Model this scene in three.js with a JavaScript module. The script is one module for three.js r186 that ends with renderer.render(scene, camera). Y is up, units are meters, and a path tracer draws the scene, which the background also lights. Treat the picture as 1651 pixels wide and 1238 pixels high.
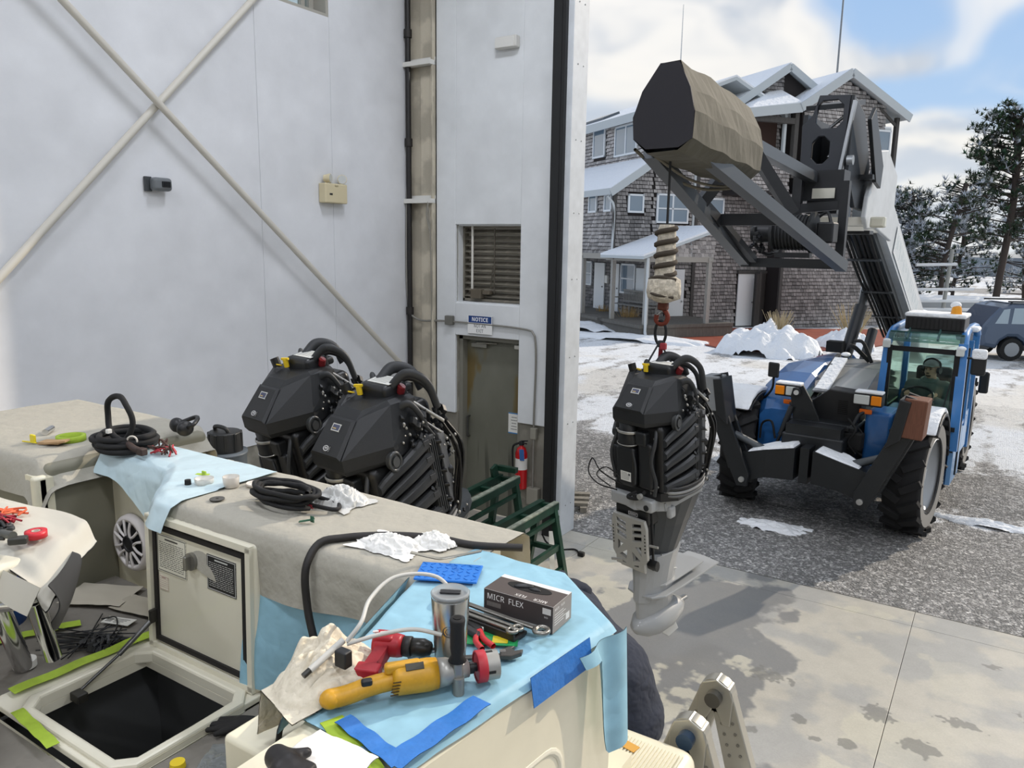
import * as THREE from 'three';
import { RoundedBoxGeometry } from 'three/addons/geometries/RoundedBoxGeometry.js';
import { mergeGeometries, mergeVertices } from 'three/addons/utils/BufferGeometryUtils.js';
import { RectAreaLightUniformsLib } from 'three/addons/lights/RectAreaLightUniformsLib.js';
import { MarchingCubes } from 'three/addons/objects/MarchingCubes.js';

// ---------- camera, sky, sun, exposure ----------
const scene = new THREE.Scene();
const renderer = new THREE.WebGLRenderer();
renderer.toneMapping = THREE.LinearToneMapping;
renderer.toneMappingExposure = 1.0;
renderer.shadowMap.enabled = true;
RectAreaLightUniformsLib.init();
const V = (x, y, z) => new THREE.Vector3(x, y, z);
const R = THREE.MathUtils.degToRad;

const camera = new THREE.PerspectiveCamera(53.06, 1651 / 1238, 0.05, 400);
{
  const yaw = R(32.5), pitch = R(10.2), roll = R(0.9);
  const f0 = V(-Math.sin(yaw), 0, -Math.cos(yaw)), r0 = V(Math.cos(yaw), 0, -Math.sin(yaw)), y0 = V(0, 1, 0);
  const f = f0.clone().multiplyScalar(Math.cos(pitch)).addScaledVector(y0, -Math.sin(pitch));
  const u0 = y0.clone().multiplyScalar(Math.cos(pitch)).addScaledVector(f0, Math.sin(pitch));
  const r = r0.clone().multiplyScalar(Math.cos(roll)).addScaledVector(u0, Math.sin(roll));
  const u = u0.clone().multiplyScalar(Math.cos(roll)).addScaledVector(r0, -Math.sin(roll));
  camera.quaternion.setFromRotationMatrix(new THREE.Matrix4().makeBasis(r, u, f.clone().negate()));
  camera.position.set(0, 3.25, 0);
}

// ---------- seeded noise ----------
function rng(seed) { let s = seed | 0; return () => { s = (s + 0x6d2b79f5) | 0; let t = Math.imul(s ^ (s >>> 15), 1 | s); t = (t + Math.imul(t ^ (t >>> 7), 61 | t)) ^ t; return ((t ^ (t >>> 14)) >>> 0) / 4294967296; }; }
const hash = (x, y, s = 0) => { let h = Math.imul(x | 0, 374761393) ^ Math.imul(y | 0, 668265263) ^ Math.imul(s | 0, 1274126177); h = Math.imul(h ^ (h >>> 13), 1274126177); return ((h ^ (h >>> 16)) >>> 0) / 4294967296; };
function vn(x, y, s = 0, per = 0) {      // value noise, repeats every per cells when per > 0
  const xi = Math.floor(x), yi = Math.floor(y), fx = x - xi, fy = y - yi, a = fx * fx * (3 - 2 * fx), b = fy * fy * (3 - 2 * fy);
  const w = (k) => per ? ((k % per) + per) % per : k;
  const x0 = w(xi), x1 = w(xi + 1), y0 = w(yi), y1 = w(yi + 1);
  const p = hash(x0, y0, s), q = hash(x1, y0, s), r = hash(x0, y1, s), t = hash(x1, y1, s);
  return p + (q - p) * a + (r - p) * b + (p - q - r + t) * a * b;
}
function fbm(x, y, o = 4, s = 0, per = 0) { let v = 0, a = 0.5, n = 0; for (let i = 0; i < o; i++) { v += a * vn(x, y, s + i * 17, per); n += a; x *= 2; y *= 2; per *= 2; a *= 0.5; } return v / n; }
const sm = (a, b, x) => { const t = Math.min(1, Math.max(0, (x - a) / (b - a))); return t * t * (3 - 2 * t); };
const mix = (a, b, t) => a + (b - a) * t;
const mix3 = (a, b, t) => [mix(a[0], b[0], t), mix(a[1], b[1], t), mix(a[2], b[2], t)];

// sky: broken winter cloud, blue gaps, brighter and warmer low down
{
  const W = 1536, Hh = 768, d = new Float32Array(W * Hh * 4);
  for (let j = 0; j < Hh; j++) {
    const up = ((j + 0.5) / Hh - 0.5) * Math.PI, y = Math.sin(up);
    for (let i = 0; i < W; i++) {
      const a = ((i + 0.5) / W - 0.5) * 2 * Math.PI, x = Math.cos(a) * Math.cos(up), z = Math.sin(a) * Math.cos(up);
      const yy = Math.max(y, 0), k = 1 / (yy + 0.22);
      const px = x * k, pz = z * k;
      const wx = fbm(px * 1.7 + 9, pz * 1.7 + 4, 3, 31) - 0.5, wz = fbm(px * 1.7 - 7, pz * 1.7 + 1, 3, 57) - 0.5;
      const c = fbm(px * 1.35 + wx * 1.2 + 3.3, pz * 1.35 + wz * 1.2 + 8.1, 6, 5);
      const cov = sm(0.31, 0.50, c), thick = sm(0.40, 0.68, fbm(px * 3.4 + wx * 2 + 40, pz * 3.4 + wz * 2 + 11, 6, 77));
      const blue = mix3([0.50, 0.68, 0.90], [0.22, 0.42, 0.80], sm(0, 0.6, yy));
      const white = mix3([0.98, 0.95, 0.88], [0.97, 0.96, 0.95], sm(0, 0.4, yy)), grey = mix3([0.60, 0.66, 0.74], [0.50, 0.57, 0.68], sm(0, 0.5, yy));
      let col = mix3(blue, mix3(white, grey, thick), cov);
      const low = 1 - sm(0.0, 0.16, yy); col = mix3(col, [0.80, 0.86, 0.92], low * 0.55);
      if (y < 0) col = mix3([0.80, 0.86, 0.92], [0.5, 0.5, 0.5], sm(0, -0.25, y));
      const o = (j * W + i) * 4; d[o] = col[0]; d[o + 1] = col[1]; d[o + 2] = col[2]; d[o + 3] = 1;
    }
  }
  const t = new THREE.DataTexture(d, W, Hh, THREE.RGBAFormat, THREE.FloatType);
  t.mapping = THREE.EquirectangularReflectionMapping; t.magFilter = THREE.LinearFilter; t.needsUpdate = true;
  scene.background = t; scene.environment = t;
}
const FILL_LAMP = 41;      // radiance of the added ceiling fill lamps
const SUN = V(0.43, 0.56, -0.90).normalize();
const sun = new THREE.DirectionalLight(0xfff0dc, 3.0);
sun.position.copy(SUN).multiplyScalar(60).add(V(-3, 0, -12)); sun.target.position.set(-3, 0, -12);
sun.castShadow = true; sun.shadow.radius = 1.2; sun.shadow.mapSize.set(4096, 4096);
Object.assign(sun.shadow.camera, { left: -32, right: 32, top: 32, bottom: -32, near: 1, far: 140 });
scene.add(sun, sun.target);

// ---------- geometry helpers ----------
const E3 = new THREE.Euler(), M4 = new THREE.Matrix4();
function at(g, x = 0, y = 0, z = 0, rx = 0, ry = 0, rz = 0) { M4.makeRotationFromEuler(E3.set(rx, ry, rz)).setPosition(x, y, z); return g.applyMatrix4(M4); }
const bx = (w, h, d, ...p) => at(new THREE.BoxGeometry(w, h, d), ...p);
const rb = (w, h, d, r, ...p) => at(new RoundedBoxGeometry(w, h, d, 2, Math.min(r, w / 2.01, h / 2.01, d / 2.01)), ...p);
const cy = (r1, r2, h, seg, ...p) => at(new THREE.CylinderGeometry(r1, r2, h, seg), ...p);
const sp = (r, ws, hs, ...p) => at(new THREE.SphereGeometry(r, ws, hs), ...p);
const el = (rx, ry, rz, ...p) => at(new THREE.SphereGeometry(1, 20, 14).scale(rx, ry, rz), ...p);
const tor = (r, t, ...p) => at(new THREE.TorusGeometry(r, t, 10, 36), ...p);
const lathe = (pts, seg, ...p) => at(new THREE.LatheGeometry(pts.map(([a, b]) => new THREE.Vector2(a, b)), seg), ...p);
function shape(pts, holes = []) { const s = new THREE.Shape(pts.map(([a, b]) => new THREE.Vector2(a, b))); for (const h of holes) s.holes.push(new THREE.Path(h.map(([a, b]) => new THREE.Vector2(a, b)))); return s; }
const ext = (pts, d, bev = 0, holes = [], ...p) => at(new THREE.ExtrudeGeometry(shape(pts, holes), { depth: d - 2 * bev, bevelEnabled: bev > 0, bevelThickness: bev, bevelSize: bev, bevelOffset: -bev, bevelSegments: 2, curveSegments: 8 }).translate(0, 0, -d / 2 + bev), ...p);
const v3 = (a) => Array.isArray(a) ? V(...a) : a;
function orient(g, p, q) { p = v3(p); q = v3(q); const d = q.clone().sub(p), L = d.length(); d.divideScalar(L); const m = new THREE.Matrix4().makeRotationFromQuaternion(new THREE.Quaternion().setFromUnitVectors(V(0, 1, 0), d)); m.setPosition(p.clone().add(q).multiplyScalar(0.5)); return g.applyMatrix4(m); }
const rod = (p, q, r, seg = 12, r2 = r) => orient(new THREE.CylinderGeometry(r2, r, v3(p).distanceTo(v3(q)), seg), p, q);
function beam(p, q, w, h, upv = V(0, 1, 0)) {   // box bar from p to q, h along up, w across
  p = v3(p); q = v3(q); const d = q.clone().sub(p), L = d.length(); d.divideScalar(L);
  const s = new THREE.Vector3().crossVectors(d, upv).normalize(), t = new THREE.Vector3().crossVectors(s, d);
  const m = new THREE.Matrix4().makeBasis(s, t, d.negate()); m.setPosition(p.clone().add(q).multiplyScalar(0.5));
  return new THREE.BoxGeometry(w, h, L).applyMatrix4(m);
}
const tube = (pts, r, n = 24, rad = 8, closed = false) => new THREE.TubeGeometry(new THREE.CatmullRomCurve3(pts.map(v3), closed, 'centripetal'), n, r, rad, closed);
// thick sheet from a surface function f(u, v) -> [x, y, z]
function sheet(f, nu, nv, th = 0.002) {
  const P = [], N = []; const g = new THREE.BufferGeometry();
  for (let j = 0; j <= nv; j++) for (let i = 0; i <= nu; i++) P.push(v3(f(i / nu, j / nv)));
  const id = (i, j) => j * (nu + 1) + i;
  for (let j = 0; j <= nv; j++) for (let i = 0; i <= nu; i++) {
    const a = P[id(Math.min(i + 1, nu), j)].clone().sub(P[id(Math.max(i - 1, 0), j)]), b = P[id(i, Math.min(j + 1, nv))].clone().sub(P[id(i, Math.max(j - 1, 0))]);
    N.push(a.cross(b).normalize());
  }
  const pos = [], nor = [], idx = [], n = P.length;
  for (let s = 0; s < 2; s++) for (let k = 0; k < n; k++) { const q = P[k].clone().addScaledVector(N[k], s ? -th : 0); pos.push(q.x, q.y, q.z); const m = s ? -1 : 1; nor.push(N[k].x * m, N[k].y * m, N[k].z * m); }
  for (let j = 0; j < nv; j++) for (let i = 0; i < nu; i++) {
    const a = id(i, j), b = id(i + 1, j), c = id(i + 1, j + 1), e = id(i, j + 1);
    idx.push(a, b, c, a, c, e, n + a, n + c, n + b, n + a, n + e, n + c);
  }
  const edge = []; for (let i = 0; i < nu; i++) edge.push([id(i, 0), id(i + 1, 0)], [id(i + 1, nv), id(i, nv)]); for (let j = 0; j < nv; j++) edge.push([id(0, j + 1), id(0, j)], [id(nu, j), id(nu, j + 1)]);
  for (const [a, b] of edge) idx.push(a, n + a, n + b, a, n + b, b);
  g.setAttribute('position', new THREE.Float32BufferAttribute(pos, 3)); g.setAttribute('normal', new THREE.Float32BufferAttribute(nor, 3)); g.setIndex(idx);
  return g;
}
// loft between outlines (arrays of points in 3D, same length), capped
function loft(rings, cap = true) {
  const pos = [], idx = [], n = rings[0].length;
  for (const r of rings) for (const p of r) pos.push(...(Array.isArray(p) ? p : [p.x, p.y, p.z]));
  for (let k = 0; k < rings.length - 1; k++) for (let i = 0; i < n; i++) { const a = k * n + i, b = k * n + (i + 1) % n, c = a + n, e = b + n; idx.push(a, b, e, a, e, c); }
  if (cap) for (const [k, flip] of [[0, 1], [rings.length - 1, 0]]) for (let i = 1; i < n - 1; i++) { const a = k * n, b = k * n + i, c = k * n + i + 1; flip ? idx.push(a, c, b) : idx.push(a, b, c); }
  let g = new THREE.BufferGeometry(); g.setAttribute('position', new THREE.Float32BufferAttribute(pos, 3)); g.setIndex(idx); g = g.toNonIndexed(); g.computeVertexNormals(); return g;
}
function hull8(a, b) { return loft([a, b]); }   // prism between two outlines
function clean(g, keepUV) {
  if (g.index) g = g.toNonIndexed();
  if (!g.attributes.normal) g.computeVertexNormals();
  for (const k of Object.keys(g.attributes)) if (!['position', 'normal', 'uv', 'color'].includes(k)) g.deleteAttribute(k);
  if (!keepUV || !g.attributes.uv) { // uv in metres, projected along each face's main axis
    const p = g.attributes.position.array, n = p.length / 3, uv = new Float32Array(n * 2);
    for (let i = 0; i < n; i += 3) {
      const o = i * 3, ax = p[o + 3] - p[o], ay = p[o + 4] - p[o + 1], az = p[o + 5] - p[o + 2], bx_ = p[o + 6] - p[o], by = p[o + 7] - p[o + 1], bz = p[o + 8] - p[o + 2];
      const nx = Math.abs(ay * bz - az * by), ny = Math.abs(az * bx_ - ax * bz), nz = Math.abs(ax * by - ay * bx_);
      for (let k = 0; k < 3; k++) { const q = o + k * 3, X = p[q], Y = p[q + 1], Z = p[q + 2], w = (i + k) * 2; if (ny >= nx && ny >= nz) { uv[w] = X; uv[w + 1] = Z; } else if (nx >= nz) { uv[w] = Z; uv[w + 1] = Y; } else { uv[w] = X; uv[w + 1] = Y; } }
    }
    g.setAttribute('uv', new THREE.BufferAttribute(uv, 2));
  }
  return g;
}
function join(list, keepUV) {
  list = [].concat(list).map((g) => clean(g, keepUV));
  if (list.some((g) => g.attributes.color)) for (const g of list) if (!g.attributes.color) g.setAttribute('color', new THREE.BufferAttribute(new Float32Array(g.attributes.position.count * 3).fill(1), 3));
  return list.length === 1 ? list[0] : mergeGeometries(list);
}
function tint(g, r, gg = r, b = r) { if (g.index) g = g.toNonIndexed(); const n = g.attributes.position.count, c = new Float32Array(n * 3); for (let i = 0; i < n; i++) { c[i * 3] = r; c[i * 3 + 1] = gg; c[i * 3 + 2] = b; } g.setAttribute('color', new THREE.BufferAttribute(c, 3)); return g; }

const taken = new Map();
function numbered(n) { const k = taken.get(n) || 0; taken.set(n, k + 1); return k ? n + '_' + String(k).padStart(3, '0') : n; }
function part(name, geo, mat, parent, label) {
  const m = new THREE.Mesh(geo.isBufferGeometry ? clean(geo) : join(geo), mat); m.name = name; m.castShadow = m.receiveShadow = true;
  if (label) m.userData.label = label;
  parent.add(m); return m;
}
function uvpart(name, geo, mat, parent, label) { const m = new THREE.Mesh(join(geo, true), mat); m.name = name; m.castShadow = m.receiveShadow = true; if (label) m.userData.label = label; parent.add(m); return m; }
function parts(name, list, mat, parent, label) { return list.map((g) => part(name, g, mat, parent, label)); }
function thing(name, label, category, [x, y, z] = [0, 0, 0], ry = 0, group) {
  const o = new THREE.Group(); o.name = numbered(name); o.position.set(x, y, z); o.rotation.y = ry; o.userData = { label, category };
  if (group) o.userData.group = group; scene.add(o); return o;
}
function solo(name, label, category, geo, mat, group) { const m = new THREE.Mesh(join(geo), mat); m.name = numbered(name); m.castShadow = m.receiveShadow = true; m.userData = { label, category }; if (group) m.userData.group = group; scene.add(m); return m; }
function struct(name, geo, mat, label) { const m = geo ? new THREE.Mesh(join(geo), mat) : new THREE.Group(); m.name = name; m.castShadow = m.receiveShadow = true; m.userData = { kind: 'structure', label }; scene.add(m); return m; }

// ---------- textures ----------
function dataTex(n, f, srgb = true, w = n) {
  const d = new Uint8Array(w * n * 4);
  for (let j = 0; j < n; j++) for (let i = 0; i < w; i++) { const c = f(i / w, j / n, i, j), o = (j * w + i) * 4; d[o] = Math.max(0, Math.min(255, c[0] * 255)); d[o + 1] = Math.max(0, Math.min(255, c[1] * 255)); d[o + 2] = Math.max(0, Math.min(255, c[2] * 255)); d[o + 3] = 255; }
  const t = new THREE.DataTexture(d, w, n); t.wrapS = t.wrapT = THREE.RepeatWrapping; t.magFilter = THREE.LinearFilter; if (srgb) t.colorSpace = THREE.SRGBColorSpace; t.needsUpdate = true; return t;
}
const rep = (t, m, n = m) => { const c = t.clone(); c.repeat.set(1 / m, 1 / n); c.needsUpdate = true; return c; };
const g1 = (v) => [v, v, v];
const T = {
  mottle: dataTex(256, (u, v) => g1(0.90 + 0.10 * fbm(u * 8, v * 8, 5, 3, 8))),
  grit: dataTex(256, (u, v, i, j) => g1(0.84 + 0.10 * fbm(u * 16, v * 16, 3, 9, 16) + 0.06 * hash(i, j, 4))),
  weave: dataTex(128, (u, v, i, j) => g1(0.86 + 0.08 * ((i + j) % 4 < 2 ? 1 : 0.3) + 0.06 * hash(i, j, 8))),
  wear: dataTex(512, (u, v, i, j) => { const a = fbm(u * 6, v * 6, 6, 21, 6); return g1(0.86 + 0.14 * sm(0.34, 0.62, a) - 0.04 * hash(i, j, 2)); }),
  bump: dataTex(256, (u, v) => g1(fbm(u * 8, v * 8, 5, 41, 8)), false),
  crumple: dataTex(512, (u, v) => { const a = fbm(u * 5, v * 5, 4, 61, 5), b = fbm(u * 11, v * 11, 3, 67, 11); return g1(Math.abs(a - 0.5) * 1.6 + Math.abs(b - 0.5) * 0.5); }, false),
  grain: dataTex(256, (u, v) => { const a = fbm(u * 40, v * 3, 4, 71), b = vn(u * 90, v * 4, 5); return g1(0.70 + 0.22 * a + 0.08 * b); }),
};
const mats = new Map();
function M(c, o = {}) {
  const key = c + JSON.stringify(o, (k, v) => v && v.isTexture ? v.uuid : v); if (mats.has(key)) return mats.get(key);
  const { r = 0.7, m = 0, phys, ...rest } = o;
  const k = new (phys ? THREE.MeshPhysicalMaterial : THREE.MeshStandardMaterial)({ color: c, roughness: r, metalness: m, ...rest });
  mats.set(key, k); return k;
}
function canvasMat(w, h, draw, o = {}) { const c = document.createElement('canvas'); c.width = w; c.height = h; const x = c.getContext('2d'); draw(x, w, h); const t = new THREE.CanvasTexture(c); t.colorSpace = THREE.SRGBColorSpace; return new THREE.MeshStandardMaterial({ map: t, roughness: o.r ?? 0.7, metalness: 0, ...(o.x || {}) }); }
const plane = (w, h, ...p) => at(new THREE.PlaneGeometry(w, h), ...p);
// thin printed card with a real thickness: uv print on its front
const card = (w, h, t, ...p) => at(new THREE.BoxGeometry(w, h, t), ...p);
const steel = M(0x9a9c9c, { r: 0.38, m: 0.9 }), chrome = M(0xd9dadb, { r: 0.12, m: 1 }), alu = M(0xb9babb, { r: 0.42, m: 0.85, map: rep(T.mottle, 0.3) });
const blackPlastic = M(0x17181a, { r: 0.45 }), blackRubber = M(0x141414, { r: 0.8 }), blackPaint = M(0x1b1d20, { r: 0.4 });
const whitePaint = M(0xe4e4e0, { r: 0.6 }), glassPane = M(0xe9f0f0, { phys: 1, r: 0.03, transmission: 1, thickness: 0, ior: 1.45 });

// ================= the hall =================
const wallMat = M(0xe9ebee, { r: 0.62, map: rep(T.mottle, 2.6), bumpMap: rep(T.crumple, 1.4), bumpScale: 0.002 });
const baseMat = M(0x9b978a, { r: 0.9, map: rep(T.wear, 0.9) });
const creamMat = M(0xcfc6b2, { r: 0.7, map: rep(T.wear, 1.3) });
const wallMat2 = M(0xe6e9ea, { r: 0.62, map: rep(T.mottle, 2.2), bumpMap: rep(T.crumple, 1.6), bumpScale: 0.0015 });
{
  // concrete floor with worn, damp and painted patches
  const FX0 = -6.6, FX1 = 4.4, FZ0 = -7.56, FZ1 = 0.7, FW = 11, FH = 8.26;
  const spots = [[-1.19, -5.73, .17, .1], [-.93, -5.28, .07, .06], [-.76, -5.09, .06, .04], [-1.18, -4.94, .06, .05], [-.47, -5.63, .1, .12], [.06, -5.85, .14, .08], [-.17, -5.37, .12, .07], [.23, -6.85, .08, .05], [-.6, -5.15, .07, .06], [0.5, -6.2, .1, .1]];
  const fl = dataTex(1536, (u, v, i, j) => {
    const x = FX0 + u * FW, z = FZ0 + v * FH, n1 = fbm(x * 1.1 + 3, z * 1.1, 6, 11), n2 = fbm(x * 3.1, z * 3.1, 5, 23), n3 = fbm(x * 9, z * 9, 3, 29), sp_ = hash(i, j, 6);
    let c = mix3([0.725, 0.71, 0.665], [0.65, 0.648, 0.63], sm(0.40, 0.62, n2));
    c = mix3(c, [0.70, 0.665, 0.61], 0.5 * sm(0.55, 0.7, fbm(x * 0.7 + 20, z * 0.7, 4, 51)));
    // damp grey area below the hoist, with ragged edge
    const d = Math.hypot((x + 2.05) / 1.15, (z + 5.9) / 1.9), g = sm(0.52, 0.47, d * 0.42 + (n1 - 0.5) * 0.75 + (n2 - 0.5) * 0.35 + 0.12);
    c = mix3(c, [0.47, 0.475, 0.475], g * (0.75 + 0.25 * n3));
    const peel = sm(0.56, 0.60, fbm(x * 2.0 + 7, z * 2.0 + 3, 6, 91)) * sm(2.2, 1.2, d); c = mix3(c, [0.76, 0.745, 0.68], peel * 0.85);
    for (const [sx, sz, a, b] of spots) { const q = Math.hypot((x - sx) / a, (z - sz) / b) + (n3 - 0.5) * 1.6 + (vn(x * 40, z * 40, 8) - .5) * .8; c = mix3(c, [0.45, 0.45, 0.43], 0.65 * sm(1, 0.75, q)); }
    const k = 0.93 + 0.07 * n3 + 0.05 * (sp_ - 0.5); return [c[0] * k, c[1] * k, c[2] * k];
  });
  fl.wrapS = fl.wrapT = THREE.MirroredRepeatWrapping;
  const fm = new THREE.MeshStandardMaterial({ map: fl, roughness: 0.5, bumpMap: rep(T.bump, 0.12 * FW), bumpScale: 0.0015 });
  const floor = new THREE.Group(); floor.name = 'floor'; floor.userData = { kind: 'structure', label: 'worn concrete shop floor' }; scene.add(floor);
  part('bed', [bx(17.3, 0.2, 20.2, 2.05, -0.112, 2.5)], M(0x55544f, { r: 0.95 }), floor);
  const xs = [-6.6, -3.6, -0.39, 3.2, 6.8, 10.6], zs = [-7.56, -7.24, -3.4, 0.6, 4.6, 8.6, 12.5];
  for (let i = 0; i < 5; i++) for (let j = 0; j < 6; j++) {
    const g = rb(xs[i + 1] - xs[i] - 0.004, 0.05, zs[j + 1] - zs[j] - 0.004, 0.003, (xs[i] + xs[i + 1]) / 2, -0.025, (zs[j] + zs[j + 1]) / 2);
    const p = g.attributes.position, uv = new Float32Array(p.count * 2); for (let k = 0; k < p.count; k++) { uv[2 * k] = (p.getX(k) - FX0) / FW; uv[2 * k + 1] = (p.getZ(k) - FZ0) / FH; } g.setAttribute('uv', new THREE.BufferAttribute(uv, 2));
    uvpart('slab', g, fm, floor);
  }
}
// left wall with liner panels and one high window opening
const wl = struct('wall_left', [bx(0.3, 8.5, 1.25, -6.31, 4.25, -6.675), bx(0.3, 5.52, 0.95, -6.31, 2.76, -5.575), bx(0.3, 1.8, 0.95, -6.31, 7.6, -5.575), bx(0.3, 8.5, 17.6, -6.31, 4.25, 3.7)], baseMat, 'white lined side wall over a concrete kerb');
{
  const pn = (z0, z1, h0, h1) => part('panel', rb(0.012, h1 - h0 - 0.003, z1 - z0 - 0.003, 0.003, -6.155, (h0 + h1) / 2, (z0 + z1) / 2), wallMat, wl);
  pn(-7.3, -6.05, 1.25, 8.5); pn(-6.05, -5.1, 1.25, 5.52); pn(-6.05, -5.1, 6.7, 8.5);
  for (let z = -5.1; z < 12; z += 2.85) pn(z, Math.min(z + 2.85, 12.4), 1.25, 8.5);
  const win = struct('window_1', null, null, 'high window in the white side wall');
  part('window_frame', [bx(0.3, 0.03, 0.95, -6.31, 5.535, -5.575), bx(0.3, 0.03, 0.95, -6.31, 6.685, -5.575), bx(0.3, 1.12, 0.03, -6.31, 6.11, -6.035), bx(0.3, 1.12, 0.03, -6.31, 6.11, -5.115), bx(0.05, 1.12, 0.06, -6.36, 6.11, -5.99), bx(0.05, 0.06, 0.9, -6.36, 5.58, -5.575), bx(0.05, 1.12, 0.05, -6.36, 6.11, -5.88)], M(0xa9a69c, { r: 0.6 }), win);
  part('pane', bx(0.006, 1.12, 0.88, -6.37, 6.11, -5.575), glassPane, win);
}
// end wall beside the big door: concrete kerb, white liner, recesses for door and louver
const wf = struct('wall_front', [bx(0.7, 8.5, 0.2, -5.8, 4.25, -7.44), bx(0.89, 0.38, 0.2, -5.005, 2.39, -7.44), bx(0.89, 5.02, 0.2, -5.005, 5.99, -7.44), bx(0.47, 8.5, 0.2, -4.325, 4.25, -7.44), bx(9.99, 1.9, 0.25, 1.05, 7.55, -7.42), bx(4.6, 8.5, 0.25, 8.3, 4.25, -7.42), bx(0.35, 8.5, 0.2, -6.28, 4.25, -7.44)], baseMat, 'end wall beside the big door opening');
{
  const ln = (x0, x1, h0, h1) => part('liner_panel', rb(x1 - x0, h1 - h0, 0.04, 0.008, (x0 + x1) / 2, (h0 + h1) / 2, -7.32), wallMat2, wf);
  ln(-5.74, -5.46, 1.25, 8.5); ln(-5.46, -4.57, 2.2, 2.58); ln(-5.46, -4.57, 3.48, 8.5); ln(-4.57, -4.18, 1.25, 8.5);
  ln(-4.0, 6, 6.62, 8.5); ln(6.02, 10.4, 1.25, 8.5);
  part('reveal', [bx(0.02, 0.9, 0.2, -5.455, 3.03, -7.44), bx(0.02, 0.9, 0.2, -4.575, 3.03, -7.44), bx(0.9, 0.02, 0.22, -5.015, 2.585, -7.43), bx(0.9, 0.02, 0.2, -5.015, 3.475, -7.44)], wallMat2, wf);
  part('recess_panel', bx(0.42, 7.25, 0.02, -5.95, 4.875, -7.335), creamMat, wf);
}
struct('wall_right', [bx(0.3, 8.5, 20.2, 10.75, 4.25, 2.5)], wallMat, 'far side wall'); struct('wall_back', [bx(17.3, 8.5, 0.3, 2.05, 4.25, 12.65)], wallMat, 'back wall');
struct('ceiling', [bx(17.6, 0.25, 20.4, 2.05, 8.63, 2.5)], M(0xe8e8e4, { r: 0.7 }), 'white hall ceiling');
struct('trim_1', [bx(0.1, 8.4, 0.07, -4.125, 4.2, -7.27), bx(0.05, 8.4, 0.12, -4.06, 4.2, -7.30)], M(0x121314, { r: 0.5 }), 'black rubber seal strip along the big door jamb');
{
  const j = struct('trim_2', [rb(0.09, 6.62, 0.33, 0.006, -4.015, 3.31, -7.46)], M(0xdfe4e8, { r: 0.45, map: rep(T.mottle, 0.8) }), 'white steel jamb of the big door opening');
  for (const y of [0.35, 1.3, 2.05, 2.9, 3.6, 4.35, 5.1, 5.7]) { part('screw', [sp(0.008, 8, 6, -3.97, y, -7.4), sp(0.008, 8, 6, -3.97, y, -7.52)], steel, j); }
  struct('trim_3', [rb(0.09, 6.62, 0.33, 0.006, 6.015, 3.31, -7.46)], M(0xdfe4e8, { r: 0.45 }), 'far jamb of the big door opening');
}
// corner column, girts
struct('trim_4', [bx(0.22, 8.4, 0.02, -5.86, 4.2, -7.31), bx(0.02, 8.4, 0.1, -5.76, 4.2, -7.29)], creamMat, 'cream steel column in the wall corner');
for (const [n, h] of [['wall_bracket', 5.28], ['wall_bracket', 3.75]]) solo(n, h > 4 ? 'upper white steel bracket crossing the corner column' : 'lower white steel bracket crossing the corner column', 'bracket', [bx(0.40, 0.05, 0.11, -5.945, h, -7.245), bx(0.40, 0.09, 0.012, -5.945, h + 0.02, -7.29)], M(0xdbdad4, { r: 0.55 }), 'brackets on the corner column');
{
  const p = thing('drain_pipe', 'black vertical pipe in the white wall corner', 'pipe', [-6.10, 0, -7.235]);
  part('pipe', cy(0.032, 0.032, 8.4, 14, 0, 4.2, 0), M(0x1d1b1a, { r: 0.5 }), p);
  for (const h of [1.7, 4.42, 5.62, 2.45]) part('coupling', cy(0.046, 0.046, 0.09, 14, 0, h, 0), M(0x262321, { r: 0.6 }), p);
  const q = thing('conduit', 'thin grey conduit running across the end wall above the door', 'conduit', [0, 0, 0]);
  part('conduit_run', [tube([[-6.08, 5.2, -7.23], [-6.08, 2.42, -7.23], [-6.0, 2.35, -7.26], [-5.6, 2.355, -7.275], [-4.5, 2.335, -7.275], [-4.37, 2.31, -7.275], [-4.335, 2.2, -7.275], [-4.335, 1.3, -7.275], [-4.335, 0.5, -7.275]], 0.012, 90, 8)], M(0x8f8d86, { r: 0.45, m: 0.5 }), q);
  part('junction_box', rb(0.11, 0.11, 0.06, 0.01, -5.52, 2.37, -7.265), M(0x77766f, { r: 0.5, m: 0.4 }), q);
  part('switch_box', rb(0.075, 0.13, 0.055, 0.01, -4.335, 1.16, -7.28), M(0x8d8a7e, { r: 0.5 }), q);
  part('outlet_box', rb(0.15, 0.2, 0.08, 0.01, -4.33, 0.42, -7.29), M(0x8d897d, { r: 0.6 }), q);
  solo('hanging_wire', 'thin grey wire hanging down the corner column', 'wire', [tube([[-5.79, 3.72, -7.2], [-5.775, 3.55, -7.21], [-5.765, 2.6, -7.235], [-5.79, 1.9, -7.25], [-5.77, 1.3, -7.25]], 0.006, 40, 6), tube([[-5.78, 3.74, -7.2], [-5.8, 3.6, -7.2], [-5.775, 3.4, -7.22]], 0.012, 14, 6)], M(0x8d8a80, { r: 0.6 }));
}
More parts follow.
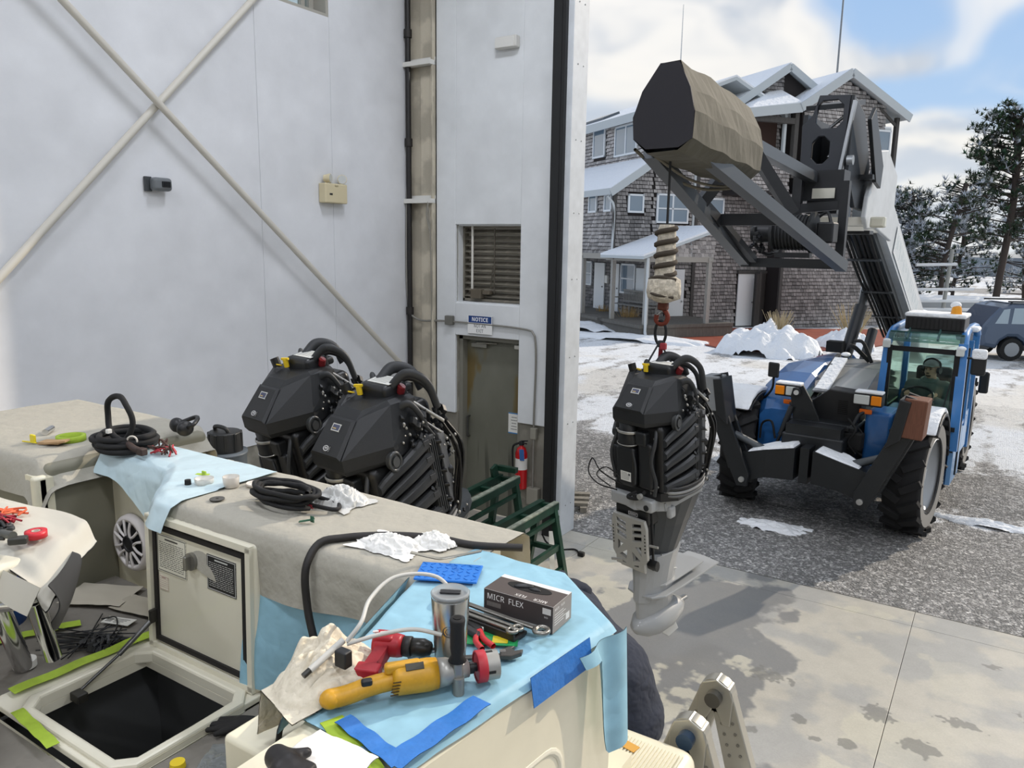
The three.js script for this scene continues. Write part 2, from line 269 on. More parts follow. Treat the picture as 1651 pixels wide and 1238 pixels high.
// steel door with frame
{
  const d = struct('door_1', null, null, 'worn grey steel exit door');
  const stain = dataTex(512, (u, v, i, j) => { const a = fbm(u * 4, v * 6, 5, 13), s = sm(0.50, 0.62, fbm(u * 3 + 5, v * 3 + 2, 4, 33)) * sm(0.45, 0.62, v) * sm(1.0, 0.85, v); let c = mix3([0.47, 0.47, 0.42], [0.40, 0.40, 0.35], a); c = mix3(c, [0.44, 0.37, 0.21], s * 0.9); const run = sm(0.62, 0.75, vn(u * 22, v * 1.5, 3)) * sm(0.45, 0.3, v); c = mix3(c, [0.25, 0.25, 0.22], run * 0.6); return c; });
  const dm = new THREE.MeshStandardMaterial({ map: stain, roughness: 0.5, metalness: 0.1 });
  uvpart('door_leaf', bx(0.83, 2.13, 0.045, -5.005, 1.085, -7.49), dm, d);
  part('door_frame', [bx(0.05, 2.2, 0.16, -5.425, 1.1, -7.45), bx(0.05, 2.2, 0.16, -4.585, 1.1, -7.45), bx(0.89, 0.05, 0.16, -5.005, 2.175, -7.45)], M(0x7d7b70, { r: 0.6 }), d);
  part('door_closer', [rb(0.22, 0.055, 0.05, 0.01, -5.2, 2.08, -7.44), bx(0.25, 0.012, 0.02, -5.08, 2.115, -7.41, 0, 0.3, 0)], M(0x8c8a80, { r: 0.4, m: 0.6 }), d);
  part('latch', [rb(0.09, 0.05, 0.05, 0.01, -4.66, 2.1, -7.44)], M(0xc9c7bd, { r: 0.5 }), d);
  part('pull_handle', [rod([-5.36, 0.95, -7.42], [-5.36, 1.2, -7.42], 0.012), rod([-5.36, 0.95, -7.42], [-5.36, 0.95, -7.47], 0.01), rod([-5.36, 1.2, -7.42], [-5.36, 1.2, -7.47], 0.01)], M(0x3a3a36, { r: 0.5 }), d);
  const nm = canvasMat(128, 192, (x, w, h) => { x.fillStyle = '#e9e8e0'; x.fillRect(0, 0, w, h); x.fillStyle = '#3a7fb8'; x.fillRect(0, 0, w, 10); x.fillRect(0, h - 10, w, 10); x.fillStyle = '#333'; for (const [yy, ww] of [[45, 56], [72, 66], [100, 50], [128, 60], [154, 70]]) for (let k = 0; k < ww; k += 9) x.fillRect((w - ww) / 2 + k, yy - 7, 6, 7); });
  const n = thing('paper_notice', 'small white paper note taped with blue tape on steel door', 'notice', [-4.72, 1.19, -7.465]); uvpart('sheet', card(0.155, 0.25, 0.002), nm, n);
}
// louvered vent
{
  const l = thing('louver_vent', 'dusty metal louvered vent recessed above the steel door', 'vent', [-5.015, 2.6, -7.47]);
  const lm = M(0x8f897b, { r: 0.6, m: 0.2, map: rep(T.wear, 0.5) });
  part('backing', bx(0.87, 0.88, 0.02, 0, 0.44, -0.05), M(0xb9b4a8, { r: 0.9 }), l);
  part('vent_frame', [bx(0.03, 0.88, 0.08, -0.42, 0.44, 0), bx(0.03, 0.88, 0.08, 0.42, 0.44, 0), bx(0.87, 0.03, 0.08, 0, 0.015, 0), bx(0.87, 0.03, 0.08, 0, 0.865, 0)], lm, l);
  for (let k = 0; k < 11; k++) part('slat', bx(0.81, 0.006, 0.085, 0, 0.075 + k * 0.073, 0.0, 0.5, 0, 0), lm, l);
  part('linkage_rod', [rod([0.03, 0.1, 0.06], [0.03, 0.84, 0.06], 0.008), rod([-0.02, 0.16, 0.06], [0.01, 0.42, 0.06], 0.006)], M(0x5d574c, { r: 0.6, m: 0.4 }), l);
  part('pole', cy(0.014, 0.014, 0.82, 10, -0.27, 0.46, 0.075), M(0xd9d6cc, { r: 0.6 }), l);
  part('actuator', [rb(0.15, 0.11, 0.08, 0.01, -0.2, 0.09, 0.07), rb(0.1, 0.05, 0.07, 0.01, -0.06, 0.11, 0.07)], M(0x5f5749, { r: 0.8 }), l);
}
// signs and fittings
{
  const s = thing('notice_sign', 'blue and white NOTICE NOT AN EXIT sign', 'sign', [-5.085, 2.345, -7.272]);
  uvpart('sign_plate', card(0.34, 0.215, 0.006), canvasMat(512, 324, (x, w, h) => { x.fillStyle = '#e9e9e6'; x.fillRect(0, 0, w, h); x.fillStyle = '#123a78'; x.fillRect(14, 14, w - 28, 120); x.fillStyle = '#f4f4f4'; x.textAlign = 'center'; x.font = 'bold 96px sans-serif'; x.fillText('NOTICE', w / 2, 108, w - 60); x.fillStyle = '#20242a'; x.font = '80px sans-serif'; x.fillText('NOT AN', w / 2, 215, 260); x.fillText('EXIT', w / 2, 300, 170); }), s);
  const b = thing('emergency_light_box', 'small white box fitting high on the end wall', 'wall box', [-4.75, 5.37, -7.26]);
  part('housing', rb(0.27, 0.12, 0.08, 0.012, 0, 0, 0), M(0xcfcec8, { r: 0.5 }), b); part('cover_lip', rb(0.24, 0.1, 0.014, 0.005, -0.012, -0.005, 0.043), M(0xd8d7d1, { r: 0.5 }), b);
  const c = thing('security_sensor', 'small grey sensor with glass front on the white side wall', 'sensor', [-6.145, 3.71, -3.98], Math.PI / 2);
  part('bracket', rb(0.06, 0.12, 0.03, 0.006, -0.06, 0, 0.015), M(0x3d4144, { r: 0.5 }), c); part('housing', rb(0.17, 0.11, 0.09, 0.03, 0.03, 0, 0.06), M(0x6e7376, { r: 0.35 }), c); part('lens', rb(0.08, 0.05, 0.02, 0.008, 0.05, 0, 0.105), M(0x1a1d20, { r: 0.1 }), c);
  const e = thing('emergency_light', 'cream emergency light with two lamp heads on side wall', 'light fitting', [-6.145, 3.78, -6.0], Math.PI / 2);
  const em = M(0xd3c7a4, { r: 0.5 });
  part('housing', rb(0.32, 0.2, 0.1, 0.012, 0, -0.02, 0.05), em, e); part('indicator', [rb(0.04, 0.018, 0.01, 0.003, -0.08, -0.03, 0.1)], blackPlastic, e); part('switch', rb(0.05, 0.02, 0.01, 0.004, 0.0, 0.06, 0.1), M(0xb3a886, { r: 0.5 }), e);
  for (const [x, ry] of [[-0.09, 0.5], [0.12, -0.7]]) { const h = part('lamp_head', [at(new THREE.CylinderGeometry(0.05, 0.034, 0.07, 18), x, 0.13, 0.06, Math.PI / 2, 0, 0).translate(-x, 0, -0.06).rotateY(ry).translate(x, 0, 0.06), rod([x, 0.07, 0.05], [x, 0.11, 0.05], 0.014)], em, e); part('lens', at(new THREE.CylinderGeometry(0.044, 0.044, 0.006, 18), 0, 0.13, 0.037, Math.PI / 2).rotateY(ry).translate(x, 0, 0.06), M(0xd8dbd8, { r: 0.15, m: 0.4 }), h); }
  const f = thing('fire_extinguisher', 'red fire extinguisher hanging beside the steel door', 'extinguisher', [-4.47, 0.5, -7.24]);
  part('cylinder', lathe([[0, 0], [0.062, 0], [0.07, 0.015], [0.07, 0.42], [0.05, 0.48], [0.022, 0.5], [0.022, 0.52], [0, 0.52]], 22), M(0xb3131a, { r: 0.28 }), f);
  part('label_band', [cy(0.0708, 0.0708, 0.13, 24, 0, 0.3, 0)], M(0xd8d5d0, { r: 0.5 }), f); part('label_band', [bx(0.05, 0.05, 0.002, 0.0, 0.13, 0.0705, 0, 0, 0.78)], M(0xd8d5d0, { r: 0.5 }), f);
  part('valve', [rb(0.05, 0.05, 0.05, 0.01, 0, 0.535, 0), rod([0, 0.56, 0], [0.1, 0.585, 0.04], 0.008), rod([0, 0.54, 0], [0.09, 0.55, 0.04], 0.008)], M(0x25262a, { r: 0.4, m: 0.3 }), f);
  part('hose', tube([[-0.02, 0.54, 0.02], [-0.09, 0.5, 0.03], [-0.1, 0.35, 0.03], [-0.09, 0.18, 0.03]], 0.012, 20, 8), blackRubber, f);
  part('inspection_tag', bx(0.06, 0.13, 0.003, 0.05, 0.42, 0.073, 0, 0, 0.08), M(0x2f5f9c, { r: 0.7 }), f);
}
// cross bracing rods on the side wall
{
  const m = M(0xcdc9be, { r: 0.5 });
  solo('brace_rod', 'cream steel brace rod falling to the right across white wall', 'brace', [rod([-6.02, 7.35, -0.45], [-6.02, 1.62, -7.22], 0.03, 14), bx(0.1, 0.14, 0.14, -6.09, 1.65, -7.18)], m, 'crossed wall braces');
  solo('brace_rod', 'cream steel brace rod rising to the right across white wall', 'brace', [rod([-6.08, 0.9, -0.72], [-6.08, 7.72, -7.24], 0.03, 14)], m, 'crossed wall braces');
}
// fill lamps under the ceiling, out of view, added to brighten the hall
{
  let k = 0;
  for (const x of [-3.2, 1.6, 6.6]) for (const z of [-4.6, 0.6, 6.2]) {
    const l = thing('added_fill_light', ['left', 'middle', 'right'][(x > 0) + (x > 4)] + ' added fill lamp under the ceiling ' + ['near the big door', 'over mid hall', 'at the hall back'][(z > 0) + (z > 4)], 'lamp', [x, 7.7, z], 0, 'added fill lamps');
    part('housing', rb(1.5, 0.1, 0.7, 0.02, 0, 0.06, 0), M(0xd0d0d0, { r: 0.5 }), l); part('suspension', [rod([-0.6, 0.1, 0], [-0.6, 0.79, 0], 0.008), rod([0.6, 0.1, 0], [0.6, 0.79, 0], 0.008)], steel, l);
    part('fill_lamp_diffuser', bx(1.4, 0.012, 0.6, 0, 0.004, 0), new THREE.MeshStandardMaterial({ color: 0xffffff, emissive: 0xf8f9ff, emissiveIntensity: 2 }), l);
    const a = new THREE.RectAreaLight(0xf0f4ff, FILL_LAMP, 1.4, 0.6); a.position.set(x, 7.69, z); a.lookAt(x, 0, z); scene.add(a);
  }
}

// ================= the yard =================
const snowMat = M(0xf0f3f6, { r: 0.75, bumpMap: rep(T.bump, 0.35), bumpScale: 0.02 });
function stone(x, z, cell, s) {   // worley cells: [shade of the nearest stone, nearness to its edge]
  const cx = Math.floor(x / cell), cz = Math.floor(z / cell); let b = 9, b2 = 9, id = 0;
  for (let i = -1; i < 2; i++) for (let j = -1; j < 2; j++) { const px = cx + i + hash(cx + i, cz + j, s), pz = cz + j + hash(cx + i, cz + j, s + 1), d = (px - x / cell) ** 2 + (pz - z / cell) ** 2; if (d < b) { b2 = b; b = d; id = hash(cx + i, cz + j, s + 2); } else if (d < b2) b2 = d; }
  return [id, Math.sqrt(b2) - Math.sqrt(b)];
}
function snowiness(x, z) {
  const n = fbm(x * 0.55 + 4, z * 0.35, 5, 101), edge = fbm(x * 1.7, z * 1.7, 4, 117) - 0.5;
  // bare gravel apron in front of the hall, tracked snow further out
  let s = sm(-11.0, -13.8, z + edge * 2.2 + (x + 4) * 0.22);
  const tr = vn((x + z * 0.10 + 0.5 * Math.sin(z * 0.21)) * 3.4, z * 0.22, 131), tr2 = vn((x - z * 0.5) * 2.2, (z + x * .5) * 0.3, 137);
  s = Math.max(s, sm(-0.8, 1.6, x + edge * 1.2) * sm(-9.3, -10.8, z + edge) * 0.75);
  s *= 0.55 + 0.55 * sm(0.25, 0.7, tr * 0.55 + tr2 * 0.2 + n * 0.45);
  s = Math.max(s, 0.75 * sm(0.60, 0.70, fbm(x * 1.1 + 30, z * 1.1, 5, 151)) * sm(-9.4, -10.6, z));
  s *= 0.8 + 0.4 * sm(0.3, 0.6, fbm(x * 5, z * 4, 3, 161));
  return Math.min(1, s);
}
function groundColor(x, z, fine, i, j) {
  const s = snowiness(x, z), n = fbm(x * 0.9, z * 0.9, 4, 171);
  let k, e = 1;
  if (fine) { const [a, w] = stone(x, z, 0.035, 3), [c] = stone(x, z, 0.014, 9); k = 0.55 * a + 0.45 * c; e = sm(0, 0.25, w); } else k = hash(i, j, 5) * 0.7 + 0.3 * hash(i >> 1, j >> 1, 6);
  const g = mix3([0.36, 0.36, 0.355], [0.95, 0.94, 0.925], k * k * 0.85 + 0.2 * n), gr = [g[0] * (0.72 + 0.28 * e), g[1] * (0.72 + 0.28 * e), g[2] * (0.72 + 0.28 * e)];
  const t = sm(0.18, 0.95, s + (k - 0.5) * 0.7);
  const warm = sm(0.5, 0.7, fbm(x * 0.5 + 9, z * 0.5, 4, 181));
  return mix3(gr, mix3(mix3([0.74, 0.735, 0.73], [0.90, 0.915, 0.93], sm(0.4, 0.9, s)), [0.82, 0.79, 0.73], warm * 0.5), t * 0.95);
}
{
  const NX = -9, NZ = -7.56, NW = 14, NH = 12;
  const near = dataTex(1536, (u, v, i, j) => groundColor(NX + u * NW, NZ - v * NH, true, i, j), true, 1792);
  near.wrapS = near.wrapT = THREE.ClampToEdgeWrapping;
  const nb = rep(dataTex(512, (u, v) => { const [a, w] = stone(u * 1.6, v * 1.6, 0.032, 3); return g1(0.3 * a + 0.7 * sm(0, 0.5, w)); }, false), 1.6);
  nb.repeat.set(NW / 1.6, NH / 1.6);
  const FX = -24, FZ = -7.56, FW = 36, FH = 36;
  const far = dataTex(1536, (u, v, i, j) => groundColor(FX + u * FW, FZ - v * FH, false, i, j)); far.wrapS = far.wrapT = THREE.MirroredRepeatWrapping;
  const g = new THREE.Group(); g.name = 'ground'; g.userData = { kind: 'structure', label: 'gravel yard with tracked snow' }; scene.add(g);
  const put = (name, geo, mat, x0, z0, w, h) => { const p = geo.attributes.position, uv = geo.attributes.uv; for (let k = 0; k < p.count; k++) uv.setXY(k, (p.getX(k) - x0) / w, (z0 - p.getZ(k)) / h); uvpart(name, geo, mat, g); };
  const nearMat = new THREE.MeshStandardMaterial({ map: near, roughness: 0.9, bumpMap: nb, bumpScale: 0.012 });
  // gently uneven near yard
  const ng = new THREE.PlaneGeometry(NW, NH, 140, 120).rotateX(-Math.PI / 2).translate(NX + NW / 2, 0, NZ - NH / 2), np = ng.attributes.position;
  for (let k = 0; k < np.count; k++) { const x = np.getX(k), z = np.getZ(k), e = Math.min(1, (NZ - z) / 0.5, (z - NZ + NH) / 0.5, (x - NX) / 0.5, (NX + NW - x) / 0.5); np.setY(k, -0.03 + Math.max(0, e) * (0.03 * fbm(x * 1.5, z * 0.8, 3, 7) + 0.02 * (fbm(x * 6, z * 4, 2, 8) - .5))); }
  ng.computeVertexNormals();
  put('near_yard', ng, nearMat, NX, NZ, NW, NH);
  const farMat = new THREE.MeshStandardMaterial({ map: far, roughness: 0.85, bumpMap: rep(T.bump, 0.01), bumpScale: 0.015 }); farMat.bumpMap.repeat.set(60, 60);
  for (const [x0, x1, z0, z1] of [[-70, -9, -7.56, -140], [-9, 5, -19.56, -140], [5, 60, -7.56, -140]]) put('far_yard', bx(x1 - x0, 0.1, z0 - z1, (x0 + x1) / 2, -0.08, (z0 + z1) / 2), farMat, FX, FZ, FW, FH);
}
function mound(name, label, x, z, rx, rz, h, seed, cat = 'snow', mat = snowMat) {
  const g = new THREE.PlaneGeometry(2, 2, 40, 40).rotateX(-Math.PI / 2), p = g.attributes.position;
  for (let k = 0; k < p.count; k++) { const a = p.getX(k), b = p.getZ(k), q = Math.hypot(a, b), w = Math.max(0, 1 - q * (0.95 + 0.7 * (fbm(a * 3 + seed, b * 3, 4, seed) - 0.5) * (h < 0.15 ? 1.6 : 0.7))); p.setXYZ(k, x + a * rx, (w > 0 ? 0.022 * sm(0, 0.1, w) : 0) * (h > 0.15) - 0.045 * (1 - sm(0, 0.12, w)) - 0.02 * (h < 0.15) + h * Math.pow(w, 0.6) * (0.6 + 0.8 * fbm(a * 5, b * 5, 4, seed + 3)), z + b * rz); }
  g.computeVertexNormals(); return solo(name, label, cat, g, mat, 'snow in the yard');
}
mound('snow_patch', 'small patch of snow on gravel in front of telehandler', -2.04, -9.06, 0.42, 0.2, 0.075, 5);
mound('snow_patch', 'thin snow strip on gravel right of the front wheel', 0.1, -10.65, 0.65, 0.14, 0.08, 9);
mound('snow_patch', 'snow heap against shrub at the brick paving corner', -6.3, -25.2, 1.6, 1.3, 0.95, 47);
mound('snow_patch', 'smaller snow heap beside shrub near the blue cab', -4.5, -28.3, 1.0, 0.8, 0.6, 17);
mound('snow_patch', 'long snow bank along the porch front', -13.3, -28.2, 3.6, 1.4, 0.28, 21);
mound('snow_patch', 'low snow bank between porch and brick paving', -11.0, -25.7, 2.6, 0.8, 0.17, 25);

// dry shrubs
function shrub(label, x, y, z, h, n, col, seed) {
  const r = rng(seed), g = []; for (let i = 0; i < n; i++) { const a = r() * 6.28, s = r() * 0.35 * h, e = h * (0.6 + 0.4 * r()), b = a + (r() - .5); g.push(rod([x + Math.cos(a) * s * 0.3, y, z + Math.sin(a) * s * 0.3], [x + Math.cos(b) * (s + 0.3 * h * r()), y + e, z + Math.sin(b) * (s + 0.3 * h * r())], 0.012, 4, 0.004)); }
  return solo('dry_shrub', label, 'shrub', g, M(col, { r: 0.9 }), 'dry plants by the building');
}
shrub('pale dried shrub topping the larger snow heap', -6.1, 0.4, -25.6, 0.95, 110, 0xb0a283, 3); shrub('pale dried shrub beside the smaller snow heap', -4.4, 0.2, -28.9, 1.3, 110, 0xb3a27c, 4);
shrub('tan grass clump below the leftmost porch post', -14.7, 0, -30.4, 0.8, 90, 0xb89a62, 5); shrub('tan grass clump in snow before the bench', -12.75, 0, -28.6, 0.95, 100, 0xb89a62, 6);

// red brick paving
{
  const bt = dataTex(512, (u, v, i, j) => { const row = Math.floor(v * 24), uu = u * 12 + (row % 2) * 0.5, f = Math.min(uu % 1, 1 - uu % 1) * 2, e = Math.min((v * 24) % 1, 1 - (v * 24) % 1) * 2, k = hash(Math.floor(uu) % 12, row, 3), n = fbm(u * 6, v * 6, 4, 9, 6); const c = mix3([0.55, 0.24, 0.17], [0.68, 0.36, 0.26], 0.6 * k + 0.4 * n); return f < 0.06 || e < 0.1 ? [0.42, 0.3, 0.26] : c; });
  const P = [[-12.6, -29.2], [-9.7, -26.6], [-7.4, -24.8], [-5.6, -25.9], [-3.9, -28.2], [-3.0, -31.5], [-3.4, -36.2], [-11.0, -30.8]];
  const g = ext(P.map(([x, z]) => [x, -z]), 0.04, 0).rotateX(-Math.PI / 2).translate(0, 0.0, 0);
  const pv = struct('paving', g, M(0xffffff, { r: 0.55, map: rep(bt, 2.4) }), 'red brick paving in front of the shingled building');
}

// ---------- shingled building ----------
{
  const B = thing('shingled_building', 'grey shingled building with snowy gable roofs and porch', 'building', [-11.02, 0, -30.93], R(54.5));
  const shingleMat = new THREE.MeshStandardMaterial({ color: 0xffffff, vertexColors: true, roughness: 0.9 });
  const coreMat = M(0x2e2a2a, { r: 0.95 }), trimMat = M(0xbcc4c8, { r: 0.6 }), darkTrim = M(0x5b5957, { r: 0.85, map: rep(T.grain, 0.5) }), roofSnow = M(0xeef2f7, { r: 0.8, bumpMap: rep(T.bump, 0.8), bumpScale: 0.03 });
  const paneMat = M(0x6f8496, { r: 0.06, m: 0.0, phys: 1, clearcoat: 1 });
  const inside = (pts, s, h) => { let c = false; for (let i = 0, j = pts.length - 1; i < pts.length; j = i++) { const [xi, yi] = pts[i], [xj, yj] = pts[j]; if ((yi > h) !== (yj > h) && s < (xj - xi) * (h - yi) / (yj - yi) + xi) c = !c; } return c; };
  let seed = 1;
  // wall given by an outline (s, h) in a vertical plane; o = origin, d = direction of s, n = outward normal
  function shWall(pts, o, d, n, holes, tone = 1) {
    const r = rng(seed++ * 97), pos = [], nor = [], col = [], O = v3(o), D = v3(d), Nn = v3(n), xs = pts.map((p) => p[0]), hs = pts.map((p) => p[1]);
    const x0 = Math.min(...xs), x1 = Math.max(...xs), h0 = Math.min(...hs), h1 = Math.max(...hs);
    const W = (s, h, k) => O.clone().addScaledVector(D, s).addScaledVector(Nn, k).setY(O.y + h);
    const quad = (a, b, c, e, N, cc) => { for (const q of [a, b, c, a, c, e]) { pos.push(q.x, q.y, q.z); nor.push(N.x, N.y, N.z); col.push(...cc); } };
    for (let h = h0; h < h1; h += 0.15) {
      for (let s = x0 - r() * 0.1; s < x1;) {
        const w = 0.09 + r() * 0.14, mid = s + w / 2, hm = h + 0.06; const a = Math.max(s, x0), b = Math.min(s + w, x1); s += w + 0.014;
        if (!inside(pts, mid, hm) || b - a < 0.02 || holes.some(([p, q, t, u]) => mid > p && mid < q && hm > t && hm < u)) continue;
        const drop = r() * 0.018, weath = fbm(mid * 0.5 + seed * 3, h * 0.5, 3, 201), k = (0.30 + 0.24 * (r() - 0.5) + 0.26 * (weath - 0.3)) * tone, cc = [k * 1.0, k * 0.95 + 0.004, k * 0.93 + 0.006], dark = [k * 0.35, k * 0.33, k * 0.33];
        const top = Math.min(h + 0.118, h1), lo = h - drop, bo = 0.035 + r() * 0.014;
        quad(W(a, lo, bo), W(b, lo, bo), W(b, top, 0.004), W(a, top, 0.004), Nn, cc); quad(W(a, lo, 0), W(b, lo, 0), W(b, lo, bo), W(a, lo, bo), V(0, -1, 0), cc);
        quad(W(b, lo, bo), W(b, lo, 0), W(b, top, 0), W(b, top, 0.004), D, cc);
      }
    }
    const g = new THREE.BufferGeometry(); g.setAttribute('position', new THREE.Float32BufferAttribute(pos, 3)); g.setAttribute('normal', new THREE.Float32BufferAttribute(nor, 3)); g.setAttribute('color', new THREE.Float32BufferAttribute(col, 3));
    const m = part('shingle_courses', g, shingleMat, B); m.userData.kind = 'stuff'; return m;
  }
  const ZF = [0, 0, 1], XL = [-1, 0, 0], DX = [1, 0, 0], DZ = [0, 0, 1];
  // solid cores
  part('wall', ext([[-3.74, 2.85], [-2, 2.85], [-2, 6.5], [-3.74, 5.42]], 8, 0, [], 0, 0, -4.03), coreMat, B); part('wall', [bx(2.0, 5.75, 8, -1.0, 5.7, -4.03), bx(2.0, 2.85, 8, -1.0, 1.42, -4.03)], coreMat, B);
  part('wall', [ext([[0, 0], [6.5, 0], [6.5, 9.2], [4.05, 10.55], [0.9, 8.65], [0, 8.65]], 8, 0, [], 0, 0, -4.03)], coreMat, B);
  part('wall', [bx(5.75, 5.55, 3, 6.65, 2.77, -0.53), ext([[4.6, 5.5], [8.6, 5.5], [8.6, 9.3], [6.3, 10.25], [4.2, 9.0]], 3, 0, [], 0, 0, -0.53)], coreMat, B);
  part('wall', [bx(1.0, 9, 6, 9.9, 4.5, -4.2)], coreMat, B);
  // shingles
  shWall([[-3.75, 2.85], [-2, 2.85], [-2, 6.5], [-3.75, 5.5]], [0, 0, 0], DX, ZF, [[-3.2, -2.4, 4.55, 5.35]], 0.8);
  shWall([[-2, 2.85], [0, 2.85], [0, 8.55], [-2, 8.55]], [0, 0, 0], DX, ZF, [[-1.88, -0.32, 4.2, 5.42]], 1.15);
  shWall([[0, 0], [4.0, 0], [4.0, 10.5], [3.9, 10.5], [0.9, 8.65], [0, 8.65]], [0, 0, 0], DX, ZF, [[2.3, 4.0, -1, 2.25], [0.5, 1.4, 4.6, 5.3]], 0.9);
  shWall([[3.75, 0], [9.5, 0], [9.5, 5.5], [3.75, 5.5]], [0, 0, 1], DX, ZF, [], 0.85);
  shWall([[4.3, 5.5], [8.7, 5.5], [8.7, 9.25], [6.3, 10.2], [4.3, 8.95]], [0, 0, 1], DX, ZF, [], 1.0);
  shWall([[-4.2, 6.6], [6, 6.6], [6, 9], [-4.2, 9]].map(([a, b]) => [a, b]), [4.05, 0, -0.35], DX, ZF, [], 1.0).visible = true;
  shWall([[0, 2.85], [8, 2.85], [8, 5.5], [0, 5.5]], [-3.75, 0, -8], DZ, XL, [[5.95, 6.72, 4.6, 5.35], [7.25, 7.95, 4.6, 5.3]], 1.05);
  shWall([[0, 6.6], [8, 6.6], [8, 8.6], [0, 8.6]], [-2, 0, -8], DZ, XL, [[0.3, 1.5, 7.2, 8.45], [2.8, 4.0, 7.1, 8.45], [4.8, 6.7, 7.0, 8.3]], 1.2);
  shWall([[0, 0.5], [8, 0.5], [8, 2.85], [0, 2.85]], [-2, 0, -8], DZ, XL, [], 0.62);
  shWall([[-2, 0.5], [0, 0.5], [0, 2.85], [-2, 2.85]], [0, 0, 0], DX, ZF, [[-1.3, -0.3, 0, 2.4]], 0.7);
  // roofs: boards with snow lying on them
  function roof(a, b, c, d, th = 0.14) { // corner points eave-near, ridge-near, ridge-far, eave-far
    const up = V(0, 1, 0), P = [a, b, c, d].map(v3); const bot = P.map((p) => p.clone().addScaledVector(up, -th)), top = P.map((p) => p.clone().addScaledVector(up, 0.07));
    const rf = part('roof', loft([bot, P]), trimMat, B); part('roof_snow', loft([P.map((p) => p.clone().addScaledVector(up, 0.003)), top]), roofSnow, rf); return rf;
  }
  roof([-4.05, 5.42, 0.25], [-2.0, 6.75, 0.25], [-2.0, 6.75, -8.2], [-4.05, 5.42, -8.2]);
  roof([-2.35, 8.5, 0.3], [1.4, 10.0, 0.3], [1.4, 10.0, -8.3], [-2.35, 8.5, -8.3]); roof([1.4, 10.0, 0.3], [4.6, 8.6, 0.3], [4.6, 8.6, -8.3], [1.4, 10.0, -8.3]);
  roof([0.55, 8.45, 0.3], [4.05, 10.72, 0.3], [4.05, 10.72, -6], [0.55, 8.45, -6]); roof([4.05, 10.72, 0.3], [7.2, 9.05, 0.3], [7.2, 9.05, -6], [4.05, 10.72, -6]);
  roof([3.85, 8.95, 1.35], [6.33, 10.5, 1.35], [6.33, 10.5, -1.5], [3.85, 8.95, -1.5]); roof([6.33, 10.5, 1.35], [9.75, 8.95, 1.35], [9.75, 8.95, -4.5], [6.33, 10.5, -4.5]);
  roof([1.45, 8.62, 1.2], [3.9, 9.02, 1.3], [3.9, 9.9, -0.4], [1.45, 8.75, -0.1], 0.2); roof([9.3, 8.7, -0.5], [10.7, 8.75, -0.5], [10.7, 8.75, -6], [9.3, 8.7, -6]);
  for (const [x0, z0, h] of [[-1.1, -6.2, 9.0], [0.0, -3.0, 9.44]]) part('skylight', beam([x0, h + 0.12, z0 - 0.9], [x0, h + 0.12, z0 + 0.9], 0.9, 0.12, V(-0.37, 0.93, 0)), M(0x59626a, { r: 0.2 }), B);
  part('fascia', [beam([3.85, 8.86, 1.36], [6.33, 10.41, 1.36], 0.06, 0.34), beam([6.33, 10.41, 1.36], [9.75, 8.86, 1.36], 0.06, 0.34), beam([1.45, 8.5, 1.22], [3.9, 8.86, 1.32], 0.06, 0.36)], trimMat, B);
  part('fascia', [beam([0.55, 8.34, 0.31], [4.05, 10.61, 0.31], 0.06, 0.3), beam([4.05, 10.61, 0.31], [6.4, 9.4, 0.31], 0.06, 0.3)], trimMat, B);
  part('fascia', [beam([-4.05, 5.3, 0.26], [-2.0, 6.63, 0.26], 0.05, 0.28), beam([-4.07, 5.35, 0.25], [-4.07, 5.35, -8.2], 0.05, 0.24), beam([-2.37, 8.4, 0.3], [-2.37, 8.4, -8.3], 0.05, 0.34)], trimMat, B);
  part('gutter_pipe', [tube([[-4.12, 5.2, 0.1], [-3.95, 5.05, 0.06], [-3.8, 4.9, 0.05], [-3.8, 2.9, 0.05]], 0.05, 24, 8), rod([10.0, 0, 0.1], [10.0, 8.5, 0.1], 0.05)], M(0xc9cfd2, { r: 0.5 }), B);
  // corner boards and posts
  part('corner_board', [bx(0.14, 8.5, 0.1, 0.03, 4.25, 0.04), bx(0.14, 5.6, 0.1, 3.72, 2.8, 1.02), bx(0.12, 2.8, 0.12, -3.74, 4.2, 0.03)], darkTrim, B);
  part('corner_board', [bx(0.09, 5.6, 0.08, -0.1, 5.6, 0.03)], trimMat, B);
  // upper balconies
  part('balcony', [bx(2.5, 0.2, 1.2, 2.5, 5.5, 0.5), bx(2.4, 1.05, 0.1, 2.55, 6.15, 1.0)], coreMat, B); shWall([[1.3, 5.4], [3.75, 5.4], [3.75, 6.7], [1.3, 6.7]], [0, 0, 1.06], DX, ZF, [], 1.1);
  part('balcony_rail', [bx(2.5, 0.1, 0.14, 2.55, 6.75, 1.02)], trimMat, B);
  part('balcony_post', [bx(0.2, 2.7, 0.2, 3.85, 7.5, 1.05)], darkTrim, B); part('balcony_post', [bx(0.16, 3.4, 0.16, 9.35, 7.2, 1.0), beam([8.3, 9.2, 1.02], [9.4, 8.5, 1.02], 0.06, 0.12)], darkTrim, B); part('balcony_post', [bx(0.12, 2.1, 0.12, 3.4, 7.8, 0.95)], trimMat, B);
  part('balcony_beam', [bx(2.4, 0.22, 0.2, 2.6, 8.35, 1.05)], darkTrim, B); part('balcony_back', bx(2.5, 2.9, 0.06, 2.5, 7.1, 0.06), M(0x4c3a33, { r: 0.9 }), B);
  part('balcony_door', bx(0.95, 1.9, 0.06, 2.1, 7.4, 0.12), M(0xdfe4e6, { r: 0.5 }), B);
  part('gable_vent', ext([...Array(13)].map((_, i) => [0.55 * Math.cos(i * Math.PI / 12), 0.45 * Math.sin(i * Math.PI / 12)]), 0.06, 0, [], 6.6, 9.1, 1.08), trimMat, B);
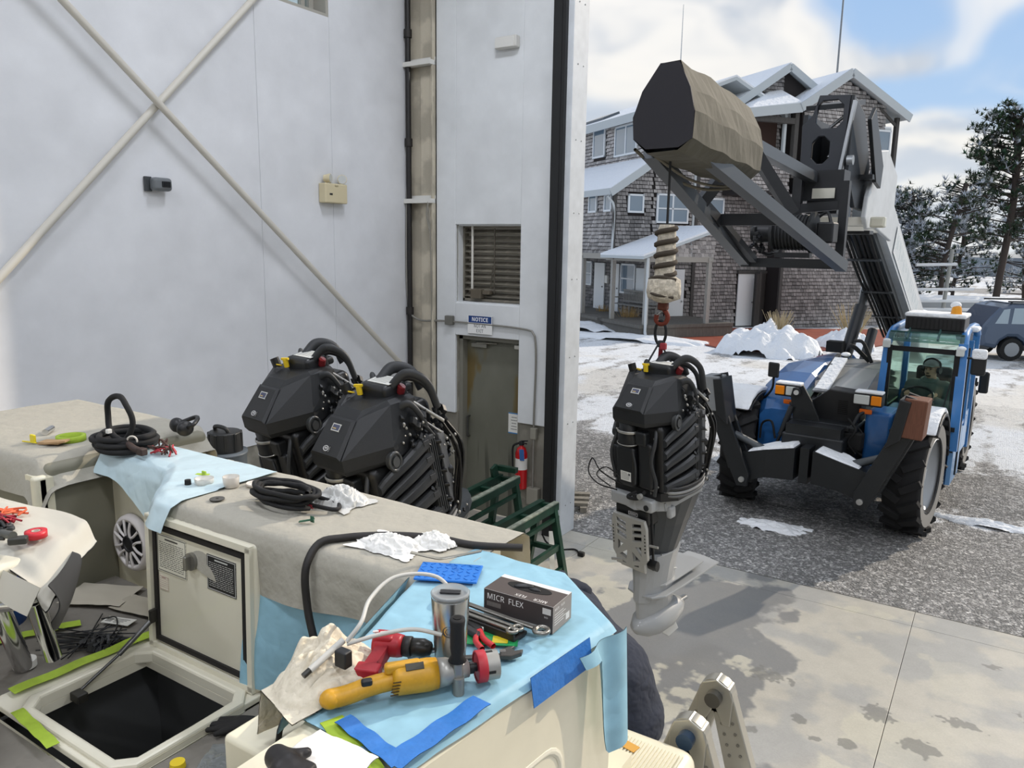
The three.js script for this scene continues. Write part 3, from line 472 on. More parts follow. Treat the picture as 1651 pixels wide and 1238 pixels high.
  // windows: frame > panes
  function win(w, h, cols, rows, x, y, z, side) {
    const g = new THREE.Group(); g.name = 'window'; B.add(g); g.position.set(x, y, z); if (side) g.rotation.y = -Math.PI / 2;
    const fm = M(0xdfe5ea, { r: 0.5 }), t = 0.075, list = [bx(w, t, 0.07, 0, h / 2 - t / 2, 0), bx(w, t, 0.09, 0, -h / 2 + t / 2, 0), bx(t, h, 0.07, -w / 2 + t / 2, 0, 0), bx(t, h, 0.07, w / 2 - t / 2, 0, 0)];
    for (let i = 1; i < cols; i++) list.push(bx(t, h, 0.06, -w / 2 + w * i / cols, 0, 0)); for (let j = 1; j < rows; j++) list.push(bx(w, t * 0.8, 0.06, 0, -h / 2 + h * j / rows, 0));
    part('window_frame', list, fm, g);
    for (let i = 0; i < cols; i++) for (let j = 0; j < rows; j++) part('pane', bx(w / cols - t, h / rows - t, 0.02, -w / 2 + w * (i + 0.5) / cols, -h / 2 + h * (j + 0.5) / rows, 0.0), paneMat, g);
    return g;
  }
  win(0.72, 0.72, 1, 1, -2.8, 4.95, 0.04); win(1.5, 1.15, 2, 2, -1.1, 4.8, 0.04); win(0.85, 0.68, 1, 1, 0.95, 4.95, 0.04);
  win(0.7, 0.72, 1, 1, -3.8, 4.98, -1.67, 1); win(0.6, 0.68, 1, 1, -3.8, 4.96, -0.4, 1);
  win(1.1, 1.25, 1, 2, -2.05, 7.82, -7.1, 1); win(1.1, 1.3, 1, 1, -2.05, 7.8, -4.6, 1); win(1.85, 1.25, 2, 1, -2.05, 7.65, -2.25, 1);
  win(0.9, 1.1, 1, 2, -2.06, 2.05, -5.3, 1); win(1.2, 1.25, 1, 2, -2.06, 1.95, -1.6, 1); win(0.85, 1.7, 1, 2, 8.6, 7.5, 1.05);
  // ground doors
  const doorMat = M(0xe4e8ea, { r: 0.5 });
  function door(x, y, z, w, h, side, col = doorMat) { const d = part('door', side ? bx(0.05, h, w, x, y + h / 2, z) : bx(w, h, 0.05, x, y + h / 2, z), col, B); part('knob', side ? sp(0.035, 10, 8, x - 0.05, y + 1, z + w * 0.36) : sp(0.035, 10, 8, x + w * 0.38, y + 1, z + 0.05), steel, d); return d; }
  door(-2.06, 0.5, -4.1, 0.95, 2.05, 1); door(-2.06, 0.5, -2.65, 0.62, 2.05, 1); door(-0.8, 0.1, 0.05, 0.85, 2.3); door(2.75, 0.02, 0.06, 0.86, 2.2);
  part('notice_board', bx(0.04, 0.95, 0.7, -2.07, 1.95, -0.55), M(0xdde3e6, { r: 0.5 }), B); part('mailbox', rb(0.12, 0.35, 0.25, 0.02, -2.1, 1.85, -3.35), M(0xe2e2de, { r: 0.5 }), B);
  part('recess_boards', [bx(0.9, 2.25, 0.05, 3.32, 1.12, 0.3, 0, 0.5, 0), bx(0.12, 2.3, 0.4, 3.2, 1.15, 0.2)], darkTrim, B); part('door_head', [bx(1.5, 0.12, 0.12, 3.0, 2.3, 0.08)], darkTrim, B);
  // porch deck, posts and roof
  part('porch_deck', [bx(2.3, 0.12, 8.5, -3.1, 0.44, -4.0), bx(4.1, 0.12, 3.2, -2.2, 0.44, 1.5), bx(2.2, 0.38, 8.4, -3.05, 0.19, -4.0), bx(4.0, 0.38, 3.1, -2.15, 0.19, 1.5)], M(0x77746e, { r: 0.85, map: rep(T.grain, 0.6) }), B);
  for (const [x, z] of [[-3.95, 2.95], [-3.95, 0.5], [-3.9, -2.1], [-3.9, -5], [-1.3, 2.95]]) part('porch_post', [bx(0.15, 2.4, 0.15, x, 1.7, z), bx(0.2, 0.12, 0.2, x, 2.84, z)], M(0xb8b6b0, { r: 0.7, map: rep(T.grain, 0.4) }), B);
  part('porch_beam', [bx(0.16, 0.22, 8.5, -3.92, 2.9, -4.1), bx(2.8, 0.2, 0.14, -2.6, 2.85, 2.95), bx(0.14, 0.2, 3, -3.95, 2.85, 1.5)], M(0x9d9a93, { r: 0.7 }), B);
  roof([-4.3, 2.95, 3.25], [-0.95, 4.05, 3.25], [-0.95, 4.05, 0.06], [-4.3, 2.95, 0.06], 0.1); shWall([[-3.9, 2.95], [-1.1, 2.95], [-1.1, 3.8], [-3.9, 2.96]], [0, 0, 2.98], DX, ZF, [], 1.1);
  part('gutter_pipe', [rod([-4.05, 0.2, 3.15], [-4.05, 2.9, 3.15], 0.05), tube([[-4.05, 0.3, 3.15], [-4.1, 0.12, 3.3], [-4.2, 0.02, 3.6]], 0.05, 12, 8)], M(0xc9cfd2, { r: 0.5 }), B);
  part('roof_antenna', [rod([0.4, 9.6, -2.2], [0.4, 13.2, -2.2], 0.03, 6, 0.012), rod([0.4, 10.2, -2.2], [0.0, 9.4, -2.2], 0.02), rod([0.4, 10.2, -2.2], [0.8, 9.5, -2.2], 0.02)], M(0xb5bbc0, { r: 0.5, m: 0.4 }), B);
  part('roof_mast', [rod([8.2, 8.8, -1.5], [8.2, 16.5, -1.5], 0.05, 8, 0.03)], M(0x7e848a, { r: 0.5, m: 0.4 }), B);
  // porch bench
  const bn = thing('garden_bench', 'weathered slatted bench on the porch', 'bench', [-11.02, 0, -30.93], R(54.5));
  const wm = M(0x8d8c88, { r: 0.85 }), bz = [-1.5, 1.1];
  part('seat', [0, 1, 2, 3].map((k) => bx(0.1, 0.03, 2.6, -2.75 + k * 0.12, 0.95, -0.2)), wm, bn); part('backrest', [...[...Array(22)].map((_, k) => bx(0.025, 0.42, 0.05, -2.3, 1.28, -1.42 + k * 0.116)), bx(0.05, 0.06, 2.6, -2.3, 1.5, -0.2), bx(0.05, 0.06, 2.6, -2.3, 1.06, -0.2)], wm, bn);
  for (const z of [...bz, -0.2]) { part('leg', bx(0.06, 0.46, 0.06, -2.75, 0.73, z), wm, bn); part('leg', bx(0.06, 0.46, 0.06, -2.33, 0.73, z), wm, bn); }
  for (const z of bz) part('armrest', bx(0.5, 0.04, 0.08, -2.55, 1.2, z), wm, bn);
  // evergreen garland hung on the wall
  const r = rng(77), tuft = [], C = new THREE.Object3D(); for (let i = 0; i < 420; i++) { const a = r() * 6.28, q = 0.55 + (r() - .5) * 0.28, x = 8.4 + Math.cos(a) * q, y = 3.0 + Math.sin(a) * q; tuft.push(rod([x, y, 1.08], [x + (r() - .5) * .3, y + (r() - .7) * .3, 1.1 + r() * .25], 0.02, 4, 0.003)); }
  const w = thing('evergreen_wreath', 'green evergreen wreath hanging on the shingled wall', 'wreath', [-11.02, 0, -30.93], R(54.5)); part('foliage', tuft, M(0x46512a, { r: 0.9 }), w); part('ring', tor(0.55, 0.05, 8.4, 3.0, 1.1), M(0x3a3320, { r: 0.9 }), w);
}
// ---------- pines ----------
function pine(label, x, z, h, opts) {
  const { seed, crown = 0.3, wide = 2.2, dens = 1, snow = 0.3, lean = 0, bare = 0 } = opts, r = rng(seed), t = thing('pine_tree', label, 'tree', [x, 0, z], 0, 'pines behind the yard');
  const trunkAt = (k) => V(lean * k * h * 0.12 + 0.15 * Math.sin(k * 5 + seed), k * h, 0.1 * Math.sin(k * 4));
  part('trunk', tube([0, 0.2, 0.4, 0.6, 0.8, 1].map(trunkAt), h * 0.018, 20, 7), M(0x4d4540, { r: 0.95 }), t);
  const br = [], tf = []; const n = Math.round(46 * dens);
  for (let i = 0; i < n; i++) {
    const k = crown + (1 - crown) * Math.pow(i / n, 0.85), p = trunkAt(k), a = r() * 6.28, L = wide * (0.35 + 0.65 * Math.sin(Math.PI * Math.min(1, 0.12 + 0.88 * (1 - (k - crown) / (1 - crown))) * 0.62)) * (0.6 + 0.5 * r()), q = p.clone().add(V(Math.cos(a) * L, L * (0.18 + 0.3 * r() - 0.25 * (1 - k)), Math.sin(a) * L));
    br.push(rod(p, q, 0.045, 5, 0.015));
    const m = Math.round((5 + L * 3.2) * (r() < bare ? 0.25 : 1));
    for (let j = 0; j < m; j++) {
      const c = p.clone().lerp(q, 0.35 + 0.65 * Math.pow(r(), 0.7)).add(V((r() - .5) * .7, (r() - .35) * .45, (r() - .5) * .7));
      const s = r() < snow, cc = s ? [0.62, 0.66, 0.72] : [0.035 + 0.03 * r(), 0.065 + 0.035 * r(), 0.035 + 0.02 * r()];
      for (let b = 0; b < 11; b++) { const u = r() * 6.28, e = (r() - 0.2) * 1.4, l = 0.24 + 0.2 * r(), d = V(Math.cos(u) * Math.cos(e) * l, Math.sin(e) * l, Math.sin(u) * Math.cos(e) * l), sdir = V(-d.z, 0.05, d.x).normalize().multiplyScalar(0.045), A = c.clone().sub(sdir), Bq = c.clone().add(sdir), Cq = c.clone().add(d);
        const g = new THREE.BufferGeometry(); g.setAttribute('position', new THREE.Float32BufferAttribute([A.x, A.y, A.z, Bq.x, Bq.y, Bq.z, Cq.x, Cq.y, Cq.z], 3)); g.userData.c = cc; tf.push(g); }
    }
  }
  part('branches', br, M(0x4a423e, { r: 0.95 }), t).userData.kind = 'stuff';
  const pos = new Float32Array(tf.length * 9), col = new Float32Array(tf.length * 9); tf.forEach((g, i) => { pos.set(g.attributes.position.array, i * 9); for (let k = 0; k < 3; k++) col.set(g.userData.c, i * 9 + k * 3); });
  const g = new THREE.BufferGeometry(); g.setAttribute('position', new THREE.BufferAttribute(pos, 3)); g.setAttribute('color', new THREE.BufferAttribute(col, 3)); g.computeVertexNormals();
  part('needles', g, M(0xffffff, { vertexColors: true, r: 0.9, side: THREE.DoubleSide }), t).userData.kind = 'stuff';
}
pine('tall dark pine at the right edge of the yard', -0.4, -53.5, 10.9, { seed: 5, crown: 0.34, wide: 3.3, dens: 3.4, snow: 0.14 });
pine('slender leaning pine with sparse snowy branches', -3.1, -48.6, 6.9, { seed: 9, crown: 0.28, wide: 2.1, dens: 1.1, snow: 0.4, lean: 0.6, bare: 0.35 });
pine('low bushy snow-dusted pine beside the shingled building', -5.3, -53.5, 6.6, { seed: 13, crown: 0.06, wide: 2.3, dens: 2.6, snow: 0.5 });
pine('second low snow-dusted pine behind the boom', -2.9, -59, 6.4, { seed: 17, crown: 0.1, wide: 2.2, dens: 1.5, snow: 0.5 });
pine('pale snowy pine thicket behind the slender pine', 0.9, -63, 6.6, { seed: 21, crown: 0.08, wide: 2.8, dens: 1.5, snow: 0.62 });
pine('pale snowy pine thicket behind the tall pine', 4.6, -59, 6.4, { seed: 25, crown: 0.1, wide: 2.8, dens: 1.4, snow: 0.6 });
{
  // mast rack with snow-covered poles, shed, low wall
  const rk = thing('pole_rack', 'tall post rack holding snow-covered poles behind the car', 'rack', [-3.0, 0, -41.5], R(32));
  part('post', rod([0.6, 0, 0], [0.75, 3.4, 0], 0.09, 8), M(0x9a9c98, { r: 0.8 }), rk); part('post', rod([-2.2, 0, 0.5], [-2.2, 2.2, 0.5], 0.07, 8), M(0x7d7d78, { r: 0.8 }), rk);
  for (const [h, x0, x1, z] of [[2.65, -0.9, 1.0, 0.05], [1.5, -1.2, 1.9, 0.1], [0.95, -2.8, 2.2, 0.1], [0.55, -3.2, 2.6, 0.1]]) part('pole', rod([x0, h, z], [x1, h + 0.06, z], 0.07, 8), M(0xd9dde0, { r: 0.7 }), rk);
  const hut = thing('small_shed', 'small dark shed with snowy roof behind the boom', 'shed', [-7.6, 0, -49], R(32)); part('wall', bx(2.2, 2.0, 2, 0, 1.0, 0), M(0x3a322d, { r: 0.9 }), hut); part('roof', [beam([-1.4, 2.0, 0], [0.1, 2.7, 0], 2.4, 0.12), beam([0.0, 2.7, 0], [1.5, 2.0, 0], 2.4, 0.12)], M(0x8f8a86, { r: 0.8 }), hut);
  const lw = thing('covered_boat', 'low snow-covered hull stored behind the car', 'boat', [-2.6, 0, -45], R(32)); part('hull', loft([[[-3.5, 0.3, -0.6], [3.2, 0.3, -0.6], [3.2, 0.3, 0.6], [-3.5, 0.3, 0.6]], [[-4, 0.95, -0.9], [3.4, 0.85, -0.9], [3.4, 0.85, 0.9], [-4, 0.95, 0.9]]]), M(0xa9adb0, { r: 0.7 }), lw); part('snow_cover', loft([[[-4, 0.96, -0.9], [3.4, 0.86, -0.9], [3.4, 0.86, 0.9], [-4, 0.96, 0.9]], [[-3.6, 1.15, -0.3], [3.2, 1.05, -0.3], [3.2, 1.05, 0.3], [-3.6, 1.15, 0.3]]]), snowMat, lw); part('support', [bx(0.2, 0.32, 1, -2, 0.15, 0), bx(0.2, 0.32, 1, 2, 0.15, 0)], M(0x6b6257, { r: 0.9 }), lw);
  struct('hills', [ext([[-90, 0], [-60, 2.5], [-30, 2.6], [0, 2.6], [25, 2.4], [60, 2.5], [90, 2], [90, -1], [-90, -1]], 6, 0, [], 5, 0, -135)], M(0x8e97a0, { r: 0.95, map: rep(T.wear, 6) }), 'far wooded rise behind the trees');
}
// ---------- parked car ----------
{
  const car = thing('parked_car', 'dusty blue-grey estate car parked beyond the telehandler', 'car', [1.15, 0, -29.6], R(28));
  const pm = M(0x4c5b70, { r: 0.35, m: 0.4, phys: 1, clearcoat: 0.4 }), gl = M(0x9fb0bb, { r: 0.08 });
  const prof = [[-2.3, 0.42], [-2.38, 0.75], [-2.3, 1.05], [-2.12, 1.3], [-1.85, 1.62], [-1.5, 1.72], [0.3, 1.74], [0.75, 1.62], [1.35, 1.14], [2.0, 1.04], [2.3, 0.9], [2.38, 0.6], [2.3, 0.35], [1.85, 0.33], [1.76, 0.55], [1.55, 0.7], [1.32, 0.7], [1.1, 0.55], [1.02, 0.3], [-1.02, 0.3], [-1.1, 0.55], [-1.32, 0.7], [-1.55, 0.7], [-1.76, 0.55], [-1.85, 0.34]];
  part('body', ext(prof, 1.76, 0.12), pm, car);
  const wn = (pts) => parts('side_window', [ext(pts, 0.02, 0, [], 0, 0, 0.875), ext(pts, 0.02, 0, [], 0, 0, -0.875)], gl, car);
  wn([[-2.0, 1.12], [-1.62, 1.12], [-1.6, 1.58], [-1.78, 1.55]]); wn([[-1.52, 1.12], [-0.5, 1.12], [-0.55, 1.62], [-1.48, 1.6]]); wn([[-0.38, 1.12], [0.75, 1.12], [0.35, 1.62], [-0.42, 1.62]]);
  part('roof_rail', [rod([-1.6, 1.79, 0.72], [0.3, 1.8, 0.72], 0.025), rod([-1.6, 1.79, -0.72], [0.3, 1.8, -0.72], 0.025), bx(0.05, 0.07, 0.05, -1.5, 1.75, 0.72), bx(0.05, 0.07, 0.05, 0.2, 1.76, 0.72)], M(0x2a2d31, { r: 0.5 }), car);
  for (const x of [-0.65, 0.45]) part('door_handle', bx(0.2, 0.035, 0.04, x - 0.1, 1.0, 0.89), M(0x3d4956, { r: 0.4 }), car); part('door_seam', [bx(0.012, 0.8, 0.01, -0.47, 0.75, 0.881), bx(0.012, 0.8, 0.01, 0.75, 0.75, 0.881)], M(0x222831, { r: 0.7 }), car);
  part('wing_mirror', rb(0.14, 0.16, 0.2, 0.04, 0.72, 1.18, 0.98), pm, car); part('sill', bx(2.3, 0.16, 1.78, 0, 0.38, 0), M(0x2b2d30, { r: 0.7 }), car); part('roof_snow', bx(1.7, 0.02, 1.3, -0.65, 1.75, 0), snowMat, car);
  for (const [x, z] of [[-1.43, 0.8], [1.43, 0.8], [-1.43, -0.8], [1.43, -0.8]]) { const w = part('wheel', cy(0.34, 0.34, 0.22, 24, x, 0.33, z, Math.PI / 2), blackRubber, car); part('rim', cy(0.22, 0.22, 0.235, 16, x, 0.33, z, Math.PI / 2), M(0x8d9297, { r: 0.4, m: 0.6 }), w); }
}
// door-side clutter outside the threshold
solo('yellow_block', 'yellow scrap piece on timber by the door jamb', 'scrap', [rb(0.16, 0.06, 0.1, 0.01, -4.55, 0.14, -8.35, 0, 0.4, 0)], M(0xc9a32f, { r: 0.7 }));
solo('timber_pallet', 'short grey timber pallet lying outside the door jamb', 'pallet', [bx(0.7, 0.035, 0.09, -4.45, 0.075, -8.15, 0, 0.5, 0), bx(0.7, 0.035, 0.09, -4.52, 0.075, -8.32, 0, 0.5, 0), bx(0.7, 0.035, 0.09, -4.6, 0.075, -8.5, 0, 0.5, 0), bx(0.08, 0.07, 0.6, -4.78, 0.025, -8.15, 0, 0.5, 0), bx(0.08, 0.07, 0.6, -4.28, 0.025, -8.45, 0, 0.5, 0)], M(0x9a958a, { r: 0.9, map: rep(T.grain, 0.3) }));

// smooth body from tapered capsules: bones [ax,ay,az,ra, bx,by,bz,rb], meshed on a cubic grid
function blob(bones, cell, k = 0.04, noise = 0) {
  const lo = [1e9, 1e9, 1e9], hi = [-1e9, -1e9, -1e9];
  for (const b of bones) for (let c = 0; c < 3; c++) { lo[c] = Math.min(lo[c], b[c] - b[3], b[4 + c] - b[7]); hi[c] = Math.max(hi[c], b[c] + b[3], b[4 + c] + b[7]); }
  const mid = lo.map((l, c) => (l + hi[c]) / 2), half = Math.max(...lo.map((l, c) => (hi[c] - l) / 2)) + 4 * cell, n = Math.min(150, Math.ceil(2 * half / cell));
  const mc = new MarchingCubes(n, new THREE.MeshStandardMaterial(), false, false, 200000); mc.isolation = 0;
  for (let z = 0, q = 0; z < n; z++) for (let y = 0; y < n; y++) for (let x = 0; x < n; x++, q++) {
    const px = mid[0] + (x - n / 2) / (n / 2) * half, py = mid[1] + (y - n / 2) / (n / 2) * half, pz = mid[2] + (z - n / 2) / (n / 2) * half; let d = 1e3;
    for (const b of bones) {
      const ex = b[4] - b[0], ey = b[5] - b[1], ez = b[6] - b[2], wx = px - b[0], wy = py - b[1], wz = pz - b[2], L = ex * ex + ey * ey + ez * ez, t = L > 1e-9 ? Math.max(0, Math.min(1, (wx * ex + wy * ey + wz * ez) / L)) : 0;
      const s = Math.hypot(wx - ex * t, wy - ey * t, wz - ez * t) - (b[3] + (b[7] - b[3]) * t), kk = b[8] ?? k, h = Math.max(kk - Math.abs(d - s), 0) / kk; d = Math.min(d, s) - h * h * kk * 0.25;
    }
    if (noise && d < 0.1) d += noise * (fbm(px * 16 + pz * 5, py * 13 - pz * 9, 3, 5) - 0.5);
    mc.field[q] = -d;
  }
  mc.update();
  let g = new THREE.BufferGeometry(); g.setAttribute('position', new THREE.BufferAttribute(mc.positionArray.slice(0, mc.count * 3), 3));
  const p = g.attributes.position; for (let i = 0; i < p.count; i++) p.setXYZ(i, mid[0] + p.getX(i) * half, mid[1] + p.getY(i) * half, mid[2] + p.getZ(i) * half);
  g = mergeVertices(g, 1e-5); g.computeVertexNormals(); return g;
}
// head with face: returns geometry around the origin (chin down), facing +z, about 0.23 tall
function headGeo() {
  return blob([[0, 0.015, -0.015, 0.085, 0, 0.04, -0.02, 0.092], [0, -0.03, 0.02, 0.068, 0, -0.075, 0.035, 0.045], [0, -0.085, 0.055, 0.026, 0, -0.08, 0.06, 0.024, 0.02], [-0.05, -0.05, 0.015, 0.03, -0.02, -0.085, 0.045, 0.02, 0.03], [0.05, -0.05, 0.015, 0.03, 0.02, -0.085, 0.045, 0.02, 0.03],
    [0, 0.02, 0.088, 0.008, 0, -0.02, 0.108, 0.014, 0.012], [-0.012, -0.024, 0.095, 0.01, 0.012, -0.024, 0.095, 0.01, 0.01], [-0.045, 0.028, 0.066, 0.012, 0.045, 0.028, 0.066, 0.012, 0.02], [-0.02, -0.05, 0.082, 0.006, 0.02, -0.05, 0.082, 0.006, 0.008], [-0.018, -0.06, 0.08, 0.007, 0.018, -0.06, 0.08, 0.007, 0.008],
    [-0.088, 0, -0.01, 0.014, -0.09, -0.035, -0.005, 0.01, 0.01], [0.088, 0, -0.01, 0.014, 0.09, -0.035, -0.005, 0.01, 0.01], [0, -0.06, -0.02, 0.055, 0, -0.15, -0.03, 0.06]], 0.0045, 0.025);
}
// hand gripping a bar along x at the origin: palm above/behind, four fingers curling under, thumb from the side
function hand(side, ...p) {
  const b = [[-0.03, 0.022, -0.02, 0.014, 0.03, 0.022, -0.02, 0.014], [-0.028, 0.012, -0.05, 0.014, 0.026, 0.012, -0.05, 0.014], [0, 0.0, -0.09, 0.022, 0, 0.0, -0.06, 0.02]];
  [-0.031, -0.0105, 0.0105, 0.031].forEach((x, i) => { const l = [0.9, 1, 0.96, 0.8][i]; b.push([x, 0.026, -0.01, 0.0095, x, 0.022, 0.02 * l, 0.009, 0.008], [x, 0.022, 0.02 * l, 0.009, x, -0.006, 0.028 * l, 0.0085, 0.008], [x, -0.006, 0.028 * l, 0.0085, x, -0.022, 0.008, 0.008, 0.008]); });
  b.push([side * 0.034, 0.008, -0.045, 0.012, side * 0.047, -0.006, -0.02, 0.0105, 0.012], [side * 0.047, -0.006, -0.02, 0.0105, side * 0.03, -0.02, 0.004, 0.009, 0.008]);
  return at(blob(b, 0.004, 0.012), ...p);
}

// ================= telehandler =================
const TX = [-1.70, 0, -9.95], TR = -0.063;
const blue = M(0x2f68a6, { r: 0.32, phys: 1, clearcoat: 0.5, map: rep(T.mottle, 0.7) }), tblack = M(0x1d2023, { r: 0.42, map: rep(T.grit, 0.3) }), tgrey = M(0x55595c, { r: 0.5, m: 0.4 }), boomWhite = M(0xd5dade, { r: 0.45, map: rep(T.mottle, 0.9) });
const tyre = M(0x1b1b1c, { r: 0.85, map: rep(T.grit, 0.2) }), amber = M(0xf08a12, { r: 0.25 }), lampGlass = M(0xcfd3cf, { r: 0.15 });
const TH = thing('telehandler', 'blue telehandler with raised boom and driver in cab', 'telehandler', TX, TR);
{
  const t = TH, snow = snowMat;
  // wheels with chevron lugs
  const lugG = [-1, 1].map((sd) => clean(bx(0.235, 0.06, 0.075, sd * 0.105, 0.675, 0, 0, sd * 0.55, 0)));
  const carc = join([at(new THREE.LatheGeometry([[0.4, -0.17], [0.46, -0.19], [0.6, -0.2], [0.655, -0.17], [0.665, 0], [0.655, 0.17], [0.6, 0.2], [0.46, 0.19], [0.4, 0.17]].map(([a, b]) => new THREE.Vector2(a, b)), 48), 0, 0, 0, 0, 0, Math.PI / 2)]);
  const rimG = (s) => join([at(new THREE.LatheGeometry([[0.43, 0.19], [0.45, 0.175], [0.43, 0.16], [0.4, 0.08], [0.3, 0.05], [0.16, 0.07], [0.12, 0.1], [0, 0.1]].map(([a, b]) => new THREE.Vector2(a, b)), 36), 0, 0, 0, 0, 0, -s * Math.PI / 2), ...[...Array(8)].map((_, i) => sp(0.02, 8, 6, s * 0.07, 0.22 * Math.cos(i * 0.785), 0.22 * Math.sin(i * 0.785)))]);
  const rimMat = M(0xb9bdc0, { r: 0.5, m: 0.3 }), dust = M(0x8f8d89, { r: 0.95 });
  for (const [x, z, s, steer] of [[1.02, 0, 1, -0.06], [-1.04, 0, -1, 0.22], [1.02, -3.45, 1, 0], [-1.02, -3.45, -1, 0]]) {
    const w = new THREE.Group(); w.name = 'wheel'; w.position.set(x, 0.70, z); w.rotation.y = steer; t.add(w);
    part('tyre', carc, tyre, w); for (let i = 0; i < 18; i++) for (const k of [0, 1]) part('tread_lug', lugG[k], tyre, w).rotation.x = (i + 0.5 * k) / 18 * Math.PI * 2; part('rim', rimG(s), rimMat, w);
    part('dusty_sidewall', at(new THREE.LatheGeometry([[0.455, 0.193], [0.52, 0.2005], [0.6, 0.2025]].map(([a, b]) => new THREE.Vector2(a, b)), 40), 0, 0, 0, 0, 0, -s * Math.PI / 2), dust, w);
  }
  part('axle', [rod([-0.9, 0.7, 0], [0.9, 0.7, 0], 0.11), rod([-0.9, 0.7, -3.45], [0.9, 0.7, -3.45], 0.11), rb(0.4, 0.36, 0.4, 0.08, 0, 0.68, 0)], tblack, t);
  part('chassis', [rb(0.86, 0.5, 5.2, 0.03, 0, 0.98, -2.2), rb(0.7, 0.5, 0.5, 0.03, 0, 0.86, 0.42), bx(0.62, 0.12, 0.3, 0, 1.16, 0.5), bx(0.1, 0.42, 0.26, 0, 0.8, 0.78)], tblack, t);
  // front stabilisers, folded up
  for (const s of [-1, 1]) {
    const st = new THREE.Group(); st.name = 'stabiliser'; t.add(st);
    const arm = loft([[[s * 0.10, 0.62, 0.55], [s * 0.10, 1.0, 0.55], [s * 0.10, 1.0, 0.95], [s * 0.10, 0.62, 0.95]], [[s * 0.42, 0.60, 0.58], [s * 0.42, 0.93, 0.58], [s * 0.42, 0.93, 0.98], [s * 0.42, 0.60, 0.98]], [[s * 0.70, 0.56, 0.68], [s * 0.70, 0.86, 0.68], [s * 0.70, 0.86, 0.98], [s * 0.70, 0.50, 0.98]]]);
    part('arm', arm, tblack, st); part('arm_snow', s < 0 ? loft([[[-0.12, 1.0, 0.56], [-0.12, 1.0, 0.94], [-0.45, 0.93, 0.97], [-0.64, 0.875, 0.96], [-0.64, 0.875, 0.7], [-0.42, 0.93, 0.6]], [[-0.14, 1.03, 0.58], [-0.14, 1.03, 0.92], [-0.45, 0.965, 0.95], [-0.62, 0.9, 0.94], [-0.62, 0.9, 0.72], [-0.42, 0.965, 0.62]]]) : loft([[[0.12, 1.0, 0.56], [0.42, 0.93, 0.6], [0.6, 0.885, 0.72], [0.6, 0.885, 0.95], [0.42, 0.93, 0.96], [0.12, 1.0, 0.94]], [[0.14, 1.015, 0.58], [0.42, 0.945, 0.62], [0.58, 0.9, 0.74], [0.58, 0.9, 0.93], [0.42, 0.945, 0.94], [0.14, 1.015, 0.92]]]), snow, st);
    const P = (a) => a.map(([x, y]) => [s * x, y]);
    const leg = [[0.60, 0.47], [0.72, 0.46], [0.80, 0.62], [1.10, 1.34], [1.14, 1.74], [1.0, 1.78], [0.9, 1.34], [0.58, 0.62]];
    part('leg', [at(ext(P(leg), 0.05, 0.006), 0, 0, 1.03), at(ext(P(leg), 0.05, 0.006), 0, 0, 0.83), at(ext(P([[0.78, 0.65], [0.84, 0.65], [1.12, 1.33], [1.06, 1.33]]), 0.2, 0), 0, 0, 0.93)], tblack, st);
    part('foot_pad', [rb(0.22, 0.42, 0.3, 0.015, s * 1.10, 1.54, 0.95, 0, 0, s * -0.05)], s > 0 ? M(0x7b4f3b, { r: 0.8, map: rep(T.grain, 0.25) }) : M(0x8b8e90, { r: 0.6, m: 0.3 }), st, s > 0 ? 'rust-brown foot pad' : 'grey foot pad');
    part('pad_cheek', [at(ext(P([[0.86, 1.2], [1.0, 1.3], [1.07, 1.72], [0.96, 1.74]]), 0.34, 0.01), 0, 0, 0.95)], tblack, st);
    part('pin', [cy(0.034, 0.034, 0.3, 16, s * 0.66, 0.55, 0.93, Math.PI / 2), cy(0.025, 0.025, 0.33, 12, s * 0.66, 0.55, 0.93, Math.PI / 2)], M(0xb5b5b2, { r: 0.4, m: 0.6 }), st); part('pin', [cy(0.022, 0.022, 0.28, 14, s * 1.0, 1.52, 0.93, Math.PI / 2)], M(0xb5b5b2, { r: 0.4, m: 0.6 }), st);
    part('cylinder', [rod([s * 0.34, 0.8, 0.7], [s * 0.84, 1.05, 0.9], 0.045)], tgrey, st);
  }
  // mudguards
  for (const s of [-1, 1]) { const prof = [...Array(11)].map((_, i) => { const a = R(10 + i * 11.8); return [Math.cos(a) * 0.78, Math.sin(a) * 0.78]; }); const pts = [...prof, ...prof.map(([a, b]) => [a * 0.95, b * 0.95]).reverse()]; const m = part('mudguard', at(ext(pts, 0.46, 0.01), s * 1.04, 0.66, -0.02, 0, Math.PI / 2, 0), blackPlastic, t); const p2 = [...Array(8)].map((_, i) => { const a = R(38 + i * 13); return [Math.cos(a) * 0.785, Math.sin(a) * 0.785]; }); part('mudguard_snow', at(ext([...p2, ...p2.map(([a, b], i) => [a * (1.02 + 0.05 * Math.sin(Math.PI * (i / 7))), b * (1.02 + 0.05 * Math.sin(Math.PI * (i / 7)))]).reverse()], 0.42, 0.015), s * 1.04, 0.66, -0.02, 0, Math.PI / 2, 0), snow, m); }
  // engine hood (blue) on the left of the boom, lower blue panels
  const ring = (z, x0, x1, h0, h1, c) => [[x0, h0, z], [x0, h1 - c, z], [x0 + c * 0.6, h1 - c * 0.25, z], [x0 + c * 1.5, h1, z], [x1 - 0.05, h1, z], [x1, h1 - 0.05, z], [x1, h0, z]];
  const hood = loft([ring(0.2, -0.78, -0.36, 0.7, 1.28, 0.10), ring(-0.05, -0.86, -0.34, 0.7, 1.5, 0.16), ring(-0.45, -0.93, -0.3, 0.7, 1.68, 0.22), ring(-1.0, -0.96, -0.28, 0.7, 1.76, 0.24), ring(-2.6, -0.96, -0.28, 0.7, 1.7, 0.24)]);
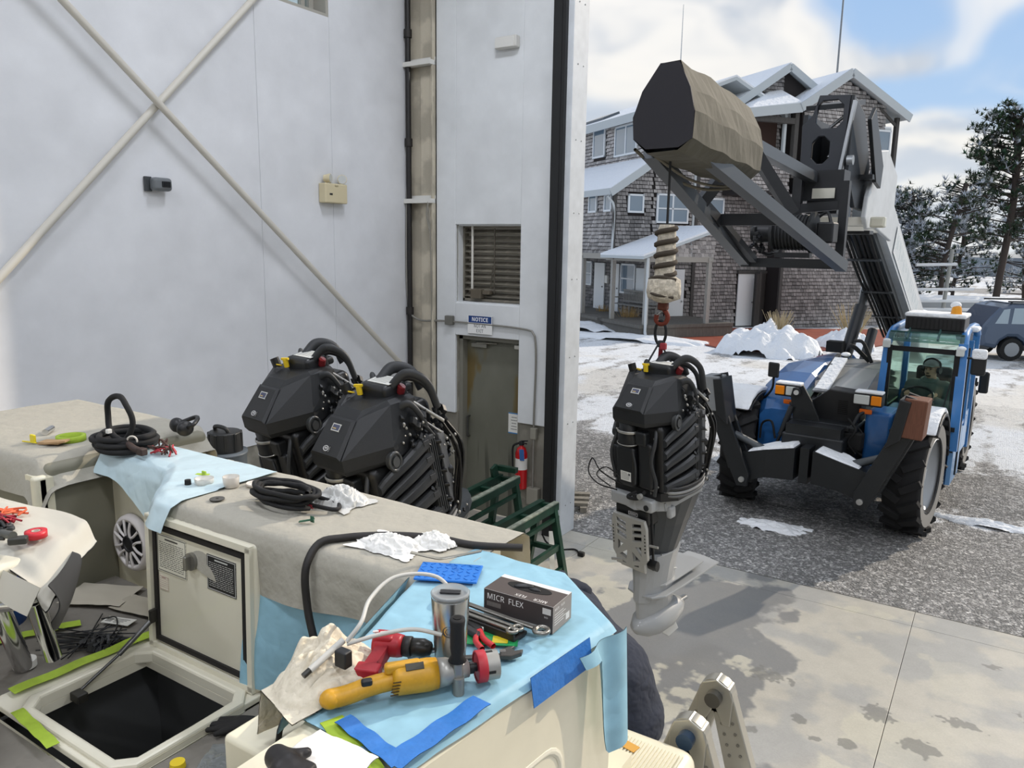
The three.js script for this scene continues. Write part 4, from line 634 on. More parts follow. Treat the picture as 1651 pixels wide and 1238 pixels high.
  part('engine_hood', hood, blue, t); part('front_panel', [rb(0.3, 0.72, 0.5, 0.05, 0.62, 1.05, 0.0), rb(0.6, 0.5, 1.4, 0.05, 0.75, 1.0, -0.8)], blue, t);
  part('side_skirt', [bx(0.5, 0.6, 1.5, -0.75, 0.75, -1.75), bx(0.04, 0.8, 1.1, 1.24, 0.75, -1.55)], blue, t);
  // boom trough between hood and cab
  part('service_cover', [at(ext([[-0.27, 1.2], [0.32, 1.2], [0.32, 1.58], [-0.05, 1.6], [-0.27, 1.42]], 0.3, 0.015), 0.08, 0, 0.0), bx(0.7, 0.03, 0.3, 0, 1.19, 0.3)], blackPlastic, t);
  part('vent_slots', [...Array(8)].map((_, i) => bx(0.11, 0.008, 0.01, 0.2, 1.32 + i * 0.022, 0.153)), M(0x050505, { r: 0.9 }), t);
  part('deck_plate', [beam([0.05, 1.5, -0.15], [0.05, 1.72, -1.0], 0.6, 0.02), bx(0.55, 0.02, 0.9, 0.05, 1.72, -1.5)], M(0xa8abac, { r: 0.35, m: 0.5 }), t);
  part('side_guard', [at(ext([[0.15, 1.38], [-0.15, 1.38], [-0.3, 1.5], [-0.75, 1.78], [-1.15, 1.88], [-1.2, 1.82], [-0.4, 1.5]], 0.06, 0.01), -0.2, 0, 0, 0, -Math.PI / 2, 0), rod([-0.18, 1.5, -0.2], [-0.1, 1.86, -1.15], 0.03)], blackPlastic, t);
  part('guard_snow', [beam([-0.14, 1.53, -0.15], [-0.12, 1.84, -0.95], 0.16, 0.03), el(0.06, 0.03, 0.09, -0.1, 1.88, -1.1)], snow, t);
  // headlamp boxes with amber indicators, markers and the yoke that carries them
  for (const s of [-1, 1]) {
    const x = s * 0.46 + 0.04, o = s * 0.09;
    const b = part('headlamp', rb(0.31, 0.15, 0.16, 0.015, x, 1.55, 0.24), blackPlastic, t); part('lamp_lens', rb(0.17, 0.11, 0.02, 0.01, x - o * 0.75, 1.55, 0.325), lampGlass, b); part('indicator', rb(0.11, 0.11, 0.03, 0.01, x + o, 1.55, 0.325), amber, b); part('lamp_snow', rb(0.3, 0.03, 0.15, 0.012, x, 1.635, 0.24), snow, b);
    part('marker_lamp', [rb(0.14, 0.06, 0.03, 0.02, x - s * 0.02, 1.405, 0.28)], M(0xd2620e, { r: 0.3 }), t);
    part('lamp_bracket', [tube([[x, 1.42, 0.26], [x - s * 0.08, 1.36, 0.3], [x - s * 0.14, 1.22, 0.36], [x - s * 0.24, 1.16, 0.42], [0, 1.155, 0.44]], 0.022, 24, 8)], tblack, t);
  }
  part('yoke_plate', [at(ext([[-0.34, 1.6], [-0.22, 1.64], [-0.1, 1.45], [0.02, 1.2], [-0.02, 1.15], [-0.3, 1.15], [-0.36, 1.5]], 0.04, 0.006), 0, 0, 0.36), cy(0.05, 0.05, 0.1, 16, -0.28, 1.56, 0.38, Math.PI / 2)], tblack, t);
  part('yoke_bolt', [cy(0.03, 0.03, 0.12, 12, -0.28, 1.56, 0.39, Math.PI / 2)], M(0xd7d7d4, { r: 0.4, m: 0.4 }), t);
  part('hydraulic_cylinder', [rod([-0.33, 1.38, 0.4], [-0.42, 1.02, 0.46], 0.035), rod([-0.42, 1.02, 0.46], [-0.46, 0.9, 0.48], 0.018)], tblack, t);
  part('front_hoses', [tube([[0.3, 1.3, 0.3], [0.42, 1.2, 0.42], [0.36, 1.05, 0.46], [0.44, 0.92, 0.42]], 0.014, 16, 6), tube([[0.34, 1.28, 0.28], [0.5, 1.12, 0.38], [0.42, 1.0, 0.44], [0.5, 0.9, 0.38]], 0.012, 16, 6), tube([[-0.5, 0.95, 0.4], [-0.58, 1.15, 0.35], [-0.7, 1.1, 0.3], [-0.72, 0.9, 0.3]], 0.014, 16, 6), rb(0.2, 0.2, 0.16, 0.02, 0.4, 1.06, 0.36)], blackRubber, t);
  part('rear_view_mirror', [rb(0.15, 0.19, 0.04, 0.02, -0.66, 1.76, 0.14, 0, -0.25, 0), tube([[-0.66, 1.66, 0.12], [-0.68, 1.52, 0.08], [-0.76, 1.4, 0.04], [-0.82, 1.36, 0.0]], 0.016, 14, 8)], blackPlastic, t);
  // ---- cab ----
  const cab = new THREE.Group(); cab.name = 'cab'; t.add(cab);
  const X0 = 0.42, X1 = 1.30, ZF = -0.82, ZB = -2.3, HB = 1.12, HT = 2.16;
  part('cab_frame', [beam([X0, HB, ZF + 0.06], [X0 + 0.02, HT, ZF - 0.06], 0.07, 0.08, V(1, 0, 0)), beam([X1, 0.85, ZF + 0.04], [X1 - 0.02, HT, ZF - 0.06], 0.08, 0.1, V(1, 0, 0)), bx(0.08, HT - 0.6, 0.08, X1 - 0.02, (HT + 0.6) / 2, ZB), bx(0.08, HT - 0.9, 0.08, X0 + 0.02, (HT + 0.9) / 2, ZB), tube([[X1 - 0.02, HT - 0.05, ZF - 0.06], [X1 - 0.03, HT + 0.08, ZF - 0.2], [X1 - 0.04, HT + 0.12, -1.3], [X1 - 0.03, HT + 0.1, ZB + 0.1], [X1 - 0.02, HT, ZB]], 0.05, 30, 8), tube([[X0 + 0.02, HT - 0.05, ZF - 0.06], [X0 + 0.03, HT + 0.08, ZF - 0.2], [X0 + 0.04, HT + 0.12, -1.3], [X0 + 0.03, HT + 0.1, ZB + 0.1], [X0 + 0.02, HT, ZB]], 0.05, 30, 8), bx(0.05, 0.05, 0.9, X1, 1.12, -1.3), bx(0.06, 1.1, 0.06, X1, 1.6, -1.5)], M(0x3f7fc0, { r: 0.35, phys: 1, clearcoat: 0.4 }), cab);
  part('door_panel', [bx(0.05, 0.72, 0.75, X1 - 0.02, 0.76, -1.2), bx(0.05, 0.5, 0.5, X1 - 0.02, 0.92, -1.85)], M(0x6f9fd0, { r: 0.35, phys: 1, clearcoat: 0.4 }), cab);
  part('door_hinges', [rod([X1 + 0.02, 1.0, -0.95], [X1 + 0.02, 1.25, -0.95], 0.018), rod([X1 + 0.02, 1.12, -0.9], [X1 - 0.02, 1.3, -0.85], 0.01), rod([X1 + 0.03, 0.5, -1.0], [X1 + 0.03, 2.1, -1.05], 0.012)], blackPaint, cab);
  const cg = M(0xe9f3ee, { phys: 1, r: 0.02, transmission: 1, thickness: 0, ior: 1.3 });
  part('windscreen', [beam([0.86, HB, ZF + 0.05], [0.86, HT - 0.1, ZF - 0.05], X1 - X0 - 0.06, 0.008, V(0, 0, 1))], cg, cab);
  part('windscreen_seal', [bx(X1 - X0, 0.06, 0.05, 0.86, HT - 0.11, ZF - 0.04), bx(X1 - X0, 0.05, 0.06, 0.86, HB, ZF + 0.06), bx(0.05, HT - HB - 0.1, 0.04, X0 + 0.06, (HB + HT) / 2 - 0.02, ZF - 0.01), bx(0.06, HT - HB - 0.1, 0.04, X1 - 0.07, (HB + HT) / 2 - 0.02, ZF - 0.01)], blackRubber, cab);
  part('roof_visor', at(new THREE.CylinderGeometry(0.12, 0.12, X1 - X0 - 0.04, 16, 1, true, 0, Math.PI * 0.62), 0.86, HT - 0.02, ZF - 0.16, 0, 0, Math.PI / 2), M(0x7fa39b, { phys: 1, r: 0.08, transmission: 0.75, thickness: 0, side: THREE.DoubleSide }), cab);
  part('roof_glass', [bx(X1 - X0 - 0.06, 0.012, 0.55, 0.86, HT + 0.1, -1.2), bx(0.02, 0.03, 0.3, 0.66, HT + 0.1, ZF - 0.12, 0.5), bx(0.02, 0.03, 0.3, 1.0, HT + 0.1, ZF - 0.12, 0.5)], M(0x5f8a86, { phys: 1, r: 0.1, transmission: 0.6, thickness: 0 }), cab);
  part('side_glass', [bx(0.008, 0.95, 0.62, X1 - 0.01, 1.63, -1.18), bx(0.008, 0.95, 0.65, X1 - 0.01, 1.63, -1.9), bx(0.008, 0.95, 1.3, X0 + 0.02, 1.63, -1.55), bx(X1 - X0 - 0.1, 0.85, 0.008, 0.86, 1.66, ZB)], cg, cab);
  part('cab_floor', [bx(X1 - X0, 0.08, 1.5, 0.86, 0.86, -1.55), bx(X1 - X0, 0.3, 0.06, 0.86, 0.98, ZF - 0.02), bx(X1 - X0, 0.5, 0.05, 0.86, 1.05, ZB)], tblack, cab);
  part('dashboard', [rb(0.5, 0.16, 0.25, 0.05, 0.75, 1.12, -1.02), rod([0.78, 1.12, -1.05], [0.78, 1.36, -1.25], 0.03)], blackPlastic, cab);
  part('steering_wheel', [at(new THREE.TorusGeometry(0.185, 0.016, 8, 32), 0, 0, 0).rotateX(-Math.PI / 2 + 0.55).translate(0.78, 1.40, -1.28), rod([0.62, 1.38, -1.27], [0.94, 1.38, -1.27], 0.012)], blackPlastic, cab);
  part('wiper', [rod([1.12, 1.2, ZF + 0.06], [1.2, 1.72, ZF + 0.02], 0.008), rod([1.14, 1.2, ZF + 0.07], [1.0, 1.16, ZF + 0.09], 0.015)], blackPlastic, cab);
  part('seat', [rb(0.46, 0.12, 0.46, 0.05, 0.86, 1.1, -1.75), rb(0.44, 0.6, 0.12, 0.05, 0.86, 1.42, -2.02, 0.1)], M(0x232628, { r: 0.8 }), cab);
  part('roof_unit', [rb(0.66, 0.17, 0.5, 0.02, 0.92, 2.37, -1.25)], blackPlastic, cab); part('roof_unit_grille', [...Array(13)].map((_, i) => bx(0.012, 0.13, 0.02, 0.63 + i * 0.048, 2.37, -0.995)), M(0x0a0a0b, { r: 0.7 }), cab); part('roof_unit_snow', [rb(0.68, 0.05, 0.54, 0.022, 0.92, 2.475, -1.25), rb(0.2, 0.06, 0.3, 0.03, 1.28, 2.3, -1.5)], snow, cab);
  part('beacon', [cy(0.055, 0.065, 0.08, 18, 1.13, 2.52, -1.15), sp(0.055, 18, 10, 1.13, 2.56, -1.15)], M(0xe79a1e, { r: 0.3 }), cab); part('beacon_snow', el(0.062, 0.045, 0.06, 1.115, 2.605, -1.17), snow, cab);
  parts('work_lamp', [rb(0.09, 0.09, 0.06, 0.015, X0 + 0.02, 2.1, ZF + 0.02), rb(0.09, 0.09, 0.06, 0.015, X1 - 0.04, 2.06, ZF + 0.02)], lampGlass, cab); part('lamp_snow', [el(0.045, 0.022, 0.035, X0 + 0.02, 2.15, ZF + 0.02), el(0.05, 0.03, 0.04, X1 - 0.03, 2.11, ZF + 0.02)], snow, cab);
  part('wing_mirror', [rb(0.16, 0.25, 0.06, 0.03, 1.46, 1.93, -0.82), rod([X1, 2.0, -0.86], [1.42, 2.0, -0.84], 0.014)], blackPlastic, cab); part('mirror_snow', rb(0.16, 0.12, 0.1, 0.03, 1.46, 2.06, -0.82), snow, cab); part('wing_mirror', [rb(0.12, 0.3, 0.06, 0.03, 1.42, 1.5, -2.4), rod([X1, 1.6, -2.35], [1.4, 1.6, -2.4], 0.014)], blackPlastic, cab);
  // ---- boom ----
  const boom = new THREE.Group(); boom.name = 'boom'; t.add(boom);
  const bp = (z, dy = 0) => 2.38 + 0.47 * (z + 3.44) + dy;         // underside height at z
  part('outer_section', loft([[[-0.16, bp(-5.2), -5.2], [0.24, bp(-5.2), -5.2], [0.24, bp(-5.2) + 0.55, -5.2], [-0.16, bp(-5.2) + 0.55, -5.2]], [[-0.16, bp(-1.0), -1.0], [0.22, bp(-1.0), -1.0], [0.22, bp(-1.0) + 0.6, -1.0], [-0.16, bp(-1.0) + 0.6, -1.0]]]), boomWhite, boom);
  part('outer_section_end', [at(ext([[-0.05, 0], [0.75, 0.3], [0.8, 0.62], [0.5, 0.8], [0.0, 0.62], [-0.3, 0.3]], 0.52, 0.04), 0.06, bp(-5.4) - 0.12, -5.0, 0, -Math.PI / 2, 0)], boomWhite, boom); part('boom_end_snow', [el(0.26, 0.09, 0.45, 0.06, bp(-5.2) + 0.62, -5.3)], snow, boom);
  part('inner_section', loft([[[-0.27, bp(-4.2, 0.02), -4.2], [-0.165, bp(-4.2, -0.12), -4.2], [0.13, bp(-4.2, -0.12), -4.2], [0.13, bp(-4.2, 0.02), -4.2]], [[-0.27, bp(-0.75, 0.02), -0.75], [-0.165, bp(-0.75, -0.1), -0.75], [0.13, bp(-0.75, -0.1), -0.75], [0.13, bp(-0.75, 0.02), -0.75]]]), M(0x4b4f51, { r: 0.5, m: 0.3 }), boom);
  for (const [x, r] of [[-0.24, 0.02], [-0.19, 0.018], [-0.12, 0.022], [-0.05, 0.018], [0.0, 0.02], [0.07, 0.024]]) part('hydraulic_hose', tube([[x, bp(-4.3, -0.14), -4.3], [x + 0.015, bp(-3, -0.15), -3], [x, bp(-2, -0.14), -2], [x + 0.02, bp(-0.8, -0.12), -0.8]], r, 20, 6), blackRubber, boom);
  for (const z of [-3.4, -2.5, -1.5]) part('hose_clamp', bx(0.42, 0.02, 0.05, -0.07, bp(z, -0.16), z, -0.44), tgrey, boom);
  const dm = canvasMat(512, 128, (x, w, h) => { x.fillStyle = '#d5dade'; x.fillRect(0, 0, w, h); x.strokeStyle = '#9db0b8'; x.lineWidth = 3; for (let i = 0; i < 34; i++) { x.beginPath(); x.moveTo(10 + i * 15, 16); x.lineTo(2 + i * 15, 112); x.stroke(); if (i % 3) { x.beginPath(); x.moveTo(10 + i * 15, 16 + (i % 4) * 12); x.lineTo(17 + i * 15, 100 - (i % 5) * 10); x.stroke(); } } });
  uvpart('side_lettering', at(new THREE.BoxGeometry(2.6, 0.4, 0.004), 0, 0, 0).rotateZ(-0.44).rotateY(Math.PI / 2).translate(0.236, bp(-3.0) + 0.28, -3.0), dm, boom);
  part('lift_cylinder', [rod([-0.4, 1.55, -2.3], [-0.28, 2.45, -2.6], 0.09), rod([-0.28, 2.45, -2.6], [-0.25, 2.95, -2.75], 0.05)], tblack, boom); part('lift_cylinder', [rod([-0.05, 1.6, -1.9], [-0.05, 2.1, -2.4], 0.07)], tblack, boom); part('white_post', rod([-0.36, 2.1, -2.9], [-0.3, 2.85, -2.9], 0.06), boomWhite, boom); parts('hose_bundle', [tube([[0.1, 1.75, -1.6], [-0.1, 1.95, -1.5], [-0.2, 1.9, -1.7], [-0.25, 1.7, -1.8]], 0.03, 16, 6), tube([[0.15, 1.75, -1.5], [0.0, 2.0, -1.6], [-0.15, 2.0, -1.8]], 0.025, 16, 6), bx(0.22, 0.16, 0.2, -0.5, 1.85, -2.2)], blackRubber, boom);
  // white gooseneck nose
  const nose = [[-1.15, 3.38], [-0.2, 3.52], [0.28, 3.5], [0.42, 3.62], [0.36, 3.85], [0.18, 4.12], [0.0, 4.38], [-0.5, 4.44], [-1.15, 4.2]];
  for (const x of [-0.24, 0.28]) part('nose_cheek', at(ext(nose, 0.05, 0.012), x, 0, 0, 0, -Math.PI / 2, 0).translate(0, 0, 0), boomWhite, boom);
  part('nose_floor', [bx(0.5, 0.05, 1.2, 0.02, 3.5, -0.25), bx(0.5, 0.1, 0.06, 0.02, 3.58, 0.3)], M(0xe2e0d6, { r: 0.5 }), boom); part('nose_lower_plate', [bx(0.62, 0.04, 0.2, 0.02, 3.46, 0.15)], tblack, boom);
  part('boom_lamp', [rb(0.16, 0.12, 0.1, 0.02, 0.42, 3.57, 0.3), rb(0.13, 0.09, 0.02, 0.01, 0.42, 3.57, 0.355)], M(0xd8d6c6, { r: 0.2 }), boom);
  // dark carriage head with openings
  const hd = new THREE.Group(); hd.name = 'carriage'; t.add(hd);
  const rr = (x0, y0, x1, y1, c) => [[x0 + c, y0], [x1 - c, y0], [x1, y0 + c], [x1, y1 - c], [x1 - c, y1], [x0 + c, y1], [x0, y1 - c], [x0, y0 + c]];
  part('carriage_plate', at(ext([[-0.26, 4.02], [0.02, 3.94], [0.16, 4.08], [0.19, 4.84], [-0.12, 4.86], [-0.18, 4.66], [-0.28, 4.56]], 0.05, 0.008, [rr(-0.14, 4.52, 0.13, 4.8, 0.06), rr(-0.16, 4.16, 0.02, 4.44, 0.06)]), 0, 0, 1.02), M(0x2b2f36, { r: 0.45 }), hd);
  part('carriage_body', [bx(0.05, 0.8, 0.9, -0.26, 4.28, 0.55), at(ext([[1.02, 4.05], [1.02, 4.84], [0.5, 4.72], [0.05, 4.2], [0.15, 3.7], [0.6, 3.72]], 0.05, 0.008), 0.2, 0, 0, 0, -Math.PI / 2, 0), bx(0.46, 0.05, 0.6, -0.03, 4.8, 0.72, 0.2), bx(0.42, 0.4, 0.1, -0.03, 4.4, 0.35)], M(0x22262b, { r: 0.45 }), hd);
  part('carriage_flange', [at(ext([[0.9, 4.6], [0.72, 4.74], [0.1, 4.2], [0.15, 3.95], [0.4, 4.0]], 0.04, 0.006), 0.36, 0, 0, 0, -Math.PI / 2, 0), bx(0.26, 0.05, 0.3, 0.24, 4.05, 0.4)], tblack, hd);
  part('flange_edge', [beam([0.23, 4.78, 1.0], [0.12, 3.72, 1.1], 0.03, 0.07, V(0, 0, 1)), cy(0.05, 0.05, 0.06, 14, 0.245, 4.18, 1.06, 0, 0, Math.PI / 2)], M(0x9da1a4, { r: 0.4, m: 0.5 }), hd);
  part('carriage_rods', [rod([0.02, 4.3, 0.85], [0.05, 4.62, 0.7], 0.02), rod([-0.05, 4.25, 0.8], [0.05, 4.4, 0.75], 0.016), rod([-0.06, 4.55, 0.8], [0.1, 4.68, 0.8], 0.018)], M(0xa3a6a8, { r: 0.35, m: 0.7 }), hd);
  // ---- hoist jib ----
  const jib = new THREE.Group(); jib.name = 'hoist_jib'; t.add(jib);
  const jm = M(0x55595d, { r: 0.38, m: 0.6 }), jb = M(0x1b1d20, { r: 0.45 });
  part('side_beam', beam([0.47, 3.10, 1.95], [0.1, 3.96, 4.85], 0.1, 0.1), jm, jib); part('side_beam', beam([-0.47, 3.12, 1.95], [-0.16, 3.9, 4.85], 0.1, 0.1), jm, jib);
  part('top_beam', beam([0.0, 3.98, 1.5], [-0.02, 4.2, 4.6], 0.1, 0.1), jm, jib);
  part('rear_bar', [bx(1.0, 0.09, 0.12, 0, 3.12, 1.95), bx(0.34, 0.05, 0.1, 0.0, 3.2, 1.95)], jb, jib);
  parts('cross_bar', [beam([-0.33, 3.5, 3.2], [0.32, 3.5, 3.2], 0.08, 0.1), beam([-0.16, 3.66, 1.6], [0.38, 3.7, 1.6], 0.07, 0.09)], jb, jib);
  part('a_brace', [beam([-0.06, 4.12, 3.2], [0.26, 3.56, 2.95], 0.1, 0.09), beam([-0.06, 4.1, 3.3], [-0.3, 3.62, 3.6], 0.1, 0.09), beam([-0.3, 3.62, 3.6], [-0.3, 3.48, 3.2], 0.09, 0.09)], jb, jib);
  part('upright', [bx(0.08, 0.7, 0.08, -0.1, 3.72, 1.6), bx(0.08, 0.75, 0.08, 0.36, 3.55, 1.62), bx(0.1, 0.5, 0.1, -0.2, 3.5, 1.7), beam([-0.3, 3.5, 3.15], [-0.34, 3.15, 2.1], 0.06, 0.06)], jb, jib);
  part('mount_box', [bx(0.5, 0.3, 0.25, 0.05, 3.9, 1.35), bx(0.3, 0.16, 0.5, 0.1, 3.7, 1.2)], jb, jib); part('rating_plate', bx(0.22, 0.1, 0.01, 0.12, 3.82, 1.5), M(0xcfcdbf, { r: 0.6 }), jib);
  part('winch_drum', [cy(0.16, 0.16, 0.34, 24, -0.02, 3.42, 1.9, 0, 0, Math.PI / 2), cy(0.2, 0.2, 0.03, 24, -0.2, 3.42, 1.9, 0, 0, Math.PI / 2), cy(0.2, 0.2, 0.03, 24, 0.16, 3.42, 1.9, 0, 0, Math.PI / 2), ...[...Array(9)].map((_, i) => at(new THREE.TorusGeometry(0.165, 0.012, 6, 24), -0.16 + i * 0.034, 3.42, 1.9, 0, Math.PI / 2, 0))], M(0x2a2c2e, { r: 0.55, m: 0.3 }), jib);
  part('winch_motor', [cy(0.1, 0.1, 0.22, 16, -0.32, 3.42, 1.9, 0, 0, Math.PI / 2), rb(0.16, 0.2, 0.2, 0.02, 0.28, 3.42, 1.85), tube([[-0.36, 3.46, 1.9], [-0.42, 3.3, 1.85], [-0.3, 3.2, 1.8], [-0.2, 3.25, 1.75]], 0.018, 14, 6), tube([[0.3, 3.5, 1.8], [0.24, 3.62, 1.75], [0.1, 3.5, 1.7], [0.2, 3.4, 1.65]], 0.016, 14, 6), ...[...Array(26)].map((_, i) => { const a = i * 2.4, q = 0.11 + 0.04 * Math.sin(i * 1.7); return rb(0.035, 0.05, 0.035, 0.008, -0.36 + 0.03 * Math.sin(i), 3.36 + q * Math.sin(a), 1.93 + q * Math.cos(a), i, i * 2, 0); })], jb, jib);
  part('sheave', [cy(0.1, 0.1, 0.05, 24, -0.06, 3.98, 4.72, 0, 0, Math.PI / 2), bx(0.2, 0.16, 0.1, -0.04, 3.95, 4.88)], tgrey, jib);
  part('winch_rope', [rod([-0.02, 3.55, 2.0], [-0.06, 4.07, 4.72], 0.008)], M(0x111111, { r: 0.6 }), jib);
}
// tarpaulin hood over the jib tip
{
  const cv = thing('tarpaulin_hood', 'grey-brown tarpaulin hood tied over the jib tip', 'cover', TX, TR);
  const sec = (z, cx, k, dy) => [[-0.02, 4.40], [0.11, 4.40], [0.19, 4.24], [0.225, 4.10], [0.22, 3.93], [0.13, 3.86], [-0.10, 3.86], [-0.19, 3.95], [-0.2, 4.08], [-0.14, 4.24]].map(([x, y]) => [cx + (x - 0.02) * k, 4.13 + (y - 4.13) * k + dy, z]);
  const rings = []; for (let i = 0; i <= 14; i++) { const u = i / 14; rings.push(sec(5.12 - 1.42 * u, 0.06 - 0.04 * u, 1 + 0.06 * Math.sin(u * 3), -0.08 * u).map(([x, y, z], j) => [x + 0.007 * Math.sin(u * 15 + j * 2.3), y + 0.006 * Math.sin(u * 19 + j * 1.7), z])); }
  part('hood_sides', loft(rings, false), M(0x5d5a4e, { r: 0.8, side: THREE.DoubleSide, map: rep(T.mottle, 0.5), bumpMap: rep(T.crumple, 0.8), bumpScale: 0.006 }), cv);
  const F = sec(5.125, 0.06, 1.0, 0).map(([x, y, z]) => [x, Math.max(y, 3.88), z]), F2 = F.map(([x, y, z]) => [x, y, z - 0.012]);
  part('front_flap', loft([F2, F]), M(0x232229, { r: 0.7 }), cv, 'dark front flap');
  part('tie_cord', [tube([[-0.1, 3.86, 4.9], [-0.05, 3.74, 4.4], [0.05, 3.72, 4.0], [0.14, 3.78, 3.72]], 0.01, 18, 6), tube([[-0.2, 3.9, 5.0], [-0.22, 3.78, 4.5], [-0.1, 3.70, 4.0], [0.05, 3.72, 3.8]], 0.012, 18, 6)], M(0x6a6557, { r: 0.8 }), cv);
}
// driver
{
  const p = thing('person', 'driver in grey hoodie, cap and ear muffs at the wheel', 'person', TX, TR);
  const X = 0.86, Z = -1.62, body = blob([[X, 1.26, Z - 0.04, 0.15, X, 1.42, Z, 0.16], [X - 0.05, 1.42, Z, 0.13, X + 0.05, 1.42, Z, 0.13], [X - 0.17, 1.5, Z + 0.01, 0.08, X + 0.17, 1.5, Z + 0.01, 0.08], [X, 1.5, Z, 0.09, X, 1.58, Z + 0.02, 0.075],
    [X - 0.21, 1.49, Z + 0.02, 0.075, X - 0.26, 1.27, Z + 0.1, 0.062], [X - 0.26, 1.27, Z + 0.1, 0.06, X - 0.2, 1.38, Z + 0.24, 0.042], [X + 0.21, 1.49, Z + 0.02, 0.075, X + 0.26, 1.27, Z + 0.1, 0.062], [X + 0.26, 1.27, Z + 0.1, 0.06, X + 0.12, 1.36, Z + 0.24, 0.042],
    [X - 0.1, 1.2, Z, 0.1, X - 0.14, 1.19, Z + 0.42, 0.075], [X - 0.14, 1.19, Z + 0.42, 0.072, X - 0.14, 0.96, Z + 0.5, 0.055], [X + 0.1, 1.2, Z, 0.1, X + 0.14, 1.19, Z + 0.42, 0.075], [X + 0.14, 1.19, Z + 0.42, 0.072, X + 0.14, 0.96, Z + 0.5, 0.055]], 0.012, 0.05, 0.006);
  const b = part('body', body, M(0x5e6a66, { r: 0.9, map: rep(T.weave, 0.05) }), p); b.userData.label = 'grey hooded sweatshirt';
  part('hood', at(new THREE.TorusGeometry(0.085, 0.035, 8, 20), X, 1.57, Z + 0.0, Math.PI / 2 + 0.25), M(0x56625f, { r: 0.9 }), p);
  const skin = M(0xc99f86, { r: 0.6 }), hx = X + 0.015, hy = 1.725, hz = Z + 0.05;
  const hd = part('head', [at(headGeo().scale(0.95, 0.95, 0.95), hx, hy, hz, 0.05, -0.35, 0)], skin, p);
  const place = (g) => at(g, hx, hy, hz, 0.05, -0.35, 0);
  part('beard', [place(el(0.035, 0.02, 0.02, 0, -0.075, 0.068)), place(el(0.024, 0.006, 0.008, 0, -0.04, 0.088))], M(0x5a463b, { r: 0.9 }), hd); part('eyes', [place(el(0.011, 0.006, 0.006, -0.03, 0.012, 0.079)), place(el(0.011, 0.006, 0.006, 0.03, 0.012, 0.079)), place(el(0.02, 0.004, 0.006, -0.03, 0.032, 0.082)), place(el(0.02, 0.004, 0.006, 0.03, 0.032, 0.082))], M(0x33261f, { r: 0.5 }), hd);
  part('cap', [place(at(new THREE.SphereGeometry(0.104, 20, 10, 0, 6.283, 0, 1.5).scale(0.98, 0.82, 1.08), 0, 0.048, -0.012)), place(at(ext([[-0.075, 0], [-0.06, 0.06], [0, 0.08], [0.06, 0.06], [0.075, 0]], 0.012, 0.003), 0, 0.055, 0.08, Math.PI / 2 - 0.12))], M(0x8b8d8a, { r: 0.8 }), p);
  part('ear_muffs', [place(cy(0.04, 0.044, 0.035, 18, -0.1, -0.005, -0.005, 0, 0, Math.PI / 2)), place(cy(0.044, 0.04, 0.035, 18, 0.1, -0.005, -0.005, 0, 0, Math.PI / 2)), place(tube([[-0.112, 0.0, -0.005], [-0.1, 0.1, -0.01], [0, 0.145, -0.015], [0.1, 0.1, -0.01], [0.112, 0.0, -0.005]], 0.012, 24, 8))], blackPlastic, p);
  part('hand', hand(1, X - 0.22, 1.405, Z + 0.27, 0.4, 0.6, 0), skin, p); part('hand', hand(-1, X + 0.08, 1.385, Z + 0.27, 0.4, -0.4, 0), skin, p);
}
